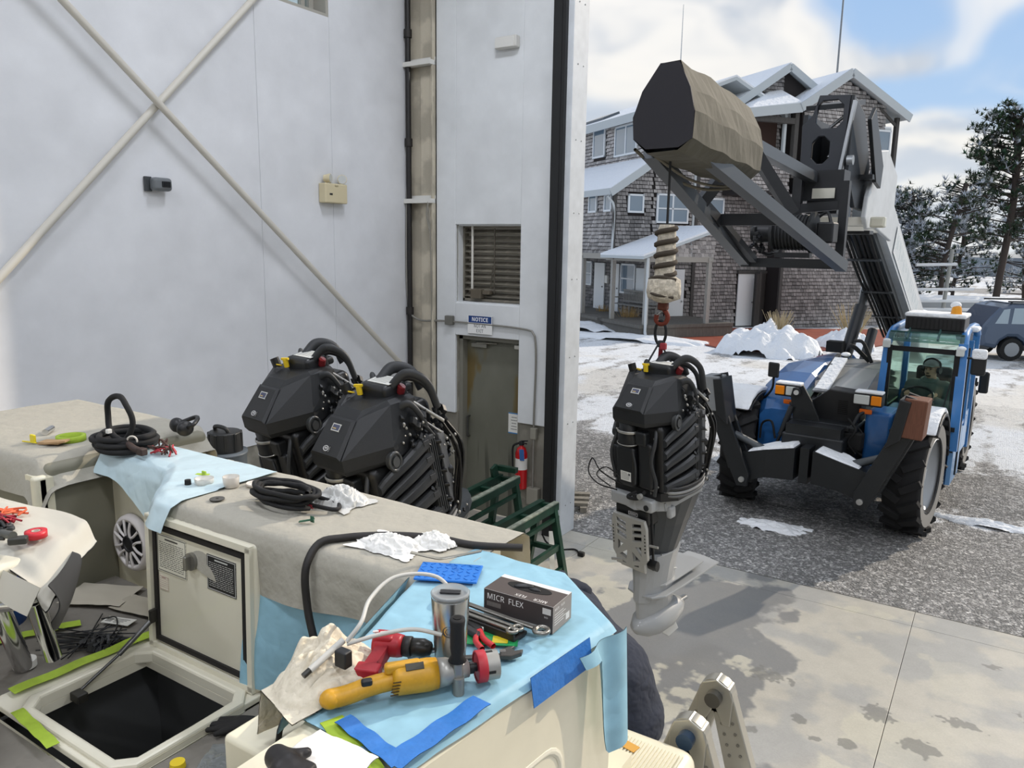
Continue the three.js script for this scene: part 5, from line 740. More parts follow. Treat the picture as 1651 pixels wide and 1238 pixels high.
// ---------- hoist hook, slings ----------
const HX = -2.04, HZ = -5.18;   // hook line
{
  const h = thing('hoist_hook', 'hoist rope with canvas-wrapped block and rusty hook', 'hook', [HX, 0, HZ]);
  part('rope', rod([0, 3.36, 0], [0, 3.93, 0], 0.009), M(0x141414, { r: 0.6 }), h);
  const rough = (pts, seg, seed) => { const g = lathe(pts, seg), p = g.attributes.position; for (let i = 0; i < p.count; i++) { const x = p.getX(i), y = p.getY(i), z = p.getZ(i), q = 1 + 0.18 * (fbm(Math.atan2(z, x) * 2 + 9, y * 30, 3, seed) - 0.5); p.setX(i, x * q); p.setZ(i, z * q); } g.computeVertexNormals(); return g; };
  part('wrapped_block', rough([[0, 3.4], [0.05, 3.41], [0.062, 3.38], [0.066, 3.2], [0.07, 3.06], [0.11, 3.03], [0.12, 2.95], [0.112, 2.9], [0.04, 2.87], [0, 2.86]], 30, 4), M(0xcdc4b2, { r: 0.9, bumpMap: rep(T.crumple, 0.2), bumpScale: 0.008, map: rep(T.wear, 0.12) }), h, 'cream canvas wrapping');
  const hel = []; for (let i = 0; i <= 90; i++) { const a = i / 90 * Math.PI * 2 * 4.2, y = 3.385 - i / 90 * 0.33; hel.push([Math.cos(a) * 0.068, y, Math.sin(a) * 0.068]); }
  part('binding_strap', [(() => { const c = new THREE.CatmullRomCurve3(hel.map(v3)), g = new THREE.TubeGeometry(c, 160, 0.019, 6); return g; })(), tube([[0.1, 3.03, 0.04], [0, 3.05, 0.09], [-0.1, 3.03, 0.02], [-0.02, 3.03, -0.1]], 0.014, 20, 6), tube([[-0.11, 2.95, 0.02], [-0.02, 2.93, 0.12], [0.1, 2.91, 0.07]], 0.01, 20, 6)], M(0x3d352b, { r: 0.85 }), h);
  part('swivel', [rb(0.07, 0.06, 0.06, 0.015, 0.0, 2.845, 0)], M(0x5a2f22, { r: 0.7, m: 0.3 }), h); part('hook', tube([[0, 2.83, 0], [0.025, 2.80, 0], [0.038, 2.765, 0], [0.02, 2.725, 0], [-0.02, 2.718, 0], [-0.048, 2.742, 0], [-0.045, 2.78, 0]], 0.017, 28, 10), M(0x6d3022, { r: 0.7, m: 0.4 }), h, 'rusty hook'); part('safety_latch', rod([-0.045, 2.775, 0], [0.0, 2.815, 0], 0.005), steel, h);
  const s = thing('lifting_sling', 'black and red lifting slings on an oval ring', 'sling', [HX, 0, HZ]);
  const pts = []; for (let i = 0; i < 16; i++) { const a = i / 16 * 6.283; pts.push([0.045 * Math.cos(a) * 0.9 - 0.01, 2.655 + 0.085 * Math.sin(a), 0]); }
  part('ring', tube(pts, 0.011, 48, 8, true), M(0x1d1f22, { r: 0.4, m: 0.5 }), s);
  part('sling_leg', [beam([-0.02, 2.575, 0], [-0.15, 2.30, 0.05], 0.035, 0.012)], M(0x33373b, { r: 0.7 }), s); part('sling_leg', [beam([0.0, 2.575, 0.01], [0.17, 2.26, -0.08], 0.03, 0.012), rb(0.05, 0.05, 0.04, 0.01, 0.0, 2.575, 0)], M(0x2a2d30, { r: 0.7 }), s); part('sling_leg', [beam([0.0, 2.57, 0], [-0.03, 2.4, -0.06], 0.03, 0.01), rb(0.045, 0.05, 0.04, 0.01, 0.02, 2.56, 0.01)], M(0x8d2731, { r: 0.7 }), s, 'red sling leg');
}

// ================= outboard engines =================
const cowl = M(0x1f2123, { r: 0.48, map: rep(T.grit, 0.08), bumpMap: rep(T.bump, 0.02), bumpScale: 0.0006 }), engBlack = M(0x121314, { r: 0.38 }), engDark = M(0x1d1f21, { r: 0.42 }), engGrey = M(0x9b9d9d, { r: 0.42, phys: 1, clearcoat: 0.4 }), engMid = M(0x3a3c3e, { r: 0.45, m: 0.2 });
const brightBits = M(0xb4b3ae, { r: 0.35, m: 0.6 });
function badgeMat() { return canvasMat(128, 96, (x, w, h) => { x.fillStyle = '#26282b'; x.fillRect(0, 0, w, h); x.strokeStyle = '#e8e8e8'; x.lineWidth = 9; x.beginPath(); x.ellipse(64, 48, 50, 36, 0, 0, 7); x.stroke(); x.lineWidth = 8; x.beginPath(); x.moveTo(34, 62); x.lineTo(50, 32); x.lineTo(64, 58); x.lineTo(80, 32); x.lineTo(96, 60); x.stroke(); }); }
const badge = badgeMat(), paperLabel = canvasMat(128, 96, (x, w, h) => { x.fillStyle = '#d9d9d2'; x.fillRect(0, 0, w, h); x.fillStyle = '#444'; for (let i = 0; i < 7; i++) x.fillRect(10, 12 + i * 11, 70 + (i * 37) % 40, 3); x.fillRect(96, 14, 22, 22); });
const stickerMat = canvasMat(96, 64, (x, w, h) => { x.fillStyle = '#c9c9c2'; x.fillRect(0, 0, w, h); x.fillStyle = '#4a4f66'; x.fillRect(8, 8, w - 16, h - 16); x.fillStyle = '#b9a36a'; x.fillRect(14, 36, 40, 10); });
function makeEngine(label) {
  const e = thing('outboard_engine', label, 'outboard engine', [0, 0, 0], 0, 'outboard engines'); e.rotation.order = 'YXZ';
  const P = (y, k, dz, list) => list.map(([x, z]) => [x * k, y, z + dz]);
  const base = [[-0.25, -0.28], [-0.285, 0.04], [-0.15, 0.37], [0.15, 0.37], [0.285, 0.04], [0.25, -0.28]];
  const hood = part('cowl_cover', [loft([P(0.5, 0.94, -0.02, base), P(0.53, 1.0, 0.0, base), P(0.60, 1.0, 0.0, base), [[-0.225, 0.78, -0.28], [-0.225, 0.80, -0.06], [-0.11, 0.76, 0.15], [0.11, 0.76, 0.15], [0.225, 0.80, -0.06], [0.225, 0.78, -0.28]], [[-0.19, 0.80, -0.28], [-0.18, 0.815, -0.08], [-0.1, 0.79, 0.08], [0.1, 0.79, 0.08], [0.18, 0.815, -0.08], [0.19, 0.80, -0.28]]]),
    loft([[[-0.14, 0.60, 0.376], [0.14, 0.60, 0.376], [0.12, 0.76, 0.158], [-0.12, 0.76, 0.158]], [[-0.12, 0.618, 0.381], [0.12, 0.618, 0.381], [0.1, 0.757, 0.185], [-0.1, 0.757, 0.185]]])], cowl, e);
  const tilt = -0.94; uvpart('badge', at(new THREE.BoxGeometry(0.058, 0.042, 0.006), 0, 0.642, 0.352, tilt, 0, 0), badge, hood); uvpart('sticker', at(new THREE.BoxGeometry(0.075, 0.05, 0.004), 0.0, 0.725, 0.234, tilt, 0, 0), stickerMat, hood);
  // top rear: airbox with label, caps
  const box = part('airbox', [rb(0.25, 0.12, 0.22, 0.03, 0.01, 0.81, -0.22), rb(0.2, 0.05, 0.12, 0.02, 0.01, 0.80, -0.34)], engDark, e); uvpart('label', at(new THREE.BoxGeometry(0.2, 0.003, 0.13), 0.03, 0.872, -0.23), paperLabel, box);
  part('filler_cap', [cy(0.02, 0.02, 0.05, 12, -0.07, 0.84, -0.08), bx(0.06, 0.012, 0.02, -0.07, 0.868, -0.08, 0, 0.4, 0), tor(0.02, 0.004, -0.12, 0.83, -0.05, 1.2, 0, 0)], M(0xe0c021, { r: 0.5 }), e, 'yellow cap'); part('oil_cap', [cy(0.026, 0.026, 0.05, 14, 0.16, 0.83, -0.24, 0, 0, -0.5)], M(0x6e1a1e, { r: 0.4 }), e, 'dark red cap'); part('coolant_cap', [cy(0.035, 0.035, 0.06, 14, -0.2, 0.83, -0.08, 0, 0, 0.3)], engBlack, e);
  // block and front
  part('block', [rb(0.46, 0.52, 0.66, 0.05, 0, 0.24, -0.1), rb(0.4, 0.22, 0.5, 0.05, 0, 0.62, -0.2)], engBlack, e);
  part('throttle_body', [lathe([[0.06, 0.32], [0.085, 0.33], [0.088, 0.40], [0.07, 0.41], [0.075, 0.5], [0, 0.5]], 22, -0.07, 0, 0.26), rb(0.1, 0.1, 0.1, 0.02, 0.07, 0.4, 0.26)], engDark, e); parts('clamp_band', [at(new THREE.TorusGeometry(0.085, 0.007, 6, 28).scale(1, 1, 1.6), -0.07, 0.43, 0.26, Math.PI / 2), at(new THREE.TorusGeometry(0.092, 0.004, 6, 28), -0.07, 0.345, 0.26, Math.PI / 2 + 0.08)], brightBits, e);
  part('front_cover', [rb(0.18, 0.3, 0.12, 0.03, -0.08, 0.17, 0.25), rb(0.13, 0.34, 0.1, 0.03, 0.1, 0.2, 0.24), rb(0.09, 0.2, 0.06, 0.02, -0.19, 0.2, 0.23)], engDark, e); uvpart('label', at(new THREE.BoxGeometry(0.1, 0.07, 0.003), -0.07, 0.1, 0.312), paperLabel, e);
  parts('front_hose', [tube([[0.17, 0.48, 0.2], [0.19, 0.38, 0.27], [0.17, 0.25, 0.3], [0.2, 0.1, 0.28], [0.18, 0.0, 0.27]], 0.015, 24, 8), tube([[0.0, 0.3, 0.31], [0.03, 0.2, 0.32], [0.02, 0.06, 0.31]], 0.01, 16, 6), tube([[-0.2, 0.4, 0.2], [-0.24, 0.25, 0.26], [-0.2, 0.05, 0.26]], 0.014, 16, 6)], engMid, e);
  // intake runners
  const S = [[0.38, 0.55], [0.29, 0.45], [0.21, 0.345], [0.13, 0.235], [0.055, 0.11]];
  for (const sx of [1, -1]) S.forEach(([a, b]) => {
    const rings = []; for (let i = 0; i <= 10; i++) { const u = i / 10, z = 0.2 - 0.44 * u, y = a + (b - a) * Math.pow(u, 0.8), x = 0.235 + 0.055 * Math.sin(Math.min(1, u * 1.3) * Math.PI / 2) + 0.01 * u, hh = 0.026 + 0.017 * u, ww = 0.03 + 0.008 * u, r = []; for (let k = 0; k < 10; k++) { const t = k / 10 * 6.283, c = Math.cos(t), s = Math.sin(t), q = 1 / Math.pow(Math.pow(Math.abs(c), 3) + Math.pow(Math.abs(s), 3), 1 / 3); r.push([sx * (x + ww * c * q * 0.9), y + hh * s * q, z]); } rings.push(sx > 0 ? r : r.reverse()); }
    part('intake_runner', [loft(rings), rb(0.02, 0.03, 0.05, 0.005, sx * 0.325, b, -0.2)], M(0x2c2e30, { r: 0.42 }), e);
  });
  for (const sx of [1, -1]) { const vc = part('valve_cover', [rb(0.075, 0.5, 0.1, 0.015, sx * 0.285, 0.33, -0.32), rb(0.06, 0.46, 0.09, 0.015, sx * 0.27, 0.35, -0.45)], engMid, e); part('cover_ribs', [...Array(4)].map((_, i) => bx(0.012, 0.44, 0.01, sx * 0.325, 0.33, -0.285 - i * 0.023)), M(0x2a2c2e, { r: 0.5 }), vc); part('coil_cover', [rb(0.03, 0.44, 0.08, 0.012, sx * 0.302, 0.34, -0.46)], M(0x6f7071, { r: 0.4, m: 0.3 }), vc); parts('coil_plug', [...Array(5)].map((_, i) => rod([sx * 0.31, 0.52 - i * 0.09, -0.37], [sx * 0.34, 0.52 - i * 0.09, -0.41], 0.012)), engBlack, vc); }
  part('pulley', [cy(0.055, 0.055, 0.03, 24, 0.275, 0.52, 0.06, 0, 0, Math.PI / 2), cy(0.03, 0.03, 0.05, 18, 0.28, 0.52, 0.06, 0, 0, Math.PI / 2), tor(0.05, 0.01, 0.292, 0.52, 0.06, 0, Math.PI / 2, 0)], M(0x4d4f50, { r: 0.35, m: 0.4 }), e);
  // hoses over the top and rear
  for (const [pts, r] of [[[[0.1, 0.84, -0.24], [0.2, 0.92, -0.34], [0.28, 0.86, -0.45], [0.3, 0.7, -0.5]], 0.026], [[[0.06, 0.82, -0.28], [0.14, 0.87, -0.42], [0.22, 0.8, -0.52], [0.25, 0.62, -0.56]], 0.02], [[[0.18, 0.74, -0.14], [0.27, 0.78, -0.22], [0.3, 0.68, -0.3], [0.29, 0.6, -0.34]], 0.022], [[[-0.05, 0.84, -0.3], [-0.02, 0.9, -0.46], [0.06, 0.86, -0.58], [0.1, 0.76, -0.6]], 0.035], [[[-0.1, 0.8, -0.3], [-0.2, 0.84, -0.42], [-0.26, 0.7, -0.5]], 0.022], [[[0.22, 0.66, -0.2], [0.3, 0.64, -0.3], [0.31, 0.56, -0.38]], 0.012]]) part('coolant_hose', tube(pts, r, 24, 10), M(0x2f3133, { r: 0.5 }), e);
  part('pipe', [rod([0.2, 0.78, -0.3], [0.33, 0.62, -0.5], 0.012), rod([0.18, 0.72, -0.28], [0.32, 0.56, -0.46], 0.008)], brightBits, e);
  // cylinder bank rear, harness and fittings
  part('rear_block', [rb(0.44, 0.5, 0.2, 0.05, 0, 0.3, -0.5), rb(0.3, 0.3, 0.12, 0.05, 0, 0.56, -0.5)], engBlack, e);
  const r = rng(11), fit = [], wires = []; for (let i = 0; i < 130; i++) { const a = r(); const x = a < 0.6 ? 0.24 + r() * 0.08 : (r() - 0.5) * 0.5, z = a < 0.6 ? -0.12 - r() * 0.5 : -0.58 - r() * 0.05, y = a < 0.25 ? 0.56 + r() * 0.16 : r() * 0.62; fit.push(r() < 0.5 ? rb(0.018 + r() * 0.03, 0.015 + r() * 0.03, 0.02 + r() * 0.03, 0.004, x, y, z, r(), r(), r()) : cy(0.008 + r() * 0.012, 0.01, 0.02 + r() * 0.03, 8, x, y, z, r() * 3, r() * 3, 0)); }
  part('fittings', fit, engDark, e); const bb = []; for (let i = 0; i < 36; i++) bb.push(sp(0.006 + r() * 0.006, 7, 5, 0.28 + r() * 0.06, i < 12 ? 0.54 + r() * 0.16 : r() * 0.55, (i < 12 ? -0.05 : -0.38) - r() * 0.22)); for (let i = 0; i < 10; i++) bb.push(sp(0.008, 7, 5, -0.2 + r() * 0.4, r() * 0.45, 0.3)); part('bolt_heads', bb, brightBits, e);
  for (let i = 0; i < 7; i++) { const z0 = -0.5 - r() * 0.1, x0 = 0.3 + r() * 0.03; wires.push(tube([[x0 - 0.05, 0.66 - r() * 0.1, z0], [x0 + 0.03, 0.45, z0 - 0.02 - r() * 0.06], [x0 + 0.02, 0.22, z0 + (r() - 0.5) * 0.08], [x0 - 0.02, 0.03, z0 + 0.1], [x0 - 0.06, -0.03, 0.05 + r() * 0.15]], 0.007 + r() * 0.006, 26, 6)); }
  part('wiring_harness', wires, engBlack, e);
  for (const [o, rr, c] of [[0, 0.012, 0x8a8a88], [0.03, 0.014, 0x232425], [-0.025, 0.011, 0x5b5b5a]]) part('base_hose', tube([[0.12, 0.03 + o, 0.3], [0.27, 0.02 + o, 0.18], [0.33, 0.02 + o, -0.1], [0.33, 0.05 + o, -0.4], [0.24, 0.1 + o, -0.6], [0.0, 0.14 + o, -0.66]], rr, 40, 8), M(c, { r: 0.45 }), e);
  part('base_tray', [loft([[[-0.22, -0.04, 0.3], [0.22, -0.04, 0.3], [0.3, -0.04, 0.1], [0.28, -0.04, -0.5], [-0.28, -0.04, -0.5], [-0.3, -0.04, 0.1]].reverse(), [[-0.22, 0.02, 0.3], [0.22, 0.02, 0.3], [0.3, 0.02, 0.1], [0.28, 0.02, -0.5], [-0.28, 0.02, -0.5], [-0.3, 0.02, 0.1]].reverse()])], engBlack, e);
  // lower half
  part('mount_yoke', [rb(0.4, 0.09, 0.26, 0.02, -0.02, -0.08, 0.2), loft([[[-0.2, -0.11, 0.3], [0.02, -0.13, 0.34], [0.02, -0.05, 0.34], [-0.2, -0.03, 0.3]], [[0.1, -0.13, 0.3], [0.24, -0.13, 0.1], [0.24, -0.05, 0.1], [0.1, -0.04, 0.3]]]), beam([0.2, -0.1, 0.15], [0.27, -0.03, -0.4], 0.03, 0.06), rb(0.05, 0.09, 0.1, 0.02, 0.23, -0.14, 0.08)], engGrey, e); part('yoke_pin', cy(0.022, 0.022, 0.02, 16, 0.13, -0.09, 0.33, Math.PI / 2), engDark, e);
  part('swivel_head', [rb(0.32, 0.14, 0.22, 0.03, -0.04, -0.19, 0.18), rb(0.18, 0.4, 0.24, 0.05, -0.02, -0.4, 0.12)], engBlack, e); uvpart('name_plate', at(new THREE.BoxGeometry(0.1, 0.035, 0.004), -0.02, -0.18, 0.292), canvasMat(128, 48, (x, w, h) => { x.fillStyle = '#151515'; x.fillRect(0, 0, w, h); x.strokeStyle = '#d5d5d5'; x.lineWidth = 5; x.strokeRect(10, 8, w - 20, h - 16); x.fillStyle = '#d5d5d5'; for (let i = 0; i < 6; i++) x.fillRect(22 + i * 14, 18, 9, 12); }), e);
  // clamp bracket with truss openings
  const H = []; const row = (y0, y1) => { H.push([[-0.12, y0], [-0.03, y0 - 0.02], [-0.03, y1 - 0.02], [-0.12, y1]], [[0.03, y0 - 0.02], [0.12, y0], [0.12, y1], [0.03, y1 - 0.02]]); };
  row(0.14, 0.17); row(0.09, 0.12); row(0.035, 0.07);
  H.push([[-0.12, 0.0], [-0.05, -0.02], [-0.12, -0.09]], [[0.05, -0.02], [0.12, 0.0], [0.12, -0.09]], [[-0.02, -0.06], [-0.03, -0.15], [-0.11, -0.12]], [[0.02, -0.06], [0.11, -0.12], [0.03, -0.15]], [[-0.09, -0.155], [-0.03, -0.17], [-0.04, -0.185], [-0.09, -0.18]], [[0.03, -0.17], [0.09, -0.155], [0.09, -0.18], [0.04, -0.185]]);
  const br = part('clamp_bracket', [ext([[-0.15, 0.2], [0.15, 0.2], [0.17, 0.14], [0.17, -0.1], [0.14, -0.14], [0.14, -0.2], [-0.14, -0.2], [-0.14, -0.14], [-0.17, -0.1], [-0.17, 0.14]], 0.045, 0.006, H, -0.03, -0.39, 0.33, 0.05, 0, 0)], M(0xa9a8a2, { r: 0.4, m: 0.35 }), e); part('bolt_holes', [-1, 1].flatMap((s) => [...Array(7)].map((_, i) => cy(0.006, 0.006, 0.004, 8, -0.03 + s * 0.155, -0.27 - i * 0.026, 0.356, Math.PI / 2))), engBlack, br);
  parts('mount_bolt', [rod([-0.24, -0.32, 0.32], [-0.2, -0.32, 0.34], 0.01), rod([0.14, -0.38, 0.3], [0.22, -0.37, 0.3], 0.01), rod([-0.22, -0.58, 0.34], [-0.1, -0.55, 0.34], 0.012), rod([-0.14, -0.6, 0.3], [0.1, -0.6, 0.3], 0.012)], brightBits, e); part('trim_ram', [rod([0.12, -0.15, 0.22], [0.12, -0.6, 0.2], 0.012), cy(0.04, 0.04, 0.08, 14, 0.12, -0.56, 0.2, 0, 0, Math.PI / 2), cy(0.03, 0.03, 0.1, 14, -0.08, -0.58, 0.26, 0, 0, Math.PI / 2)], engDark, e);
  const ov = (y, a, b, zc, n = 18) => [...Array(n)].map((_, i) => { const t = -i / n * 6.283; return [a * Math.cos(t), y, zc + b * Math.sin(t)]; });
  part('mid_cover', loft([ov(-0.62, 0.09, 0.13, -0.02), ov(-0.5, 0.12, 0.18, -0.08), ov(-0.3, 0.15, 0.26, -0.15), ov(-0.08, 0.2, 0.34, -0.2), ov(-0.03, 0.2, 0.34, -0.2)]), M(0x33373a, { r: 0.35 }), e, 'dark grey midsection cover');
  part('drive_leg', loft([ov(-0.86, 0.075, 0.2, -0.02), ov(-0.76, 0.08, 0.19, -0.02), ov(-0.58, 0.1, 0.19, -0.03), ov(-0.5, 0.11, 0.2, -0.05)]), engGrey, e); part('leg_seam', tube([[0.105, -0.5, 0.05], [0.1, -0.56, -0.02], [0.095, -0.66, -0.1], [0.08, -0.7, -0.18]], 0.006, 16, 6), M(0xb5b6b4, { r: 0.4 }), e);
  const pp = [[0, 0.24], [0.1, 0.2], [0.15, 0.08], [0.15, -0.2], [0.13, -0.86], [0, -0.88]], pf = [...pp, ...pp.slice(1, -1).reverse().map(([a, b]) => [-a, b])].map(([x, z]) => [x, -z]);
  part('cavitation_plate', [at(ext(pf, 0.018, 0.005), 0, -0.82, 0, -Math.PI / 2), at(ext(pf.map(([x, z]) => [x * 0.8, z * 0.7]), 0.014, 0.004), 0, -0.76, -0.04, -Math.PI / 2), rb(0.06, 0.05, 0.2, 0.02, 0, -0.79, -0.42)], engGrey, e);
  part('gearcase', [lathe([[0, 0.23], [0.05, 0.2], [0.095, 0.12], [0.115, 0.02], [0.112, -0.12], [0.08, -0.26], [0.05, -0.32], [0, -0.32]], 26, 0, -1.05, 0.0, Math.PI / 2), loft([ov(-1.07, 0.06, 0.2, -0.02), ov(-0.84, 0.075, 0.2, -0.02)])], engGrey, e); part('skeg', at(ext([[0.05, 0], [-0.2, 0], [-0.28, -0.17], [-0.16, -0.19]], 0.022, 0.006), 0, -1.1, 0.0, 0, -Math.PI / 2, 0), M(0xbfc0bd, { r: 0.4 }), e); part('propeller_shaft', rod([0, -1.05, -0.3], [0, -1.05, -0.38], 0.018), steel, e);
  for (const c of e.children) { if (/^(mid_cover|leg_seam)$/.test(c.name)) c.scale.set(1.25, 1, 1.5); else if (/^(drive_leg|skeg|propeller_shaft)$/.test(c.name)) c.scale.set(1.5, 1.02, 1.7); else if (c.name === 'gearcase') c.scale.set(1.2, 1.03, 1.6); else if (c.name === 'cavitation_plate') c.scale.set(1.2, 1, 1.2); else if (/^(coolant_hose|pipe|rear_block|fittings|bolt_heads|wiring_harness|base_hose|valve_cover|base_tray)$/.test(c.name)) c.scale.z = 0.8; }
  return e;
}
const eng = makeEngine('outboard engine hanging from the hoist in the doorway'); eng.position.set(-2.02, 1.57, -5.06); eng.rotation.set(0.10, -0.28, 0); eng.scale.set(0.94, 1, 0.62);
for (const [x, y, z, ry, tx, lab] of [[-3.05, 1.52, -3.40, -0.17, 0.24, 'tilted outboard engine nearer the door, standing behind transom'], [-3.88, 1.58, -3.58, -0.17, 0.24, 'tilted outboard engine farther from the door, beside grey bin']]) {
  const c = eng.clone(); c.name = numbered('outboard_engine'); c.userData = { label: lab, category: 'outboard engine', group: 'outboard engines' }; c.rotation.order = 'YXZ'; c.rotation.set(tx, ry, 0); c.position.set(x, y, z); c.scale.set(1, 1.06, 0.8); scene.add(c);
  const s = thing('engine_stand', x > -3.5 ? 'steel stand under the engine nearer the door' : 'steel stand under the engine beside grey bin', 'stand', [x, 0, z], ry, 'engine stands'), sm_ = M(0x3b4a44, { r: 0.6 });
  part('upright', [bx(0.08, 1.1, 0.08, -0.36, 0.55, 0.12), bx(0.08, 1.1, 0.08, 0.36, 0.55, 0.12)], sm_, s); part('cross_bar', [bx(0.8, 0.08, 0.08, 0, 1.1, 0.22), bx(0.8, 0.06, 0.06, 0, 0.12, 0.12)], sm_, s); part('foot', [bx(0.07, 0.06, 1.1, -0.36, 0.03, -0.1), bx(0.07, 0.06, 1.1, 0.36, 0.03, -0.1)], sm_, s); part('brace', [beam([-0.36, 0.05, -0.55], [-0.36, 0.9, 0.1], 0.05, 0.05), beam([0.36, 0.05, -0.55], [0.36, 0.9, 0.1], 0.05, 0.05)], sm_, s);
}
part('loose_wires', [tube([[-0.12, 0.02, 0.3], [-0.3, 0.1, 0.36], [-0.42, 0.16, 0.3], [-0.44, 0.06, 0.34], [-0.32, 0.0, 0.38], [-0.15, -0.02, 0.33]], 0.006, 40, 6), tube([[-0.1, 0.06, 0.3], [-0.24, 0.14, 0.36], [-0.34, 0.06, 0.36], [-0.2, 0.0, 0.36]], 0.005, 30, 6), tube([[0.02, 0.0, 0.3], [-0.02, -0.03, 0.38], [0.08, -0.02, 0.38], [0.12, 0.03, 0.32]], 0.014, 20, 6), rb(0.05, 0.03, 0.03, 0.006, 0.06, -0.01, 0.38)], blackRubber, eng);
part('silver_plug', cy(0.02, 0.02, 0.04, 12, 0.1, 0.0, 0.38, Math.PI / 2), brightBits, eng);

// ---------- things on the floor behind the boat ----------
{
  const gm = M(0x17402f, { r: 0.45, m: 0.2, map: rep(T.wear, 0.4) }), gw = M(0x9aa08f, { r: 0.6, map: rep(T.wear, 0.2) });
  function trestle(label, x, z, len, h, w, ry) {
    const t = thing('steel_trestle', label, 'trestle', [x, 0, z], ry, 'green steel trestles');
    part('top_rail', [bx(0.06, 0.07, len, w / 2, h, 0)], gm, t); part('top_rail', [bx(0.06, 0.07, len, -w / 2, h, 0)], gm, t); part('worn_edge', [bx(0.05, 0.012, len, w / 2, h + 0.04, 0)], gw, t);
    for (const k of [-0.48, -0.16, 0.16, 0.48]) part('spreader', bx(w, 0.045, 0.05, 0, h - 0.005, k * len), gm, t);
    for (const k of [-0.45, 0.45]) for (const s of [-1, 1]) part('leg', beam([s * w / 2, h, k * len], [s * (w / 2 + 0.14), 0.0, k * len * 1.04], 0.06, 0.06, V(0, 0, 1)), gm, t);
    for (const s of [-1, 1]) part('side_bar', [bx(0.04, 0.06, len * 0.92, s * (w / 2 + 0.07), h * 0.5, 0), bx(0.04, 0.06, len * 0.92, s * (w / 2 + 0.11), h * 0.2, 0)], gm, t);
    for (const s of [-1, 1]) part('mid_rail', bx(0.035, 0.035, len * 0.98, s * (w / 2 + 0.025), h * 0.86, 0), gm, t);
    part('end_bar', [bx(w + 0.16, 0.05, 0.04, 0, h * 0.45, -0.46 * len), bx(w + 0.16, 0.05, 0.04, 0, h * 0.45, 0.46 * len)], gm, t); return t;
  }
  const a = trestle('taller green trestle with yellow label nearest the steel door', -4.02, -5.72, 1.25, 0.92, 0.2, 0.06); part('yellow_label', bx(0.1, 0.002, 0.14, -0.1, 0.958, 0.35), M(0xd9c91f, { r: 0.6 }), a); part('stop_plate', [bx(0.03, 0.16, 0.1, -0.1, 0.99, -0.5, 0.3), bx(0.22, 0.05, 0.06, 0.0, 1.03, -0.58)], gm, a);
  trestle('lower green trestle standing nearer the concrete floor', -3.54, -5.64, 1.3, 0.76, 0.16, 0.02);
  const st = thing('metal_strip', 'pale metal strip lying against the green trestles', 'metal strip', [0, 0, 0]); part('strip', [beam([-3.78, 0.28, -6.75], [-3.5, 0.012, -6.3], 0.05, 0.02)], M(0xc9c6b8, { r: 0.6 }), st); part('flange', [beam([-3.52, 0.012, -6.34], [-3.38, 0.012, -6.05], 0.07, 0.02)], M(0xc9c6b8, { r: 0.6 }), st);
  const cb = thing('cable_plug', 'black cable with plug lying by the door jamb', 'cable', [0, 0, 0]); part('cable', tube([[-3.86, 0.25, -6.7], [-3.88, 0.1, -6.85], [-3.8, 0.012, -6.95], [-3.65, 0.012, -7.05], [-3.55, 0.012, -6.98]], 0.01, 30, 6), blackRubber, cb); part('plug', rb(0.07, 0.05, 0.05, 0.01, -3.52, 0.025, -6.95), blackRubber, cb);
  const bin = thing('shop_vacuum', 'grey drum shop vacuum with black motor head', 'vacuum', [-3.86, 0, -2.86]);
  part('drum', lathe([[0, 1.32], [0.1, 1.32], [0.115, 1.38], [0.12, 1.75], [0.124, 1.755], [0.12, 1.765], [0.12, 1.98], [0.126, 1.99], [0.126, 2.01], [0, 2.01]], 28), M(0x555d63, { r: 0.5 }), bin); part('motor_head', [lathe([[0.1, 2.0], [0.1, 2.03], [0.095, 2.12], [0.088, 2.13], [0, 2.13]], 24), ...[...Array(10)].map((_, i) => { const t = i / 10 * 6.283; return rb(0.014, 0.11, 0.02, 0.005, Math.cos(t) * 0.096, 2.07, Math.sin(t) * 0.096, 0, -t, 0); })], M(0x1f2122, { r: 0.5 }), bin); part('handle', [tube([[-0.06, 2.13, 0.02], [-0.05, 2.155, 0.03], [0.05, 2.155, 0.03], [0.06, 2.13, 0.02]], 0.012, 16, 8), tube([[-0.1, 2.1, 0.04], [-0.11, 2.04, 0.06], [-0.12, 1.99, 0.07]], 0.006, 10, 6)], M(0x1f2122, { r: 0.5 }), bin); part('tag', bx(0.06, 0.05, 0.003, 0.04, 1.99, 0.122, 0, 0.3, 0.1), M(0xc9c8c0, { r: 0.7 }), bin);
  const crate = thing('timber_crate', 'timber crate carrying the shop vacuum', 'crate', [-3.86, 0, -2.86]); for (const [x, z] of [[-0.2, -0.2], [0.2, -0.2], [-0.2, 0.2], [0.2, 0.2]]) part('post', bx(0.07, 1.28, 0.07, x, 0.64, z), M(0x8b7a5c, { r: 0.85, map: rep(T.grain, 0.3) }), crate); part('top', bx(0.5, 0.04, 0.5, 0, 1.3, 0), M(0x9a8866, { r: 0.85, map: rep(T.grain, 0.3) }), crate);
}
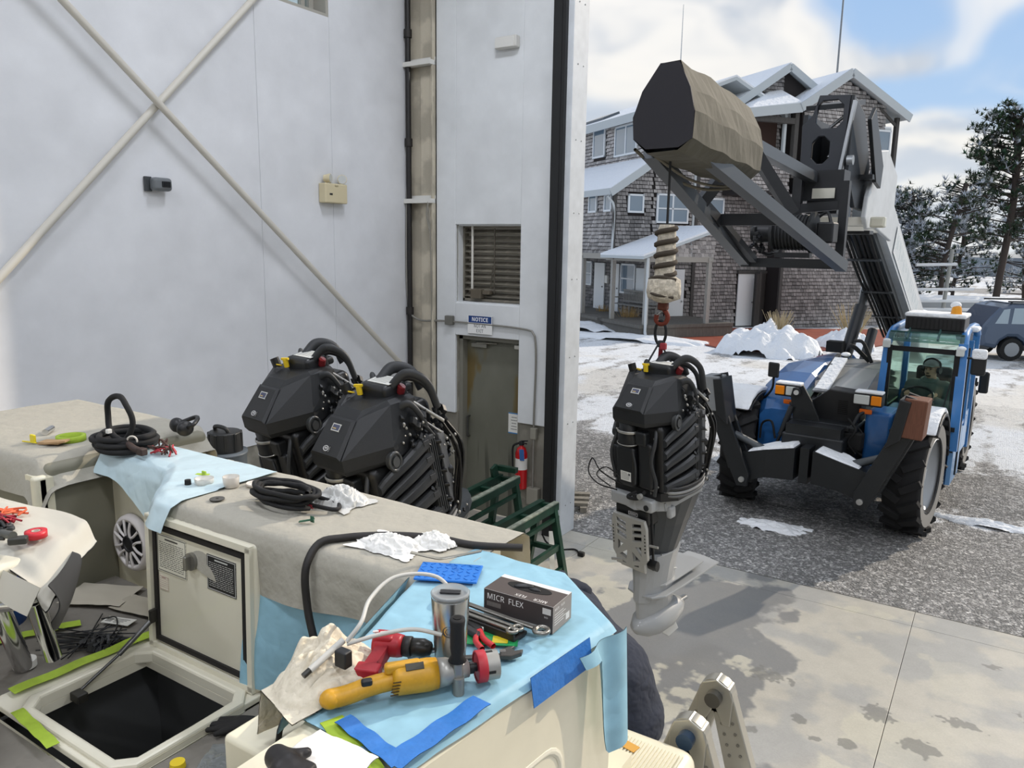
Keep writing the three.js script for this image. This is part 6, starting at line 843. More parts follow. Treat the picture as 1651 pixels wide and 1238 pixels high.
// ---------- person bending over behind the boat ----------
{
  const p = thing('person', 'person in dark navy hoodie bending over behind the boat', 'person', [-1.40, 0, -3.14]); p.scale.set(1.08, 1.0, 1.12);
  // own axes: hips at the origin column, torso leaning towards -x
  const torso = blob([[0.04, 1.03, 0, 0.20, -0.05, 1.22, 0.02, 0.205], [0.0, 1.0, -0.09, 0.13, 0.0, 1.0, 0.09, 0.13], [-0.05, 1.22, 0.02, 0.205, -0.22, 1.43, 0.05, 0.175], [-0.24, 1.44, -0.07, 0.125, -0.24, 1.42, 0.17, 0.125], [-0.24, 1.44, 0.05, 0.14, -0.32, 1.52, 0.07, 0.11],
    [-0.26, 1.42, 0.22, 0.085, -0.42, 1.2, 0.27, 0.068], [-0.42, 1.2, 0.27, 0.066, -0.62, 1.14, 0.2, 0.05], [-0.26, 1.44, -0.12, 0.085, -0.42, 1.22, -0.18, 0.068], [-0.42, 1.22, -0.18, 0.066, -0.62, 1.16, -0.08, 0.05]], 0.012, 0.07, 0.016);
  part('hoodie', torso, M(0x2e3340, { r: 0.95, map: rep(T.weave, 0.05), bumpMap: rep(T.crumple, 0.6), bumpScale: 0.02 }), p, 'dark navy hooded sweatshirt');
  part('trousers', blob([[0.02, 0.96, -0.09, 0.13, 0.02, 0.9, 0.09, 0.13], [0.02, 0.94, -0.1, 0.115, 0.0, 0.52, -0.12, 0.075], [0.0, 0.52, -0.12, 0.075, 0.06, 0.1, -0.13, 0.055], [0.02, 0.94, 0.1, 0.115, -0.03, 0.52, 0.13, 0.075], [-0.03, 0.52, 0.13, 0.075, 0.02, 0.1, 0.14, 0.055]], 0.013, 0.05, 0.012), M(0x33363d, { r: 0.95 }), p);
  for (const [x, z] of [[0.02, -0.13], [-0.02, 0.14]]) part('shoe', [el(0.12, 0.05, 0.05, x - 0.05, 0.05, z), el(0.055, 0.06, 0.05, x + 0.04, 0.07, z)], M(0x2a2522, { r: 0.8 }), p);
  part('hood', blob([[-0.25, 1.57, -0.06, 0.055, -0.25, 1.57, 0.14, 0.055], [-0.3, 1.62, -0.04, 0.04, -0.32, 1.62, 0.12, 0.04], [-0.2, 1.56, -0.08, 0.045, -0.36, 1.55, -0.1, 0.035], [-0.2, 1.56, 0.16, 0.045, -0.36, 1.55, 0.18, 0.035], [-0.28, 1.6, 0.04, 0.05, -0.3, 1.58, 0.04, 0.05]], 0.008, 0.02, 0.03), M(0x262a35, { r: 0.95 }), p);
  const hx = -0.47, hy = 1.585, hz = 0.13, place = (g) => at(g, hx, hy, hz, 0, -Math.PI / 2, 0.0).translate(0, 0, 0);
  part('head', at(headGeo(), hx, hy, hz, 0.55, -Math.PI / 2, 0), M(0xc49a80, { r: 0.6 }), p); part('hair', [at(new THREE.SphereGeometry(0.108, 22, 12, 0, 6.283, 0, 1.75).scale(0.98, 0.95, 1.08), hx + 0.018, hy + 0.032, hz, 0.1, -Math.PI / 2, -0.35)], M(0x4b3128, { r: 0.9, bumpMap: rep(T.bump, 0.05), bumpScale: 0.006 }), p);
  part('hand', [hand(1, -0.66, 1.13, 0.18, 0, -Math.PI / 2, 0)], M(0xc49a80, { r: 0.6 }), p); part('hand', [hand(-1, -0.66, 1.15, -0.06, 0, -Math.PI / 2, 0)], M(0xc49a80, { r: 0.6 }), p);
}
// ---------- folding ladder ----------
{
  const l = thing('folding_ladder', 'aluminium folding ladder with round hinges beside the swim platform', 'ladder', [0, 0, 0]);
  const am = M(0xc7c5bd, { r: 0.38, m: 0.55 }), hm = M(0xaaa89f, { r: 0.35, m: 0.7 }), H = 1.70, X = -0.72;
  const rail = (z, s, lab) => { const foot = [X + s * 0.52, 0.0, z]; const u = part('rail', beam([X + s * 0.035, H - 0.09, z], foot, 0.03, 0.075), am, l); part('riveted_cheek', [at(ext([[-0.042, 0.02], [0.042, 0.02], [0.05, -0.26], [-0.05, -0.26]], 0.05, 0.004), X + s * 0.025, H - 0.035, z, 0, 0, s * 0.295)], hm, u); part('rivets', [-0.08, -0.12, -0.16, -0.2].flatMap((y) => [-0.02, 0.02].map((x) => at(cy(0.006, 0.006, 0.056, 8, x, y, 0, Math.PI / 2), X + s * 0.025, H - 0.035, z, 0, 0, s * 0.295))), M(0x7d7b74, { r: 0.4, m: 0.6 }), u); return u; };
  const zs = [-2.26, -2.54];
  for (const z of zs) {
    rail(z, 1); rail(z, -1);
    const h = part('hinge', [cy(0.062, 0.062, 0.05, 28, X, H - 0.02, z, Math.PI / 2), ], hm, l); part('hinge_plate', at(ext([[-0.064, 0], [-0.05, 0.04], [0, 0.064], [0.05, 0.04], [0.064, 0], [0.06, -0.1], [0.03, -0.1], [0, -0.035], [-0.03, -0.1], [-0.06, -0.1]], 0.062, 0.004), X, H - 0.02, z), hm, h); part('lock_knob', [cy(0.028, 0.028, 0.09, 18, X, H - 0.02, z + 0.02, Math.PI / 2)], M(z > -2.4 ? 0x31455c : 0x55534d, { r: 0.3, m: 0.4 }), h);
  }
  for (const s of [-1, 1]) for (let k = 0; k < 5; k++) { const y = 0.25 + k * 0.28, x = X + s * (0.035 + 0.485 * (1 - y / (H - 0.09))); part('rung', beam([x, y, zs[0] - 0.02], [x, y, zs[1] + 0.02], 0.05, 0.03), M(0xe0ded4, { r: 0.45, m: 0.3 }), l); }
  part('warning_label', bx(0.003, 0.03, 0.05, -0.46, 1.25, -2.26 + 0.02, 0, 0, 0.28), M(0x8b2f26, { r: 0.6 }), l);
}

// ================= boat =================
const gel = M(0xece5cb, { r: 0.3, phys: 1, clearcoat: 0.5, map: rep(T.mottle, 1.2) }), gel2 = M(0xdcd7c3, { r: 0.35, phys: 1, clearcoat: 0.3 });
const paperBrown = M(0x807b72, { r: 0.9, map: rep(T.mottle, 0.4), bumpMap: rep(T.crumple, 0.7), bumpScale: 0.012 });
const tan = M(0xb0ac9f, { r: 0.95, map: rep(T.weave, 0.06), bumpMap: rep(T.bump, 0.5), bumpScale: 0.01 }), blueSheet = M(0x93c0d2, { r: 0.6, map: rep(T.mottle, 0.3), bumpMap: rep(T.crumple, 0.9), bumpScale: 0.008 });
const lime = M(0xa9c53a, { r: 0.7, map: rep(T.mottle, 0.1) }), blueTape = M(0x2f76c4, { r: 0.6, map: rep(T.mottle, 0.08), bumpMap: rep(T.crumple, 0.15), bumpScale: 0.002 });
const TOP = 2.362, DK = 1.8;
const boat = thing('boat', 'cream fibreglass boat with its stern towards the door', 'boat', [0, 0, 0]);
{
  // hull sides and transom, closed underneath, on keel blocks
  const hullRing = (h, w, zb) => [[-4.25 + w, h, zb], [-0.76 - w, h, zb], [-0.84 - w, h, 4.5], [-4.25 + w, h, 4.5]];
  part('hull', loft([hullRing(0.55, 0.9, -1.2).reverse(), hullRing(0.8, 0.55, -1.35).reverse(), hullRing(1.25, 0.12, -1.5).reverse(), hullRing(1.72, 0.04, -1.55).reverse()], false), gel, boat); part('hull_bottom', bx(1.6, 0.05, 5.7, -2.5, 0.57, 1.65), gel, boat);
  part('keel_block', [bx(0.9, 0.56, 0.5, -2.5, 0.28, 0.2), bx(0.9, 0.56, 0.5, -2.5, 0.28, 3.2)], M(0x7a6a50, { r: 0.9 }), boat);
  // cockpit sole around the hatch
  part('cockpit_sole', [bx(3.1, 0.07, 5.8, -2.6, DK - 0.045, 1.93), bx(1.63, 0.03, 0.9, -3.375, DK - 0.025, -1.3), bx(0.83, 0.03, 0.75, -1.465, DK - 0.025, -1.3), bx(0.7, 0.03, 0.3, -2.2, DK - 0.025, -1.65)], gel2, boat);
  // starboard gunwale
  const sdA = [[-1.26, -1.52], [-1.26, -1.75], [-0.95, -1.75], [-0.715, -1.6], [-0.79, -0.9], [-1.05, -0.9]], sdB = [[-1.05, -0.9], [-0.79, -0.9], [-0.83, 4.5], [-1.08, 4.5]], lift = (P, h, k) => P.map(([x, z]) => [x + (x < -1 ? k : -k), h, z]);
  part('side_deck', [sdA, sdB].map((P) => loft([lift(P, 1.7, 0), lift(P, 2.33, 0), lift(P, 2.355, 0.02)])), gel, boat);
  // transom: wide at the right, stepped back at the left
  part('transom', [bx(1.12, 0.66, 0.36, -1.79, 2.02, -1.70), bx(1.2, 0.6, 0.2, -2.9, 2.05, -1.87), bx(3.4, 0.5, 0.2, -2.5, 1.5, -1.86)], gel, boat);
  part('port_quarter', [rb(1.1, 0.64, 0.75, 0.03, -3.72, 2.03, -1.88)], M(0x7f7c6c, { r: 0.6 }), boat);
  part('port_side', [bx(0.3, 0.6, 5.8, -4.1, 2.05, 1.5), bx(0.12, 0.56, 0.05, -3.2, 2.03, -1.49), rb(0.04, 0.54, 0.06, 0.015, -3.16, 2.05, -1.47)], gel, boat);
  // swim platform with ribbed top
  part('swim_platform', [rb(2.6, 0.14, 0.56, 0.05, -1.96, 1.62, -1.9)], gel, boat); part('platform_ribs', [...Array(38)].map((_, i) => bx(0.006, 0.006, 0.42, -1.12 + i * 0.0115, 1.692, -1.9)), M(0xd5cfb8, { r: 0.5 }), boat);
  // hatch: coaming, gutter, dark bilge, open lid with strut
  const hx0 = -2.42, hx1 = -1.90, hz0 = -1.42, hz1 = -1.03, ring = [[-2.55, -0.98], [-1.87, -0.98], [-1.87, -1.53], [-2.55, -1.53]].map(([x, z]) => [x, -z]);
  const rrect = (x0, x1, z0, z1, c) => [[x0 + c, z0], [x1 - c, z0], [x1, z0 + c], [x1, z1 - c], [x1 - c, z1], [x0 + c, z1], [x0, z1 - c], [x0, z0 + c]];
  part('hatch_coaming', [at(ext(rrect(-2.55, -1.87, 0.98, 1.53, 0.03), 0.02, 0.004, [rrect(hx0 - 0.03, hx1 + 0.03, -hz1 - 0.03, -hz0 + 0.03, 0.05)]), 0, DK + 0.012, 0, -Math.PI / 2), at(ext(rrect(hx0 - 0.032, hx1 + 0.032, -hz1 - 0.032, -hz0 + 0.032, 0.05), 0.045, 0.008, [rrect(hx0, hx1, -hz1, -hz0, 0.04)]), 0, DK + 0.012, 0, -Math.PI / 2), bx(hx1 - hx0, 0.03, 0.012, (hx0 + hx1) / 2, DK - 0.02, hz0 - 0.006), bx(hx1 - hx0, 0.03, 0.012, (hx0 + hx1) / 2, DK - 0.02, hz1 + 0.006), bx(0.012, 0.03, hz1 - hz0, hx0 - 0.006, DK - 0.02, (hz0 + hz1) / 2), bx(0.012, 0.03, hz1 - hz0, hx1 + 0.006, DK - 0.02, (hz0 + hz1) / 2)], gel2, boat);
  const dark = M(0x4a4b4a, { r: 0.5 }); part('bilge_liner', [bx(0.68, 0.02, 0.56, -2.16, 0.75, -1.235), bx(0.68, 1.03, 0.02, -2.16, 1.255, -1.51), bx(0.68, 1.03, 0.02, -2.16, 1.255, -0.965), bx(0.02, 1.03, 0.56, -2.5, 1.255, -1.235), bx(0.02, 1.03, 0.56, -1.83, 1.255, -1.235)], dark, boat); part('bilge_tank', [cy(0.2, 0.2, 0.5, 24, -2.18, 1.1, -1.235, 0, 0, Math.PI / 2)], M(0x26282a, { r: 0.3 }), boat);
  const lid = new THREE.Group(); lid.name = 'hatch_lid'; lid.position.set(-2.165, DK + 0.02, -1.49); lid.rotation.x = -0.03; boat.add(lid);
  part('lid_panel', rb(0.57, 0.5, 0.05, 0.014, 0, 0.25, 0), gel2, lid); part('lid_rim', [bx(0.55, 0.022, 0.02, 0, 0.485, 0.03), bx(0.55, 0.022, 0.02, 0, 0.015, 0.03), bx(0.022, 0.48, 0.02, -0.265, 0.25, 0.03), bx(0.022, 0.48, 0.02, 0.265, 0.25, 0.03)], gel2, lid);
  part('lid_gasket', [bx(0.49, 0.018, 0.01, 0, 0.455, 0.028), bx(0.49, 0.018, 0.01, 0, 0.045, 0.028), bx(0.018, 0.41, 0.01, -0.236, 0.25, 0.028), bx(0.018, 0.41, 0.01, 0.236, 0.25, 0.028)], M(0x1b1715, { r: 0.8 }), lid);
  const txt = (bg, fg, rows, head, frame) => canvasMat(256, 192, (x, w, h) => { x.fillStyle = bg; x.fillRect(0, 0, w, h); x.strokeStyle = fg; x.lineWidth = 4; x.strokeRect(6, 6, w - 12, h - 12); x.fillStyle = fg; if (head) x.fillRect(70, 18, w - 140, 8); for (let i = 0; i < rows; i++) for (let k = 18; k < w - 24;) { const q = 8 + hash(i, k, 5) * 26; x.fillRect(k, 38 + i * (h - 54) / rows, Math.min(q, w - 22 - k), 3.5); k += q + 5; } });
  uvpart('warning_label', at(new THREE.BoxGeometry(0.16, 0.135, 0.002), -0.145, 0.365, 0.0265), txt('#dcd9c8', '#3d3a34', 14, true), lid); uvpart('warning_label', at(new THREE.BoxGeometry(0.05, 0.05, 0.002), -0.195, 0.255, 0.0265), txt('#d9d2c2', '#7d2f25', 5, true), lid); uvpart('capacity_plate', at(new THREE.BoxGeometry(0.145, 0.12, 0.002), 0.12, 0.36, 0.0265), txt('#151515', '#c9c9c4', 13, true), lid);
  part('lid_latch', [cy(0.03, 0.03, 0.014, 22, -0.03, 0.375, 0.032, Math.PI / 2), rb(0.016, 0.05, 0.03, 0.005, -0.03, 0.375, 0.045)], M(0x8d8b84, { r: 0.35, m: 0.7 }), lid);
  part('gas_strut', [rod([-2.41, DK + 0.13, -1.44], [-2.41, DK + 0.06, -1.32], 0.009), rod([-2.41, DK + 0.06, -1.32], [-2.41, DK - 0.005, -1.18], 0.005)], M(0x5a5a58, { r: 0.35, m: 0.6 }), boat); parts('strut_bracket', [rb(0.012, 0.05, 0.04, 0.004, -2.405, DK + 0.15, -1.455), rb(0.05, 0.03, 0.035, 0.004, -2.39, DK - 0.01, -1.17)], M(0x26241f, { r: 0.5 }), boat);
  // speaker in the stepped-back transom face
  const spk = new THREE.Group(); spk.name = 'speaker'; spk.position.set(-3.02, 1.98, -1.765); boat.add(spk); const wg = M(0xd9d3cf, { r: 0.45 });
  part('speaker_ring', at(new THREE.LatheGeometry([[0.095, 0.0], [0.097, 0.03], [0.112, 0.032], [0.122, 0.02], [0.125, 0.0]].map(([a, b]) => new THREE.Vector2(a, b)), 40), 0, 0, 0, Math.PI / 2), wg, spk); part('speaker_cone', at(new THREE.LatheGeometry([[0, 0.004], [0.03, 0.012], [0.05, 0.002], [0.1, 0.016]].map(([a, b]) => new THREE.Vector2(a, b)), 32), 0, 0, 0, Math.PI / 2), M(0x1b1b1d, { r: 0.6 }), spk);
  for (let i = 0; i < 6; i++) { const a = i / 6 * 6.283, c = Math.cos(a), s = Math.sin(a), px = -s, py = c; part('grille_spoke', [tube([[c * 0.03, s * 0.03, 0.03], [c * 0.06 + px * 0.018, s * 0.06 + py * 0.018, 0.033], [c * 0.1 + px * 0.03, s * 0.1 + py * 0.03, 0.03]], 0.006, 12, 6), tube([[c * 0.03, s * 0.03, 0.03], [c * 0.06 - px * 0.018, s * 0.06 - py * 0.018, 0.033], [c * 0.1 - px * 0.03, s * 0.1 - py * 0.03, 0.03]], 0.006, 12, 6)], wg, spk); } part('speaker_hub', [at(new THREE.TorusGeometry(0.032, 0.006, 8, 24), 0, 0, 0.032), cy(0.026, 0.026, 0.006, 20, 0, 0, 0.03, Math.PI / 2)], M(0x222224, { r: 0.5 }), spk);
  // portlight in the hull side
  const oval = (a, b, c) => [[1, 1], [-1, 1], [-1, -1], [1, -1]].flatMap(([sx, sy], k) => [...Array(6)].map((_, i) => { const t = (k + i / 5) * Math.PI / 2; return [sx * (a - c) + c * Math.cos(t), sy * (b - c) + c * Math.sin(t)]; })); const pl_ = new THREE.Group(); pl_.name = 'portlight'; pl_.position.set(-0.768, 2.06, -1.21); pl_.rotation.y = Math.PI / 2 - 0.11; boat.add(pl_); part('portlight_rim', ext(oval(0.19, 0.1, 0.07), 0.03, 0.008, [oval(0.17, 0.082, 0.06)]), gel2, pl_); part('pane', ext(oval(0.17, 0.082, 0.06), 0.008), M(0x8f9698, { r: 0.1 }), pl_);
}
// ---------- sheets and covers ----------
const prof = (pts) => { const L = [0]; for (let i = 1; i < pts.length; i++) L.push(L[i - 1] + Math.hypot(pts[i][0] - pts[i - 1][0], pts[i][1] - pts[i - 1][1])); return (t) => { const q = t * L[L.length - 1]; let i = 1; while (i < L.length - 1 && L[i] < q) i++; const k = (q - L[i - 1]) / (L[i] - L[i - 1] || 1); return [mix(pts[i - 1][0], pts[i][0], k), mix(pts[i - 1][1], pts[i][1], k)]; }; };
solo('canvas_cover', 'grey-tan cloth cover over the boat transom', 'cover', sheet((u, v) => {
  const x = -2.62 + 1.43 * u, zf = mix(-1.72, -1.497, sm(-2.6, -2.4, x)), hang = 0.15 * sm(-2.5, -2.0, x) - 0.06 * sm(-1.95, -1.35, x) + 0.02 + 0.008 * Math.sin(u * 9);
  const [z, h] = prof([[-2.0, 2.2], [-1.985, 2.34], [-1.95, TOP + 0.002], [zf - 0.05, TOP + 0.002], [zf - 0.012, TOP - 0.008], [zf + 0.006, TOP - 0.04], [zf + 0.012 + 0.012 * Math.sin(x * 14), TOP - 0.05 - hang]])(v);
  return [x, h + 0.006 * (fbm(x * 5, z * 7, 3, 3) - 0.4), z + 0.006 * (fbm(x * 8, h * 4, 2, 6) - 0.5)];
}, 90, 60, 0.003), tan);
solo('canvas_cover', 'grey-tan cloth draped over the port quarter beside white wall', 'cover', sheet((u, v) => {
  const x = -4.32 + 1.2 * u, [z, h] = prof([[-2.27, 2.2], [-2.26, TOP], [-1.56, TOP + 0.002], [-1.5, TOP - 0.008], [-1.475, TOP - 0.05], [-1.46 + 0.02 * Math.sin(u * 8), TOP - 0.12 - 0.05 * Math.sin(u * 3.1)]])(v), edge = sm(0.9, 1.0, u);
  return [x, h + 0.01 * (fbm(x * 4, z * 4, 3, 13) - 0.4) - edge * 0.1, z + 0.015 * (fbm(x * 6, h * 6, 2, 4) - 0.5)];
}, 70, 44, 0.003), tan);
solo('plastic_sheet', 'pale blue plastic sheet draped over the transom under black cable', 'sheet', sheet((u, v) => {
  const x = -3.16 + 0.86 * u, zf = mix(-1.72, -1.47, sm(-2.75, -2.35, x)), hang = 0.02 + 0.25 * sm(0.12, 0.72, u) * sm(0.84, 0.74, u);
  const [z, h] = prof([[-1.93, TOP + 0.008], [zf - 0.05, TOP + 0.01], [zf - 0.005, TOP - 0.005], [zf + 0.02, TOP - 0.05], [zf + 0.035, TOP - 0.06 - hang]])(v);
  const w = fbm(x * 9 + z * 6, h * 9, 4, 31) - 0.5; return [x + 0.01 * w, h + 0.012 * Math.max(0, w) + (v < 0.5 ? 0.004 : 0), z + 0.02 * w * v];
}, 80, 50, 0.0015), M(0xc9dfe5, { r: 0.35, phys: 1, transmission: 0.12, thickness: 0, clearcoat: 0.3, bumpMap: rep(T.crumple, 1.1), bumpScale: 0.012 }));
{
  // blue protective sheet over the starboard gunwale
  const A = [-1.275, -1.53], Bq = [-1.065, -0.9], Cq = [-0.79, -0.9], D = [-0.70, -1.58], E = [-0.93, -1.76];
  solo('protective_sheet', 'light blue protective sheet taped over the gunwale under tools', 'sheet', [sheet((u, v) => {
    const l = v < 0.3 ? [mix(-1.25, A[0], v / 0.3), mix(-1.76, A[1], v / 0.3)] : [mix(A[0], Bq[0], (v - 0.3) / 0.7), mix(A[1], Bq[1], (v - 0.3) / 0.7)], r = v < 0.2 ? [mix(E[0], D[0], v / 0.2), mix(E[1], D[1], v / 0.2)] : [mix(D[0], Cq[0], (v - 0.2) / 0.8), mix(D[1], Cq[1], (v - 0.2) / 0.8)], x = mix(l[0], r[0], u), z = mix(l[1], r[1], u);
    const e = Math.min(u, 1 - u); return [x, TOP + 0.001 + 0.012 * Math.max(0, fbm(x * 12, z * 12, 3, 41) - 0.45) - 0.02 * sm(0.03, 0.0, e), z];
  }, 60, 60, 0.002), sheet((u, v) => { const z = -1.4 - 0.19 * u, x = -0.725 + 0.022 * u; return [x + 0.02 + 0.012 * v + 0.008 * Math.sin(u * 9), TOP - 0.003 - v * (0.03 + 0.27 * sm(0.3, 0.62, u)), z - 0.01 * v]; }, 24, 20, 0.002), sheet((u, v) => { const x = -1.95 + 0.7 * u; return [x, 2.2 - 0.36 * v, -1.5 + 0.03 * Math.sin(u * 7 + v * 2) * v + 0.02 * v]; }, 40, 20, 0.002), sheet((u, v) => { const t = u; return [mix(A[0], Bq[0], t) - 0.015 - 0.02 * v, TOP - 0.004 - v * 0.1 * (1 - 0.5 * t), mix(A[1], Bq[1], t)]; }, 30, 8, 0.002)], blueSheet);
  const strip = (name, label, cat, mat, p, q, w, h = 0.0012, y = TOP + 0.004, tilt = 0) => solo(name, label, cat, sheet((u, v) => { const dx = q[0] - p[0], dz = q[1] - p[1], L = Math.hypot(dx, dz), nx = -dz / L, nz = dx / L; return [p[0] + dx * u + nx * w * (v - 0.5), y + 0.002 * Math.sin(u * 17) - tilt * (1 - v), p[1] + dz * u + nz * w * (v - 0.5)]; }, 16, 4, h), mat, cat === 'tape' ? 'strips of masking tape' : undefined);
  solo('masking_tape', 'blue tape strip along the gunwale edge near its corner', 'tape', sheet((u, v) => { const z = -1.47 + 0.22 * u; return [-0.712 - (z + 1.5) * 0.11 + 0.01 * v, TOP + 0.012 - 0.065 * v, z]; }, 16, 10, 0.0012), blueTape, 'strips of masking tape'); strip('masking_tape', 'blue tape strip along the gunwale edge below yellow drill', 'tape', blueTape, [-0.778, -1.13], [-0.80, -0.89], 0.045, 0.0012, TOP + 0.012); strip('masking_tape', 'short blue tape strip beside the green tape', 'tape', blueTape, [-0.96, -0.935], [-0.79, -0.9], 0.035, 0.0012, TOP + 0.012); strip('masking_tape', 'lime tape strip at the near end of the blue sheet', 'tape', lime, [-0.985, -0.93], [-0.82, -0.865], 0.045, 0.0012, TOP + 0.004);
  const dt = (label, p, q, w) => strip('masking_tape', label, 'tape', lime, p, q, w, 0.001, DK + 0.034);
  dt('lime tape strip along the hatch edge beside cable ties', [-2.52, -1.03], [-2.5, -1.5], 0.05);
  strip('masking_tape', 'lime tape strip on deck paper beside the chrome post', 'tape', lime, [-2.98, -1.1], [-2.84, -1.42], 0.05, 0.001, DK + 0.01); strip('masking_tape', 'torn lime tape pieces at the near hatch corner', 'tape', lime, [-2.4, -0.99], [-2.14, -0.965], 0.035, 0.001, DK + 0.034);
  // brown deck paper, in lapped pieces
  const paper = (label, x0, x1, z0, z1, s) => solo('deck_paper', label, 'paper', sheet((u, v) => { const x = mix(x0, x1, u), z = mix(z1, z0, v); return [x, DK - 0.003 + 0.006 * fbm(x * 5, z * 5, 3, s) + s * 0.0012, z]; }, 30, 24, 0.001), paperBrown, 'deck protection paper');
  paper('brown deck paper around the cable tie pile', -3.15, -2.57, -1.74, -1.0, 1); paper('brown deck paper at the near left of hatch', -3.1, -2.0, -0.955, -0.2, 2); paper('brown deck paper at the right of hatch', -1.86, -1.1, -1.46, -0.2, 3);
}
// ---------- things lying on the covers ----------
const on = (x, z, y = TOP) => [x, y + 0.008, z];
{
  // heavy black cable coil with a standing loop
  const c = thing('cable_coil', 'heavy black cable coil with standing loop on plastic sheet', 'cable', on(-3.1, -1.8)), pts = [];
  for (let i = 0; i <= 110; i++) { const a = i / 110 * 6.283 * 5, r = 0.11 + 0.012 * Math.sin(i * 0.7) + 0.01 * Math.cos(a * 0.37); pts.push([Math.cos(a) * r * 1.1, 0.016 + i / 110 * 0.055, Math.sin(a) * r]); }
  for (let i = 0; i <= 24; i++) { const a = -1.2 + i / 24 * 6.0; pts.push([0.02 + Math.cos(a) * 0.09, 0.14 + Math.sin(a) * 0.095, 0.03 + Math.sin(i) * 0.004]); } part('cable', tube(pts, 0.0125, 520, 8), blackRubber, c); part('cable_tag', rb(0.018, 0.018, 0.02, 0.003, 0.04, 0.1, 0.09), M(0xdadad5, { r: 0.5 }), c); part('tie', tor(0.02, 0.004, 0.12, 0.06, 0.04, 0, 0.6, 0), M(0xcfc9bd, { r: 0.6 }), c); part('cable_end', [tube([[0.1, 0.05, 0.05], [0.16, 0.04, 0.06], [0.19, 0.03, 0.05]], 0.014, 10, 8), rb(0.04, 0.03, 0.03, 0.006, 0.2, 0.03, 0.05)], M(0x3b2d28, { r: 0.6 }), c);
  const w = thing('wire_bundle', 'small bundle of red and brown wires beside black coil', 'wires', on(-2.87, -1.83)), r = rng(5), red = [], br = [];
  for (let i = 0; i < 14; i++) { const g = tube([[(r() - .5) * .1, 0.01 + r() * .03, (r() - .5) * .05], [(r() - .5) * .14, 0.03 + r() * .03, (r() - .5) * .08], [(r() - .5) * .14, 0.008 + r() * .02, (r() - .5) * .08]], 0.004, 10, 5); (i % 2 ? red : br).push(g); } part('wires', red, M(0xb0323c, { r: 0.5 }), w); part('wires', br, M(0x4a3128, { r: 0.5 }), w);
  const e = thing('ear_defenders', 'black ear defenders behind the black cable coil', 'ear defenders', on(-3.18, -2.1)); part('ear_cup', el(0.04, 0.035, 0.03, 0, 0.035, 0), blackPlastic, e); part('ear_cup', el(0.03, 0.035, 0.04, 0.09, 0.035, 0.02), blackPlastic, e); part('headband', tube([[0, 0.04, 0], [0.08, 0.075, -0.05], [0.15, 0.06, 0.02], [0.1, 0.04, 0.02]], 0.01, 20, 6), blackPlastic, e);
  const t1 = thing('tape_roll', 'roll of lime green tape on the tan cover', 'tape roll', on(-3.42, -1.74)); part('roll', at(new THREE.LatheGeometry([[0.042, 0], [0.06, 0], [0.06, 0.024], [0.042, 0.024], [0.042, 0]].map(([a, b]) => new THREE.Vector2(a, b)), 32)), lime, t1);
  solo('socket', 'chrome socket lying on the tan cover', 'socket', [rod([-3.66, TOP + 0.022, -1.78], [-3.6, TOP + 0.022, -1.72], 0.014, 16)], chrome); const yt = thing('cable_clip', 'small yellow clip on the tan cover', 'clip', on(-3.5, -1.62)); part('clip_body', [rb(0.035, 0.035, 0.012, 0.004, 0, 0.022, 0), rod([-0.05, 0.006, 0.02], [0.03, 0.006, 0.0], 0.003)], M(0xe2cf28, { r: 0.4 }), yt);
  solo('cardboard_scrap', 'brown cardboard scrap beside the green tape roll', 'cardboard', [bx(0.11, 0.01, 0.05, -3.42, TOP + 0.018, -1.66, 0.05, 0.3, 0.06), bx(0.09, 0.008, 0.04, -3.38, TOP + 0.026, -1.66, 0, 0.6, 0.1)], M(0xb3936c, { r: 0.9 }));
  // cups and lids on the transom
  const cupM = M(0xeeeae4, { phys: 1, r: 0.3, transmission: 0.35, thickness: 0 });
  const cup = (label, x, z, r1, r2, h) => { const q = thing('plastic_cup', label, 'cup', on(x, z), 0, 'plastic cups on the transom'); part('cup', at(new THREE.LatheGeometry([[0, 0.002], [r1, 0.002], [r2, h], [r2 - 0.002, h], [r1 - 0.002, 0.004], [0, 0.004]].map(([a, b]) => new THREE.Vector2(a, b)), 28)), cupM, q); return q; };
  cup('tallest frosted plastic cup beside the black cable', -2.3, -1.72, 0.027, 0.03, 0.04); cup('low frosted plastic dish beside the black plug', -2.4, -1.68, 0.032, 0.034, 0.026); cup('flat frosted lid nearest the grey drum', -2.24, -1.78, 0.034, 0.034, 0.012); solo('rubber_plug', 'small black plug beside the frosted dish', 'plug', cy(0.011, 0.012, 0.022, 14, -2.44, TOP + 0.019, -1.64), blackRubber); solo('washer', 'dark flat washer disc in front of the cups', 'washer', [at(new THREE.LatheGeometry([[0.006, 0], [0.025, 0], [0.025, 0.003], [0.006, 0.003], [0.006, 0]].map(([a, b]) => new THREE.Vector2(a, b)), 24), -2.22, TOP + 0.01, -1.6)], M(0x4b4a46, { r: 0.5 }));
  solo('tape_scrap', 'lime tape scrap on the plastic sheet end', 'tape', [bx(0.06, 0.004, 0.02, -2.5, TOP + 0.014, -1.74, 0, 0.3, 0.05), bx(0.02, 0.03, 0.006, -2.47, TOP + 0.02, -1.73)], lime);
  const c2 = thing('cable_coil', 'loose black cable coil on the tan transom cover', 'cable', on(-1.98, -1.69)), p2 = []; const rr = rng(8);
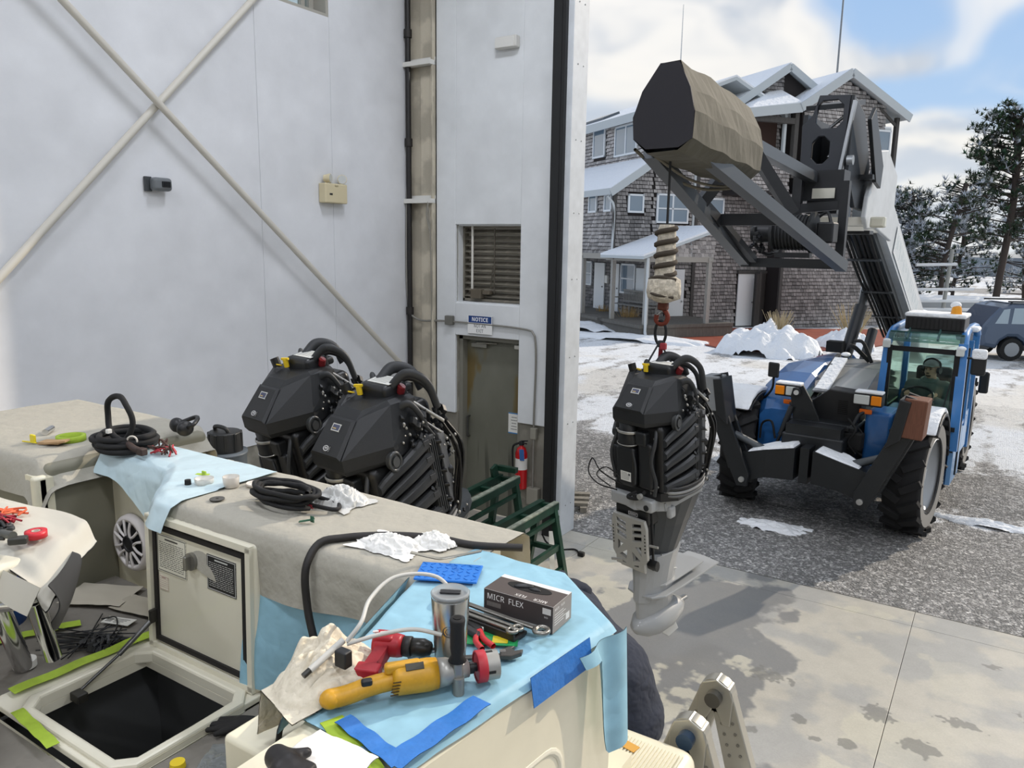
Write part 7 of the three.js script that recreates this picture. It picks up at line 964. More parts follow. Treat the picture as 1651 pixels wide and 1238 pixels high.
  for (let i = 0; i <= 120; i++) { const a = i / 120 * 6.283 * 6, q = 1 + 0.16 * Math.sin(a * 0.31) + 0.06 * rr(); p2.push([Math.cos(a) * 0.115 * q + 0.012 * Math.sin(a * .17), 0.011 + 0.05 * Math.abs(Math.sin(a * 0.21)) + 0.006 * rr(), Math.sin(a) * 0.058 * q]); } part('cable', tube(p2, 0.0085, 560, 7), blackRubber, c2); part('cable_tail', tube([[0.06, 0.03, 0.0], [0.13, 0.02, -0.02], [0.19, 0.012, -0.05], [0.16, 0.012, -0.09], [0.08, 0.03, -0.07]], 0.0075, 26, 7), blackRubber, c2); part('red_band', rod([0.1, 0.02, -0.01], [0.118, 0.018, -0.016], 0.0095), M(0x8f2730, { r: 0.5 }), c2);
  // crumpled bag against the engine side of the cover, white cloth
  const lump = (label, name, cat, x, y, z, sx, sy, sz, mat, seed) => { const g = new THREE.IcosahedronGeometry(1, 6), p = g.attributes.position; for (let i = 0; i < p.count; i++) { const a = p.getX(i), b = p.getY(i), c = p.getZ(i), n = fbm(a * 2.2 + seed, b * 2.2 + c * 1.7, 4, seed), m = Math.abs(fbm(a * 4 + c * 3, b * 4 - c * 2, 3, seed + 5) - 0.5), q = 0.72 + 0.5 * n - 0.6 * m; p.setXYZ(i, x + a * sx * q, y + Math.max(-0.9, b) * sy * q, z + c * sz * q); } return solo(name, label, cat, (() => { const h = mergeVertices((g.deleteAttribute('normal'), g.deleteAttribute('uv'), g), 1e-6); h.computeVertexNormals(); return h; })(), mat); };
  const crush = (label, name, cat, x, z, w, d, h, mat, seed) => solo(name, label, cat, sheet((u, v) => { const a = u - 0.5, b = v - 0.5, q = Math.max(0, 1 - 2.1 * Math.hypot(a, b)), n = fbm(u * 5 + seed, v * 5, 4, seed), m = 1 - 2 * Math.abs(fbm(u * 7, v * 7 + seed, 3, seed + 3) - 0.5) * 1.6, k = 1 + 0.5 * (n - 0.5); return [x + a * w * k + 0.02 * (fbm(v * 6, u * 6, 3, seed + 9) - 0.5), TOP + 0.009 + h * Math.pow(q, 0.55) * (0.25 + 0.5 * n + 0.55 * Math.max(0, m - 0.4)), z + b * d * k]; }, 56, 56, 0.0015), mat);
  crush('crumpled white plastic bag at the end of the loose cable', 'plastic_bag', 'bag', -1.86, -1.83, 0.19, 0.16, 0.075, M(0xe3e3df, { r: 0.3, phys: 1, transmission: 0.3, thickness: 0 }), 3); crush('crumpled white cloth on the transom cover', 'cloth_rag', 'rag', -1.45, -1.63, 0.22, 0.14, 0.045, M(0xe4e3de, { r: 0.85 }), 7); crush('small white cloth corner beside the crumpled cloth', 'cloth_rag', 'rag', -1.36, -1.72, 0.13, 0.1, 0.045, M(0xe4e3de, { r: 0.85 }), 12);
  solo('leaf_scrap', 'small dark green scrap on the transom cover', 'scrap', [bx(0.05, 0.003, 0.012, -1.8, TOP + 0.016, -1.62, 0, 0.5, 0.2), bx(0.015, 0.02, 0.003, -1.785, TOP + 0.02, -1.63)], M(0x2f5a45, { r: 0.6 }));
  const hs = thing('black_hose', 'thick black hose looping over the transom cover front', 'hose', [0, 0, 0]); part('hose', tube([[-1.12, TOP + 0.012, -1.83], [-1.25, TOP + 0.014, -1.76], [-1.38, TOP + 0.014, -1.74], [-1.52, TOP + 0.016, -1.66], [-1.6, TOP + 0.016, -1.58], [-1.635, TOP + 0.012, -1.52], [-1.635, TOP - 0.04, -1.465], [-1.62, TOP - 0.16, -1.45], [-1.58, TOP - 0.27, -1.44], [-1.54, TOP - 0.36, -1.42]], 0.0115, 70, 10), M(0x1d1a18, { r: 0.55 }), hs);
}
{
  // blue textured pad with raised bars
  const p = thing('rubber_pad', 'bright blue chequered rubber pad on the blue sheet', 'pad', on(-1.19, -1.565), 0.45); const bl = M(0x2272c8, { r: 0.45 }); part('pad', rb(0.17, 0.006, 0.11, 0.002, 0, 0.006, 0), bl, p); const bars = []; for (let i = 0; i < 8; i++) for (let j = 0; j < 5; j++) bars.push(rb(0.014, 0.003, 0.004, 0.001, -0.073 + i * 0.021, 0.0095, -0.043 + j * 0.021, 0, (i + j) % 2 ? 0.78 : -0.78, 0)); part('raised_bars', bars, bl, p);
  solo('tape_piece', 'loose curl of blue tape between pad and tumbler', 'tape', sheet((u, v) => [-1.13 + 0.07 * u, TOP + 0.008 + 0.018 * Math.sin(u * 3), -1.47 + 0.045 * v + 0.02 * u], 12, 6, 0.001), blueTape);
  const m = thing('metal_strap', 'bent bare metal strap lying on the blue pad', 'strap', on(-1.24, -1.6), 0.45); part('strap', sheet((u, v) => [-0.09 + 0.2 * u, 0.012 + 0.045 * Math.pow(Math.abs(u - 0.4), 1.3) * 1.6, -0.006 + 0.014 * v - 0.02 * Math.sin(u * 3)], 24, 3, 0.003), M(0xb7b4a8, { r: 0.3, m: 0.7 }), m);
  // glove box
  const b = thing('glove_box', 'dark cardboard glove box printed MICR FLEX', 'box', on(-0.892, -1.485), 0.03); b.scale.setScalar(0.8);
  const brown = '#3d3431', front = canvasMat(512, 190, (x, w, h) => { x.fillStyle = brown; x.fillRect(0, 0, w, h); x.fillStyle = '#a9a39c'; x.fillRect(0, h - 34, w * 0.85, 34); x.fillStyle = '#e8e6e2'; x.font = '56px sans-serif'; x.fillText('MICR', 22, 66); x.fillText('FLEX', 184, 66); x.fillStyle = '#8f8881'; for (let i = 0; i < 12; i++) x.fillRect(24 + i * 9, 84, 5, 34); x.fillStyle = '#cfcac3'; x.fillRect(w - 74, 20, 60, 44); x.font = '18px sans-serif'; x.fillText('MD', w - 62, 92); x.fillStyle = '#35302d'; x.font = '20px sans-serif'; x.fillText('CE', 40, h - 10); }), top = canvasMat(512, 256, (x, w, h) => { x.fillStyle = '#4a413d'; x.fillRect(0, 0, w, h); x.fillStyle = '#dad7d2'; x.fillRect(0, 0, w, 46); x.save(); x.translate(w - 60, h - 30); x.rotate(Math.PI); x.fillStyle = '#e0ded9'; x.font = '40px sans-serif'; x.fillText('MICR', 0, 16); x.fillText('FLEX', 150, 16); x.restore(); }), end = canvasMat(256, 190, (x, w, h) => { x.fillStyle = '#8d8680'; x.fillRect(0, 0, w, h); x.fillStyle = '#e0ddd8'; x.font = '24px sans-serif'; x.fillText('MICR', 24, 40); x.fillText('FLEX', 110, 40); x.fillStyle = '#cfcbc6'; for (let i = 0; i < 5; i++) x.fillRect(24, 64 + i * 18, 120 + (i * 31) % 60, 6); x.fillRect(180, 120, 50, 50); });
  const fx = (g, mat, n) => uvpart(n, g, mat, b), W = 0.235, Hh = 0.082, Dp = 0.118;
  part('carton', rb(W - 0.002, Hh - 0.002, Dp - 0.002, 0.002, 0, Hh / 2, 0), M(0x3d3431, { r: 0.6 }), b); fx(bx(W, Hh, 0.001, 0, Hh / 2, Dp / 2), front, 'front_print'); fx(bx(0.001, Hh, Dp, W / 2, Hh / 2, 0), end, 'end_print'); fx(at(new THREE.ExtrudeGeometry(shape([[-W / 2, -Dp / 2], [W / 2, -Dp / 2], [W / 2, Dp / 2], [-W / 2, Dp / 2]]), { depth: 0.001, bevelEnabled: false }), 0, Hh, 0, -Math.PI / 2).translate(0, 0, 0), (() => { top.map.repeat.set(1 / W, 1 / Dp); top.map.offset.set(0.5, 0.5); top.map.wrapS = top.map.wrapT = THREE.RepeatWrapping; return top; })(), 'top_print');
  part('opening', at(new THREE.CylinderGeometry(1, 1, 0.001, 32).scale(0.075, 1, 0.025), -0.0, Hh + 0.0018, -0.012), M(0x0d0c0c, { r: 0.9 }), b); part('glove', [el(0.03, 0.006, 0.012, -0.02, Hh + 0.004, -0.012, 0, 0.5, 0), el(0.02, 0.005, 0.008, 0.02, Hh + 0.003, -0.008)], M(0x151516, { r: 0.4 }), b);
  // steel tumbler with clear lid and line emblem
  const t = thing('tumbler', 'brushed steel tumbler with clear lid', 'tumbler', on(-0.905, -1.195)); t.scale.setScalar(0.87); part('cup', lathe([[0, 0.0], [0.034, 0], [0.036, 0.004], [0.044, 0.14], [0.046, 0.185], [0.043, 0.187], [0, 0.187]], 36), M(0xb9b9b6, { r: 0.25, m: 0.95 }), t); part('lid', lathe([[0, 0.187], [0.046, 0.187], [0.047, 0.196], [0.042, 0.2], [0.04, 0.194], [0, 0.193]], 36), M(0xcfd3d3, { phys: 1, r: 0.08, transmission: 0.6, thickness: 0 }), t); part('lid_slider', [rb(0.05, 0.004, 0.018, 0.002, 0.0, 0.197, 0, 0, 0.5, 0)], blackPlastic, t); part('emblem', [at(new THREE.TorusGeometry(0.0135, 0.0012, 6, 28), 0.022, 0.115, 0.036, 0, 0.54, 0), at(new THREE.TorusGeometry(0.008, 0.001, 6, 6), 0.022, 0.115, 0.036, 0, 0.54, 0)], M(0x55534f, { r: 0.5 }), t);
  // yellow angle drill: lying along its own axis
  const d = thing('power_drill', 'yellow corded drill with black side handle on blue sheet', 'drill', on(-0.94, -1.04), 0.88); d.scale.setScalar(0.72); const yel = M(0xd09a1c, { r: 0.45, map: rep(T.mottle, 0.06) });
  part('motor_housing', [lathe([[0, -0.05], [0.036, -0.05], [0.043, -0.035], [0.045, 0.05], [0.042, 0.075], [0, 0.075]], 26, 0.06, 0.05, 0, 0, 0, -Math.PI / 2), rb(0.1, 0.03, 0.03, 0.01, 0.04, 0.085, 0)], yel, d); part('handle', [tube([[0.02, 0.05, 0], [-0.05, 0.045, 0.006], [-0.11, 0.036, 0.014], [-0.155, 0.035, 0.02]], 0.026, 20, 12), el(0.03, 0.026, 0.028, -0.155, 0.035, 0.02)], yel, d); part('vents', [...Array(5)].map((_, i) => bx(0.022, 0.002, 0.003, 0.01 + 0.002 * i, 0.03 + i * 0.009, 0.0425)), M(0x4a3608, { r: 0.8 }), d); part('rating_label', [rb(0.05, 0.02, 0.003, 0.001, 0.07, 0.092, 0.02, -0.9)], M(0x3a382f, { r: 0.6 }), d);
  part('gearbox', [lathe([[0, 0], [0.041, 0], [0.038, 0.03], [0.028, 0.055], [0.024, 0.09], [0, 0.09]], 24, 0.135, 0.05, 0, 0, 0, -Math.PI / 2), lathe([[0.03, 0], [0.03, 0.022], [0, 0.022]], 20, 0.18, 0.05, 0, 0, 0, -Math.PI / 2)], M(0xa3a19a, { r: 0.4, m: 0.5 }), d);
  const sh = part('side_handle', [lathe([[0, 0], [0.012, 0], [0.026, 0.006], [0.017, 0.022], [0.0205, 0.045], [0.0195, 0.1], [0.022, 0.125], [0.02, 0.132], [0, 0.132]], 22, 0.19, 0.082, 0.015)], blackRubber, d); part('handle_collar', [rb(0.028, 0.09, 0.03, 0.008, 0.19, 0.045, 0.02), cy(0.016, 0.016, 0.05, 14, 0.19, 0.02, 0.03)], M(0x8f8d86, { r: 0.4, m: 0.5 }), sh); part('handle_socket', cy(0.012, 0.012, 0.003, 16, 0.19, 0.2145, 0.015), M(0x050505, { r: 0.9 }), sh); part('arbor', [rod([0.21, 0.05, 0], [0.25, 0.05, 0], 0.012), rod([0.228, 0.05, 0], [0.24, 0.05, 0], 0.017)], M(0x2a2a2a, { r: 0.4, m: 0.5 }), d);
  part('trigger', rb(0.03, 0.02, 0.02, 0.006, -0.06, 0.065, 0.018), blackPlastic, d);
  const h = thing('hole_saw', 'grey hole saw with red band on the drill', 'hole saw', on(-0.94, -1.04), 0.88); h.scale.setScalar(0.72); part('cup', [lathe([[0, 0], [0.04, 0], [0.041, 0.002], [0.041, 0.055], [0.037, 0.055], [0.037, 0.004], [0, 0.004]], 30, 0.255, 0.05, 0, 0, 0, -Math.PI / 2)], M(0x9c9b95, { r: 0.45, m: 0.5 }), h); part('red_band', [lathe([[0.038, -0.004], [0.0445, -0.004], [0.0445, 0.022], [0.038, 0.022]], 30, 0.252, 0.05, 0, 0, 0, -Math.PI / 2), lathe([[0, -0.002], [0.044, -0.002], [0.044, 0]], 30, 0.252, 0.05, 0, 0, 0, -Math.PI / 2)], M(0xb02532, { r: 0.5 }), h); part('slot', [bx(0.02, 0.002, 0.008, 0.285, 0.091, 0.0), bx(0.02, 0.008, 0.002, 0.285, 0.05, 0.041)], M(0x1c1b19, { r: 0.8 }), h);
  const aw = thing('adjustable_wrench', 'dark adjustable wrench beside the hole saw', 'wrench', on(-0.83, -1.285), 0.7); aw.scale.setScalar(0.8); part('jaw', [at(ext([[-0.01, -0.012], [0.02, -0.016], [0.05, 0.0], [0.056, 0.016], [0.034, 0.012], [0.026, 0.022], [0.036, 0.034], [0.02, 0.036], [-0.006, 0.02]], 0.014, 0.003), 0, 0.012, 0, -Math.PI / 2)], M(0x4f4c48, { r: 0.4, m: 0.6 }), aw); part('worm', [cy(0.007, 0.007, 0.016, 12, 0.0, 0.016, -0.012, 0, 0, Math.PI / 2)], M(0x6b6863, { r: 0.4, m: 0.6 }), aw); part('shank', rb(0.12, 0.01, 0.018, 0.003, -0.065, 0.009, -0.002), M(0x4f4c48, { r: 0.4, m: 0.6 }), aw);
  // red cordless drill lying on its side
  const rd = thing('cordless_drill', 'red cordless drill with black chuck behind the rag', 'drill', on(-1.02, -1.14), 0.42); rd.scale.setScalar(0.75); const rm = M(0xa61f2b, { r: 0.42 });
  part('motor_housing', [lathe([[0, 0], [0.028, 0], [0.033, 0.012], [0.033, 0.07], [0.03, 0.085], [0, 0.085]], 22, -0.05, 0.055, 0, 0, 0, -Math.PI / 2), rb(0.06, 0.03, 0.05, 0.01, -0.02, 0.075, 0)], rm, rd); part('clutch', [lathe([[0, 0], [0.028, 0], [0.029, 0.02], [0.027, 0.024], [0, 0.024]], 20, 0.036, 0.055, 0, 0, 0, -Math.PI / 2)], M(0x262626, { r: 0.5 }), rd); part('chuck', [lathe([[0, 0], [0.025, 0], [0.026, 0.035], [0.018, 0.055], [0.01, 0.06], [0, 0.06]], 20, 0.06, 0.055, 0, 0, 0, -Math.PI / 2), rod([0.115, 0.055, 0], [0.15, 0.055, 0], 0.004)], M(0x33322f, { r: 0.35, m: 0.5 }), rd); part('grip', [beam([-0.015, 0.05, 0.02], [-0.03, 0.03, 0.09], 0.035, 0.04)], M(0x8e1b26, { r: 0.5 }), rd); part('battery', rb(0.07, 0.05, 0.045, 0.008, -0.03, 0.03, 0.115), rm, rd); part('side_stripes', [...Array(3)].map((_, i) => bx(0.016, 0.003, 0.008, -0.045 + i * 0.022, 0.0915, 0.0, 0, 0.4, 0)), M(0xd9cfcb, { r: 0.5 }), rd);
  // rag bundle
  const g = sheet((u, v) => { const a = u - 0.5, b = v - 0.5, n = fbm(u * 4, v * 4, 4, 9), q = Math.hypot(a * 1.1, b * 1.3), hgt = 0.12 * Math.pow(Math.max(0, 1 - q * 1.6), 0.7) * (0.7 + 0.9 * Math.abs(fbm(u * 6 + 3, v * 3, 3, 19) - 0.5) * 2); return [-1.085 + 0.16 * a + 0.04 * b + 0.02 * (n - .5), TOP + 0.012 + 0.8 * hgt * (0.6 + 0.8 * n) - 0.11 * sm(0.36, 0.5, -a), -1.02 - 0.25 * b + 0.05 * a]; }, 60, 60, 0.003); solo('cloth_rag', 'cream cloth rag heaped over the gunwale edge', 'rag', g, M(0xe6dcc6, { r: 0.9, map: rep(T.weave, 0.04), bumpMap: rep(T.crumple, 0.2), bumpScale: 0.008 }));
  // grey lead with black connector over the yellow drill
  const ld = thing('wire_lead', 'pale grey lead with black connector lying over yellow drill', 'cable', [0, 0, 0]); part('lead', [tube([[-1.04, TOP + 0.1, -1.03], [-1.03, TOP + 0.13, -1.06], [-1.06, TOP + 0.15, -1.12], [-1.06, TOP + 0.17, -1.2], [-1.0, TOP + 0.16, -1.27], [-0.95, TOP + 0.12, -1.28]], 0.0045, 40, 8), tube([[-1.04, TOP + 0.095, -1.03], [-1.0, TOP + 0.105, -1.08], [-0.95, TOP + 0.11, -1.13], [-0.9, TOP + 0.1, -1.16]], 0.0045, 30, 8), rod([-1.05, TOP + 0.1, -1.03], [-1.06, TOP + 0.07, -0.95], 0.007)], M(0xc4c2ba, { r: 0.5 }), ld); part('connector', rb(0.03, 0.035, 0.022, 0.004, -1.02, TOP + 0.085, -1.0), blackPlastic, ld); part('plug_tip', rod([-1.06, TOP + 0.072, -0.955], [-1.063, TOP + 0.064, -0.935], 0.006), M(0x3b3b38, { r: 0.4, m: 0.6 }), ld);
  // wrench tray, long ratchet, hand tools
  const tr = thing('tool_tray', 'black tool tray holding chrome wrenches before glove box', 'tool tray', on(-0.945, -1.385), -0.06); tr.scale.setScalar(0.85); part('tray', [rb(0.24, 0.012, 0.06, 0.004, 0, 0.008, 0), rb(0.24, 0.022, 0.008, 0.003, 0, 0.016, 0.03), rb(0.22, 0.02, 0.016, 0.006, 0.0, 0.022, -0.0)], M(0x242321, { r: 0.5 }), tr);
  const wr = (label, z, L, x0, s) => { const o = thing('ratchet_wrench', label, 'wrench', on(-0.945 + x0, -1.385), -0.06, 'chrome wrenches by the glove box'); o.scale.setScalar(0.85); const cm = M(0x8f8c84, { r: 0.28, m: 0.85 }); part('shank', rb(L, 0.008, 0.011 * s, 0.003, 0, 0.032, z), cm, o); parts('ring_end', [at(new THREE.TorusGeometry(0.013 * s, 0.005 * s, 8, 22), L / 2 + 0.01, 0.032, z, Math.PI / 2), at(new THREE.TorusGeometry(0.009 * s, 0.004 * s, 8, 22), -L / 2 - 0.008, 0.032, z, Math.PI / 2)], cm, o); };
  wr('longest chrome wrench along the glove box foot', -0.022, 0.27, 0.02, 1.4); wr('middle chrome wrench in the black tray', 0.004, 0.2, 0.0, 1); wr('shorter chrome wrench at the tray front', 0.024, 0.17, 0.01, 1);
  const cd = thing('instruction_card', 'green card with yellow corner under red pliers', 'card', on(-0.9, -1.345), 0.5); part('card', bx(0.12, 0.002, 0.07, 0, 0.004, 0), M(0x1f8a4c, { r: 0.5 }), cd); part('yellow_corner', bx(0.035, 0.001, 0.03, 0.02, 0.0055, 0.012), M(0xd9c32a, { r: 0.5 }), cd);
  const plr = thing('pliers', 'red handled pliers lying on the green card', 'pliers', on(-0.93, -1.34), -0.45); part('handle', tube([[0.0, 0.012, 0.0], [0.04, 0.014, 0.012], [0.075, 0.012, 0.008]], 0.007, 14, 8), M(0xb4272b, { r: 0.45 }), plr); part('handle', tube([[0.0, 0.012, 0.004], [0.035, 0.012, 0.03], [0.07, 0.01, 0.034]], 0.007, 14, 8), M(0xb4272b, { r: 0.45 }), plr); part('jaws', [rb(0.05, 0.012, 0.02, 0.004, -0.03, 0.012, 0.0)], M(0x2d2c2a, { r: 0.4, m: 0.5 }), plr);
  solo('marker_pen', 'white marker pen between tumbler and tool tray', 'pen', [rod([-0.99, TOP + 0.018, -1.36], [-0.93, TOP + 0.018, -1.36], 0.007)], M(0xe4e4de, { r: 0.4 })); solo('blade', 'grey scraper blade on sheet left of the tumbler', 'blade', [bx(0.07, 0.003, 0.018, -0.985, TOP + 0.014, -1.2, 0, 1.0, 0)], M(0x6f7378, { r: 0.3, m: 0.7 }));
  solo('black_tool', 'black box cutter lying along the tool tray', 'tool', [rb(0.12, 0.014, 0.02, 0.005, -0.97, TOP + 0.02, -1.335, 0, -0.3, 0)], blackPlastic);
  // near end: white rag, black glove, board with cord
  const wr2 = sheet((u, v) => [-1.02 + 0.2 * u, TOP + 0.008 + 0.02 * fbm(u * 5, v * 5, 3, 2) - 0.16 * sm(0.3, 0, u), -0.88 + 0.16 * v], 30, 24, 0.002); solo('cloth_rag', 'white rag under the black glove at the bottom', 'rag', wr2, M(0xe9e7e2, { r: 0.9 }));
  const gl = thing('work_glove', 'black rubber glove on white rag at the bottom', 'glove', on(-0.92, -0.775)); gl.scale.setScalar(0.8); part('glove_palm', blob([[-0.04, 0.03, 0, 0.026, 0.0, 0.03, 0.01, 0.028], [0.0, 0.03, 0.0, 0.02, 0.04, 0.025, -0.02, 0.012], [0.0, 0.03, 0.01, 0.02, 0.05, 0.025, 0.0, 0.012], [0, 0.03, 0.02, 0.02, 0.05, 0.02, 0.022, 0.012], [0, 0.03, 0.03, 0.018, 0.045, 0.02, 0.042, 0.011], [-0.02, 0.03, -0.01, 0.018, 0.0, 0.03, -0.045, 0.011]], 0.005, 0.012), M(0x1b1716, { r: 0.5 }), gl);
  const bd = thing('cream_panel', 'loose cream panel standing beside the gunwale', 'panel', [-1.17, DK, -1.03]); part('panel', rb(0.21, 0.44, 0.26, 0.012, 0, 0.22, 0), gel, bd); d.updateMatrixWorld(true); d.attach(part('power_cord', tube([[-1.1, TOP - 0.02, -0.95], [-1.125, TOP - 0.06, -0.93], [-1.13, TOP - 0.2, -0.92], [-1.13, DK + 0.12, -0.92]], 0.006, 20, 6), blackRubber, scene));
}
// ---------- left foreground: covered post with chrome legs, tools ----------
{
  const lp = thing('leaning_post', 'leaning post with chrome tube legs under the white mat', 'post', [0, 0, 0]);
  part('seat_base', [rb(0.72, 0.05, 0.44, 0.02, -2.66, 2.315, -0.92)], gel2, lp); part('chrome_rail', [tube([[-2.95, 2.19, -0.86], [-2.5, 2.19, -0.93], [-2.36, 2.2, -0.98], [-2.33, 2.2, -1.05], [-2.4, 2.2, -1.1]], 0.026, 30, 14)], chrome, lp); part('leg', [rod([-2.5, 2.19, -1.0], [-2.68, DK + 0.02, -1.14], 0.03, 20)], chrome, lp); part('leg', [rod([-2.39, 2.19, -1.06], [-2.47, DK + 0.12, -1.14], 0.026, 20)], chrome, lp); part('leg', [rod([-2.9, 2.2, -0.8], [-2.95, DK + 0.01, -0.78], 0.03, 20)], chrome, lp); part('foot_cap', [cy(0.036, 0.036, 0.025, 20, -2.69, DK + 0.02, -1.15), cy(0.036, 0.036, 0.025, 20, -2.95, DK + 0.02, -0.78)], M(0xe2e0da, { r: 0.5 }), lp);
  const mat = M(0xc9c5b8, { r: 0.95, map: rep(T.weave, 0.04) });
  const mz = (u, v) => { const x = -3.05 + (0.76 + 0.22 * v) * u, z = mix(-1.22, -0.95, v), e = sm(0.86, 1.0, u), f = sm(0.8, 1.0, v), c = sm(0.55, 1, u) * sm(0.4, 1.0, v); return [x - 0.02 * e, 2.36 + 0.012 * fbm(u * 4, v * 4, 3, 6) - 0.05 * e - 0.03 * f + 0.02 * Math.sin(u * 5) * v + 0.03 * c * Math.sin(v * 6), z + 0.02 * Math.sin(u * 6)]; };
  const m = thing('work_mat', 'pale felt-topped mat with dark underside and curled edge', 'mat', [0, 0, 0]);
  part('mat_top', sheet(mz, 50, 36, 0.002), mat, m); part('mat_backing', sheet((u, v) => { const p = mz(u, v); return [p[0], p[1] - 0.004, p[2]]; }, 40, 30, 0.003), M(0x2b2c2d, { r: 0.8 }), m);
  part('curled_edge', sheet((u, v) => { const a = v * 1.9; const o = 0.03 * Math.sin(v * 3.1) + 0.012 * Math.sin(u * 6); return [-2.29 + 0.21 * u + 0.6 * o - 0.01 * u * v, 2.325 + 0.01 * Math.sin(u * 7) - v * (0.04 + 0.11 * Math.pow(Math.sin(u * 2.2), 2)), -1.14 + 0.17 * u - 0.6 * o]; }, 20, 20, 0.003), M(0x2b2c2d, { r: 0.8 }), m); part('lower_fold', sheet((u, v) => { const x = -2.98 + 0.88 * u; return [x - 0.03 * v * u, 2.325 - v * (0.02 + 0.06 * Math.pow(u, 1.5)), -0.955 + 0.02 * v + 0.015 * Math.sin(u * 9) * v]; }, 30, 14, 0.002), mat, m);
  const rt = thing('tape_roll', 'roll of red tape on the pale mat', 'tape roll', [-2.36, 2.372, -1.075]); part('roll', at(new THREE.LatheGeometry([[0.012, 0], [0.03, 0], [0.03, 0.02], [0.012, 0.02], [0.012, 0]].map(([a, b]) => new THREE.Vector2(a, b)), 32)), M(0xc9222f, { r: 0.4 }), rt); part('core', at(new THREE.LatheGeometry([[0.009, 0], [0.012, 0], [0.012, 0.0205], [0.009, 0.0205], [0.009, 0]].map(([a, b]) => new THREE.Vector2(a, b)), 20)), M(0xcfc2b5, { r: 0.8 }), rt);
  const cr = thing('crimp_tool', 'grey crimping tool with black jaws on the pale mat', 'tool', [-2.37, 2.372, -1.01], 0.5); part('barrel', rod([-0.04, 0.02, -0.02], [0.02, 0.03, 0.015], 0.012, 14), M(0x5b5c58, { r: 0.5, m: 0.4 }), cr); part('jaw', [rb(0.05, 0.022, 0.028, 0.006, 0.03, 0.014, 0.01, 0, 0.4, 0), rod([-0.12, 0.01, 0.0], [-0.02, 0.012, 0.0], 0.005)], M(0x33332f, { r: 0.5 }), cr);
  const wb = thing('terminal_pile', 'pile of coloured wires, terminals and black connectors on mat', 'wires', [-2.58, 2.372, -1.07]), r = rng(14); for (const [c, n, ox, oz] of [[0xd9623a, 9, -0.04, -0.05], [0xa52636, 9, 0.02, 0.0], [0x1c2a66, 8, -0.05, 0.01], [0x191919, 12, 0.05, 0.03]]) { const q = []; for (let i = 0; i < n; i++) q.push(tube([[ox + (r() - .5) * .1, 0.006 + r() * .015, oz + (r() - .5) * .06], [ox + (r() - .5) * .1, 0.012 + r() * .02, oz + (r() - .5) * .07], [ox + (r() - .5) * .12, 0.006 + r() * .01, oz + (r() - .5) * .07]], 0.0035 + (c < 0x1a0000 ? 0.002 : 0), 8, 5)); part('wires', q, M(c, { r: 0.5 }), wb); } const cap = []; for (let i = 0; i < 9; i++) cap.push(rb(0.03, 0.012, 0.014, 0.003, 0.05 + r() * .06, 0.008, 0.03 + (r() - .5) * .06, 0, r() * 3, 0)); part('connectors', cap, M(0x3a3b3b, { r: 0.5 }), wb);
  // deck litter: cable ties, papers, bags
  const tie = thing('cable_tie_pile', 'spread pile of black cable ties on deck paper', 'cable ties', [-2.66, DK + 0.006, -1.36]); { const q = [], rr = rng(22); for (let i = 0; i < 30; i++) { const a = 0.3 + rr() * 0.9 + (rr() < 0.2 ? 1.2 : 0), x = (rr() - .5) * .16, z = (rr() - .5) * .1, L = 0.08 + rr() * 0.1; q.push(rod([x - Math.cos(a) * L, 0.006 + rr() * .012, z + Math.sin(a) * L], [x + Math.cos(a) * L, 0.006 + rr() * .012, z - Math.sin(a) * L], 0.0025, 5)); } part('ties', q, blackPlastic, tie); const k = []; for (let i = 0; i < 60; i++) k.push(rb(0.012 + rr() * .02, 0.01, 0.01 + rr() * .015, 0.002, 0.06 + (rr() - .5) * .14, 0.006 + rr() * .02, (rr() - .5) * .08, 0, rr() * 3, rr())); part('tie_heads', k, blackPlastic, tie); part('loose_tie', tube([[-0.14, 0.004, -0.12], [-0.06, 0.03, -0.13], [0.02, 0.02, -0.08], [0.04, 0.006, -0.02]], 0.003, 20, 5), blackPlastic, tie); }
  const pap = (label, x, z, w, d, ry, c, y = 0) => solo('paper_sheet', label, 'paper', sheet((u, v) => { const a = (u - .5) * w, b = (v - .5) * d; return [x + a * Math.cos(ry) + b * Math.sin(ry), DK + 0.008 + y + 0.012 * fbm(u * 3, v * 3, 2, 8), z - a * Math.sin(ry) + b * Math.cos(ry)]; }, 14, 12, 0.001), M(c, { r: 0.85 }), 'papers on the deck');
  pap('pale tissue sheet on deck below the speaker', -2.98, -1.58, 0.26, 0.18, 0.5, 0xb9b2a2, 0.008); pap('second tissue sheet nearer the hatch lid', -2.75, -1.62, 0.24, 0.12, 0.2, 0xaaa393, 0.004);
  const lb = thing('printed_label', 'white printed label card on the deck paper', 'label', [-2.72, DK + 0.016, -1.5], 0.35); uvpart('card', bx(0.12, 0.002, 0.05, 0, 0, 0), canvasMat(128, 64, (x, w, h) => { x.fillStyle = '#cfcdc4'; x.fillRect(0, 0, w, h); x.fillStyle = '#222'; for (let i = 0; i < 9; i++) x.fillRect(10 + i * 3, 14, i % 2 ? 1 : 2, 36); for (let i = 0; i < 4; i++) x.fillRect(48, 14 + i * 11, 60 - i * 9, 4); }), lb);
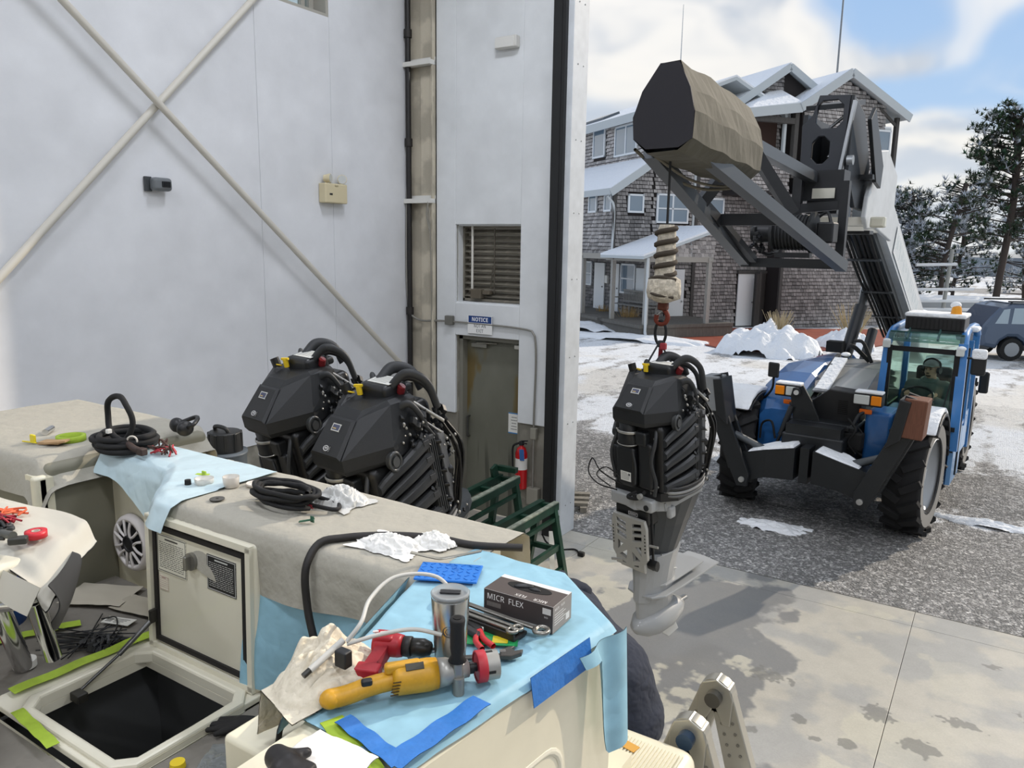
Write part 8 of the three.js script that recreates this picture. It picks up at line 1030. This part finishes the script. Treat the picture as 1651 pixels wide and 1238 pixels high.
  const gv = thing('work_glove', 'black glove lying right of the open hatch', 'glove', [-1.80, DK + 0.01, -1.34], 0.6); part('glove_palm', blob([[0.03, 0.015, 0, 0.018, 0.0, 0.015, 0.0, 0.02], [-0.01, 0.014, -0.015, 0.012, -0.09, 0.01, -0.02, 0.008], [-0.01, 0.014, 0, 0.012, -0.1, 0.01, 0.005, 0.008], [-0.01, 0.014, 0.015, 0.012, -0.09, 0.01, 0.03, 0.008], [0.0, 0.014, 0.02, 0.012, -0.06, 0.01, 0.05, 0.008]], 0.004, 0.01), M(0x1b1918, { r: 0.8 }), gv);
  const bag = thing('plastic_bag', 'clear plastic bag with printed slip near the cream panel', 'bag', [-1.62, DK + 0.008, -1.22], 0.5); part('film', sheet((u, v) => [(u - .5) * .26, 0.012 + 0.04 * fbm(u * 5, v * 5, 4, 18), (v - .5) * .14], 30, 20, 0.0008), M(0xcfd3d3, { phys: 1, r: 0.12, transmission: 0.85, thickness: 0 }), bag); uvpart('slip', bx(0.16, 0.002, 0.06, 0.03, 0.008, -0.01), canvasMat(128, 48, (x, w, h) => { x.fillStyle = '#d9d9d4'; x.fillRect(0, 0, w, h); x.fillStyle = '#333'; x.fillRect(70, 10, 30, 5); x.fillRect(64, 20, 44, 4); }), bag);
  solo('plastic_disc', 'yellow plastic disc at the bottom edge by the hatch', 'disc', [cy(0.02, 0.022, 0.016, 18, -1.80, DK + 0.016, -1.125)], M(0xd9bd1f, { r: 0.5 })); const rbk = thing('red_bottle', 'red bottle at the left edge beside chrome leg', 'bottle', [-2.82, DK, -1.03]); part('bottle', lathe([[0, 0], [0.035, 0], [0.036, 0.1], [0.02, 0.13], [0.02, 0.15], [0, 0.15]], 20), M(0x9c1b1f, { r: 0.35 }), rbk); part('cap', cy(0.021, 0.021, 0.03, 16, 0, 0.165, 0), blackPlastic, rbk);
  const tb = thing('blue_bucket', 'blue tub at the left edge behind chrome legs', 'tub', [-3.12, DK, -1.24]); part('tub', lathe([[0, 0], [0.11, 0], [0.13, 0.14], [0.126, 0.14], [0.106, 0.006], [0, 0.006]], 26), M(0x1f4f9c, { r: 0.5 }), tb); solo('orange_tag', 'orange paper tag on the ribbed swim platform', 'tag', [bx(0.055, 0.002, 0.035, -0.85, 1.697, -2.06, 0, -0.2, 0)], M(0xc9963f, { r: 0.6 }));
}

renderer.render(scene, camera);
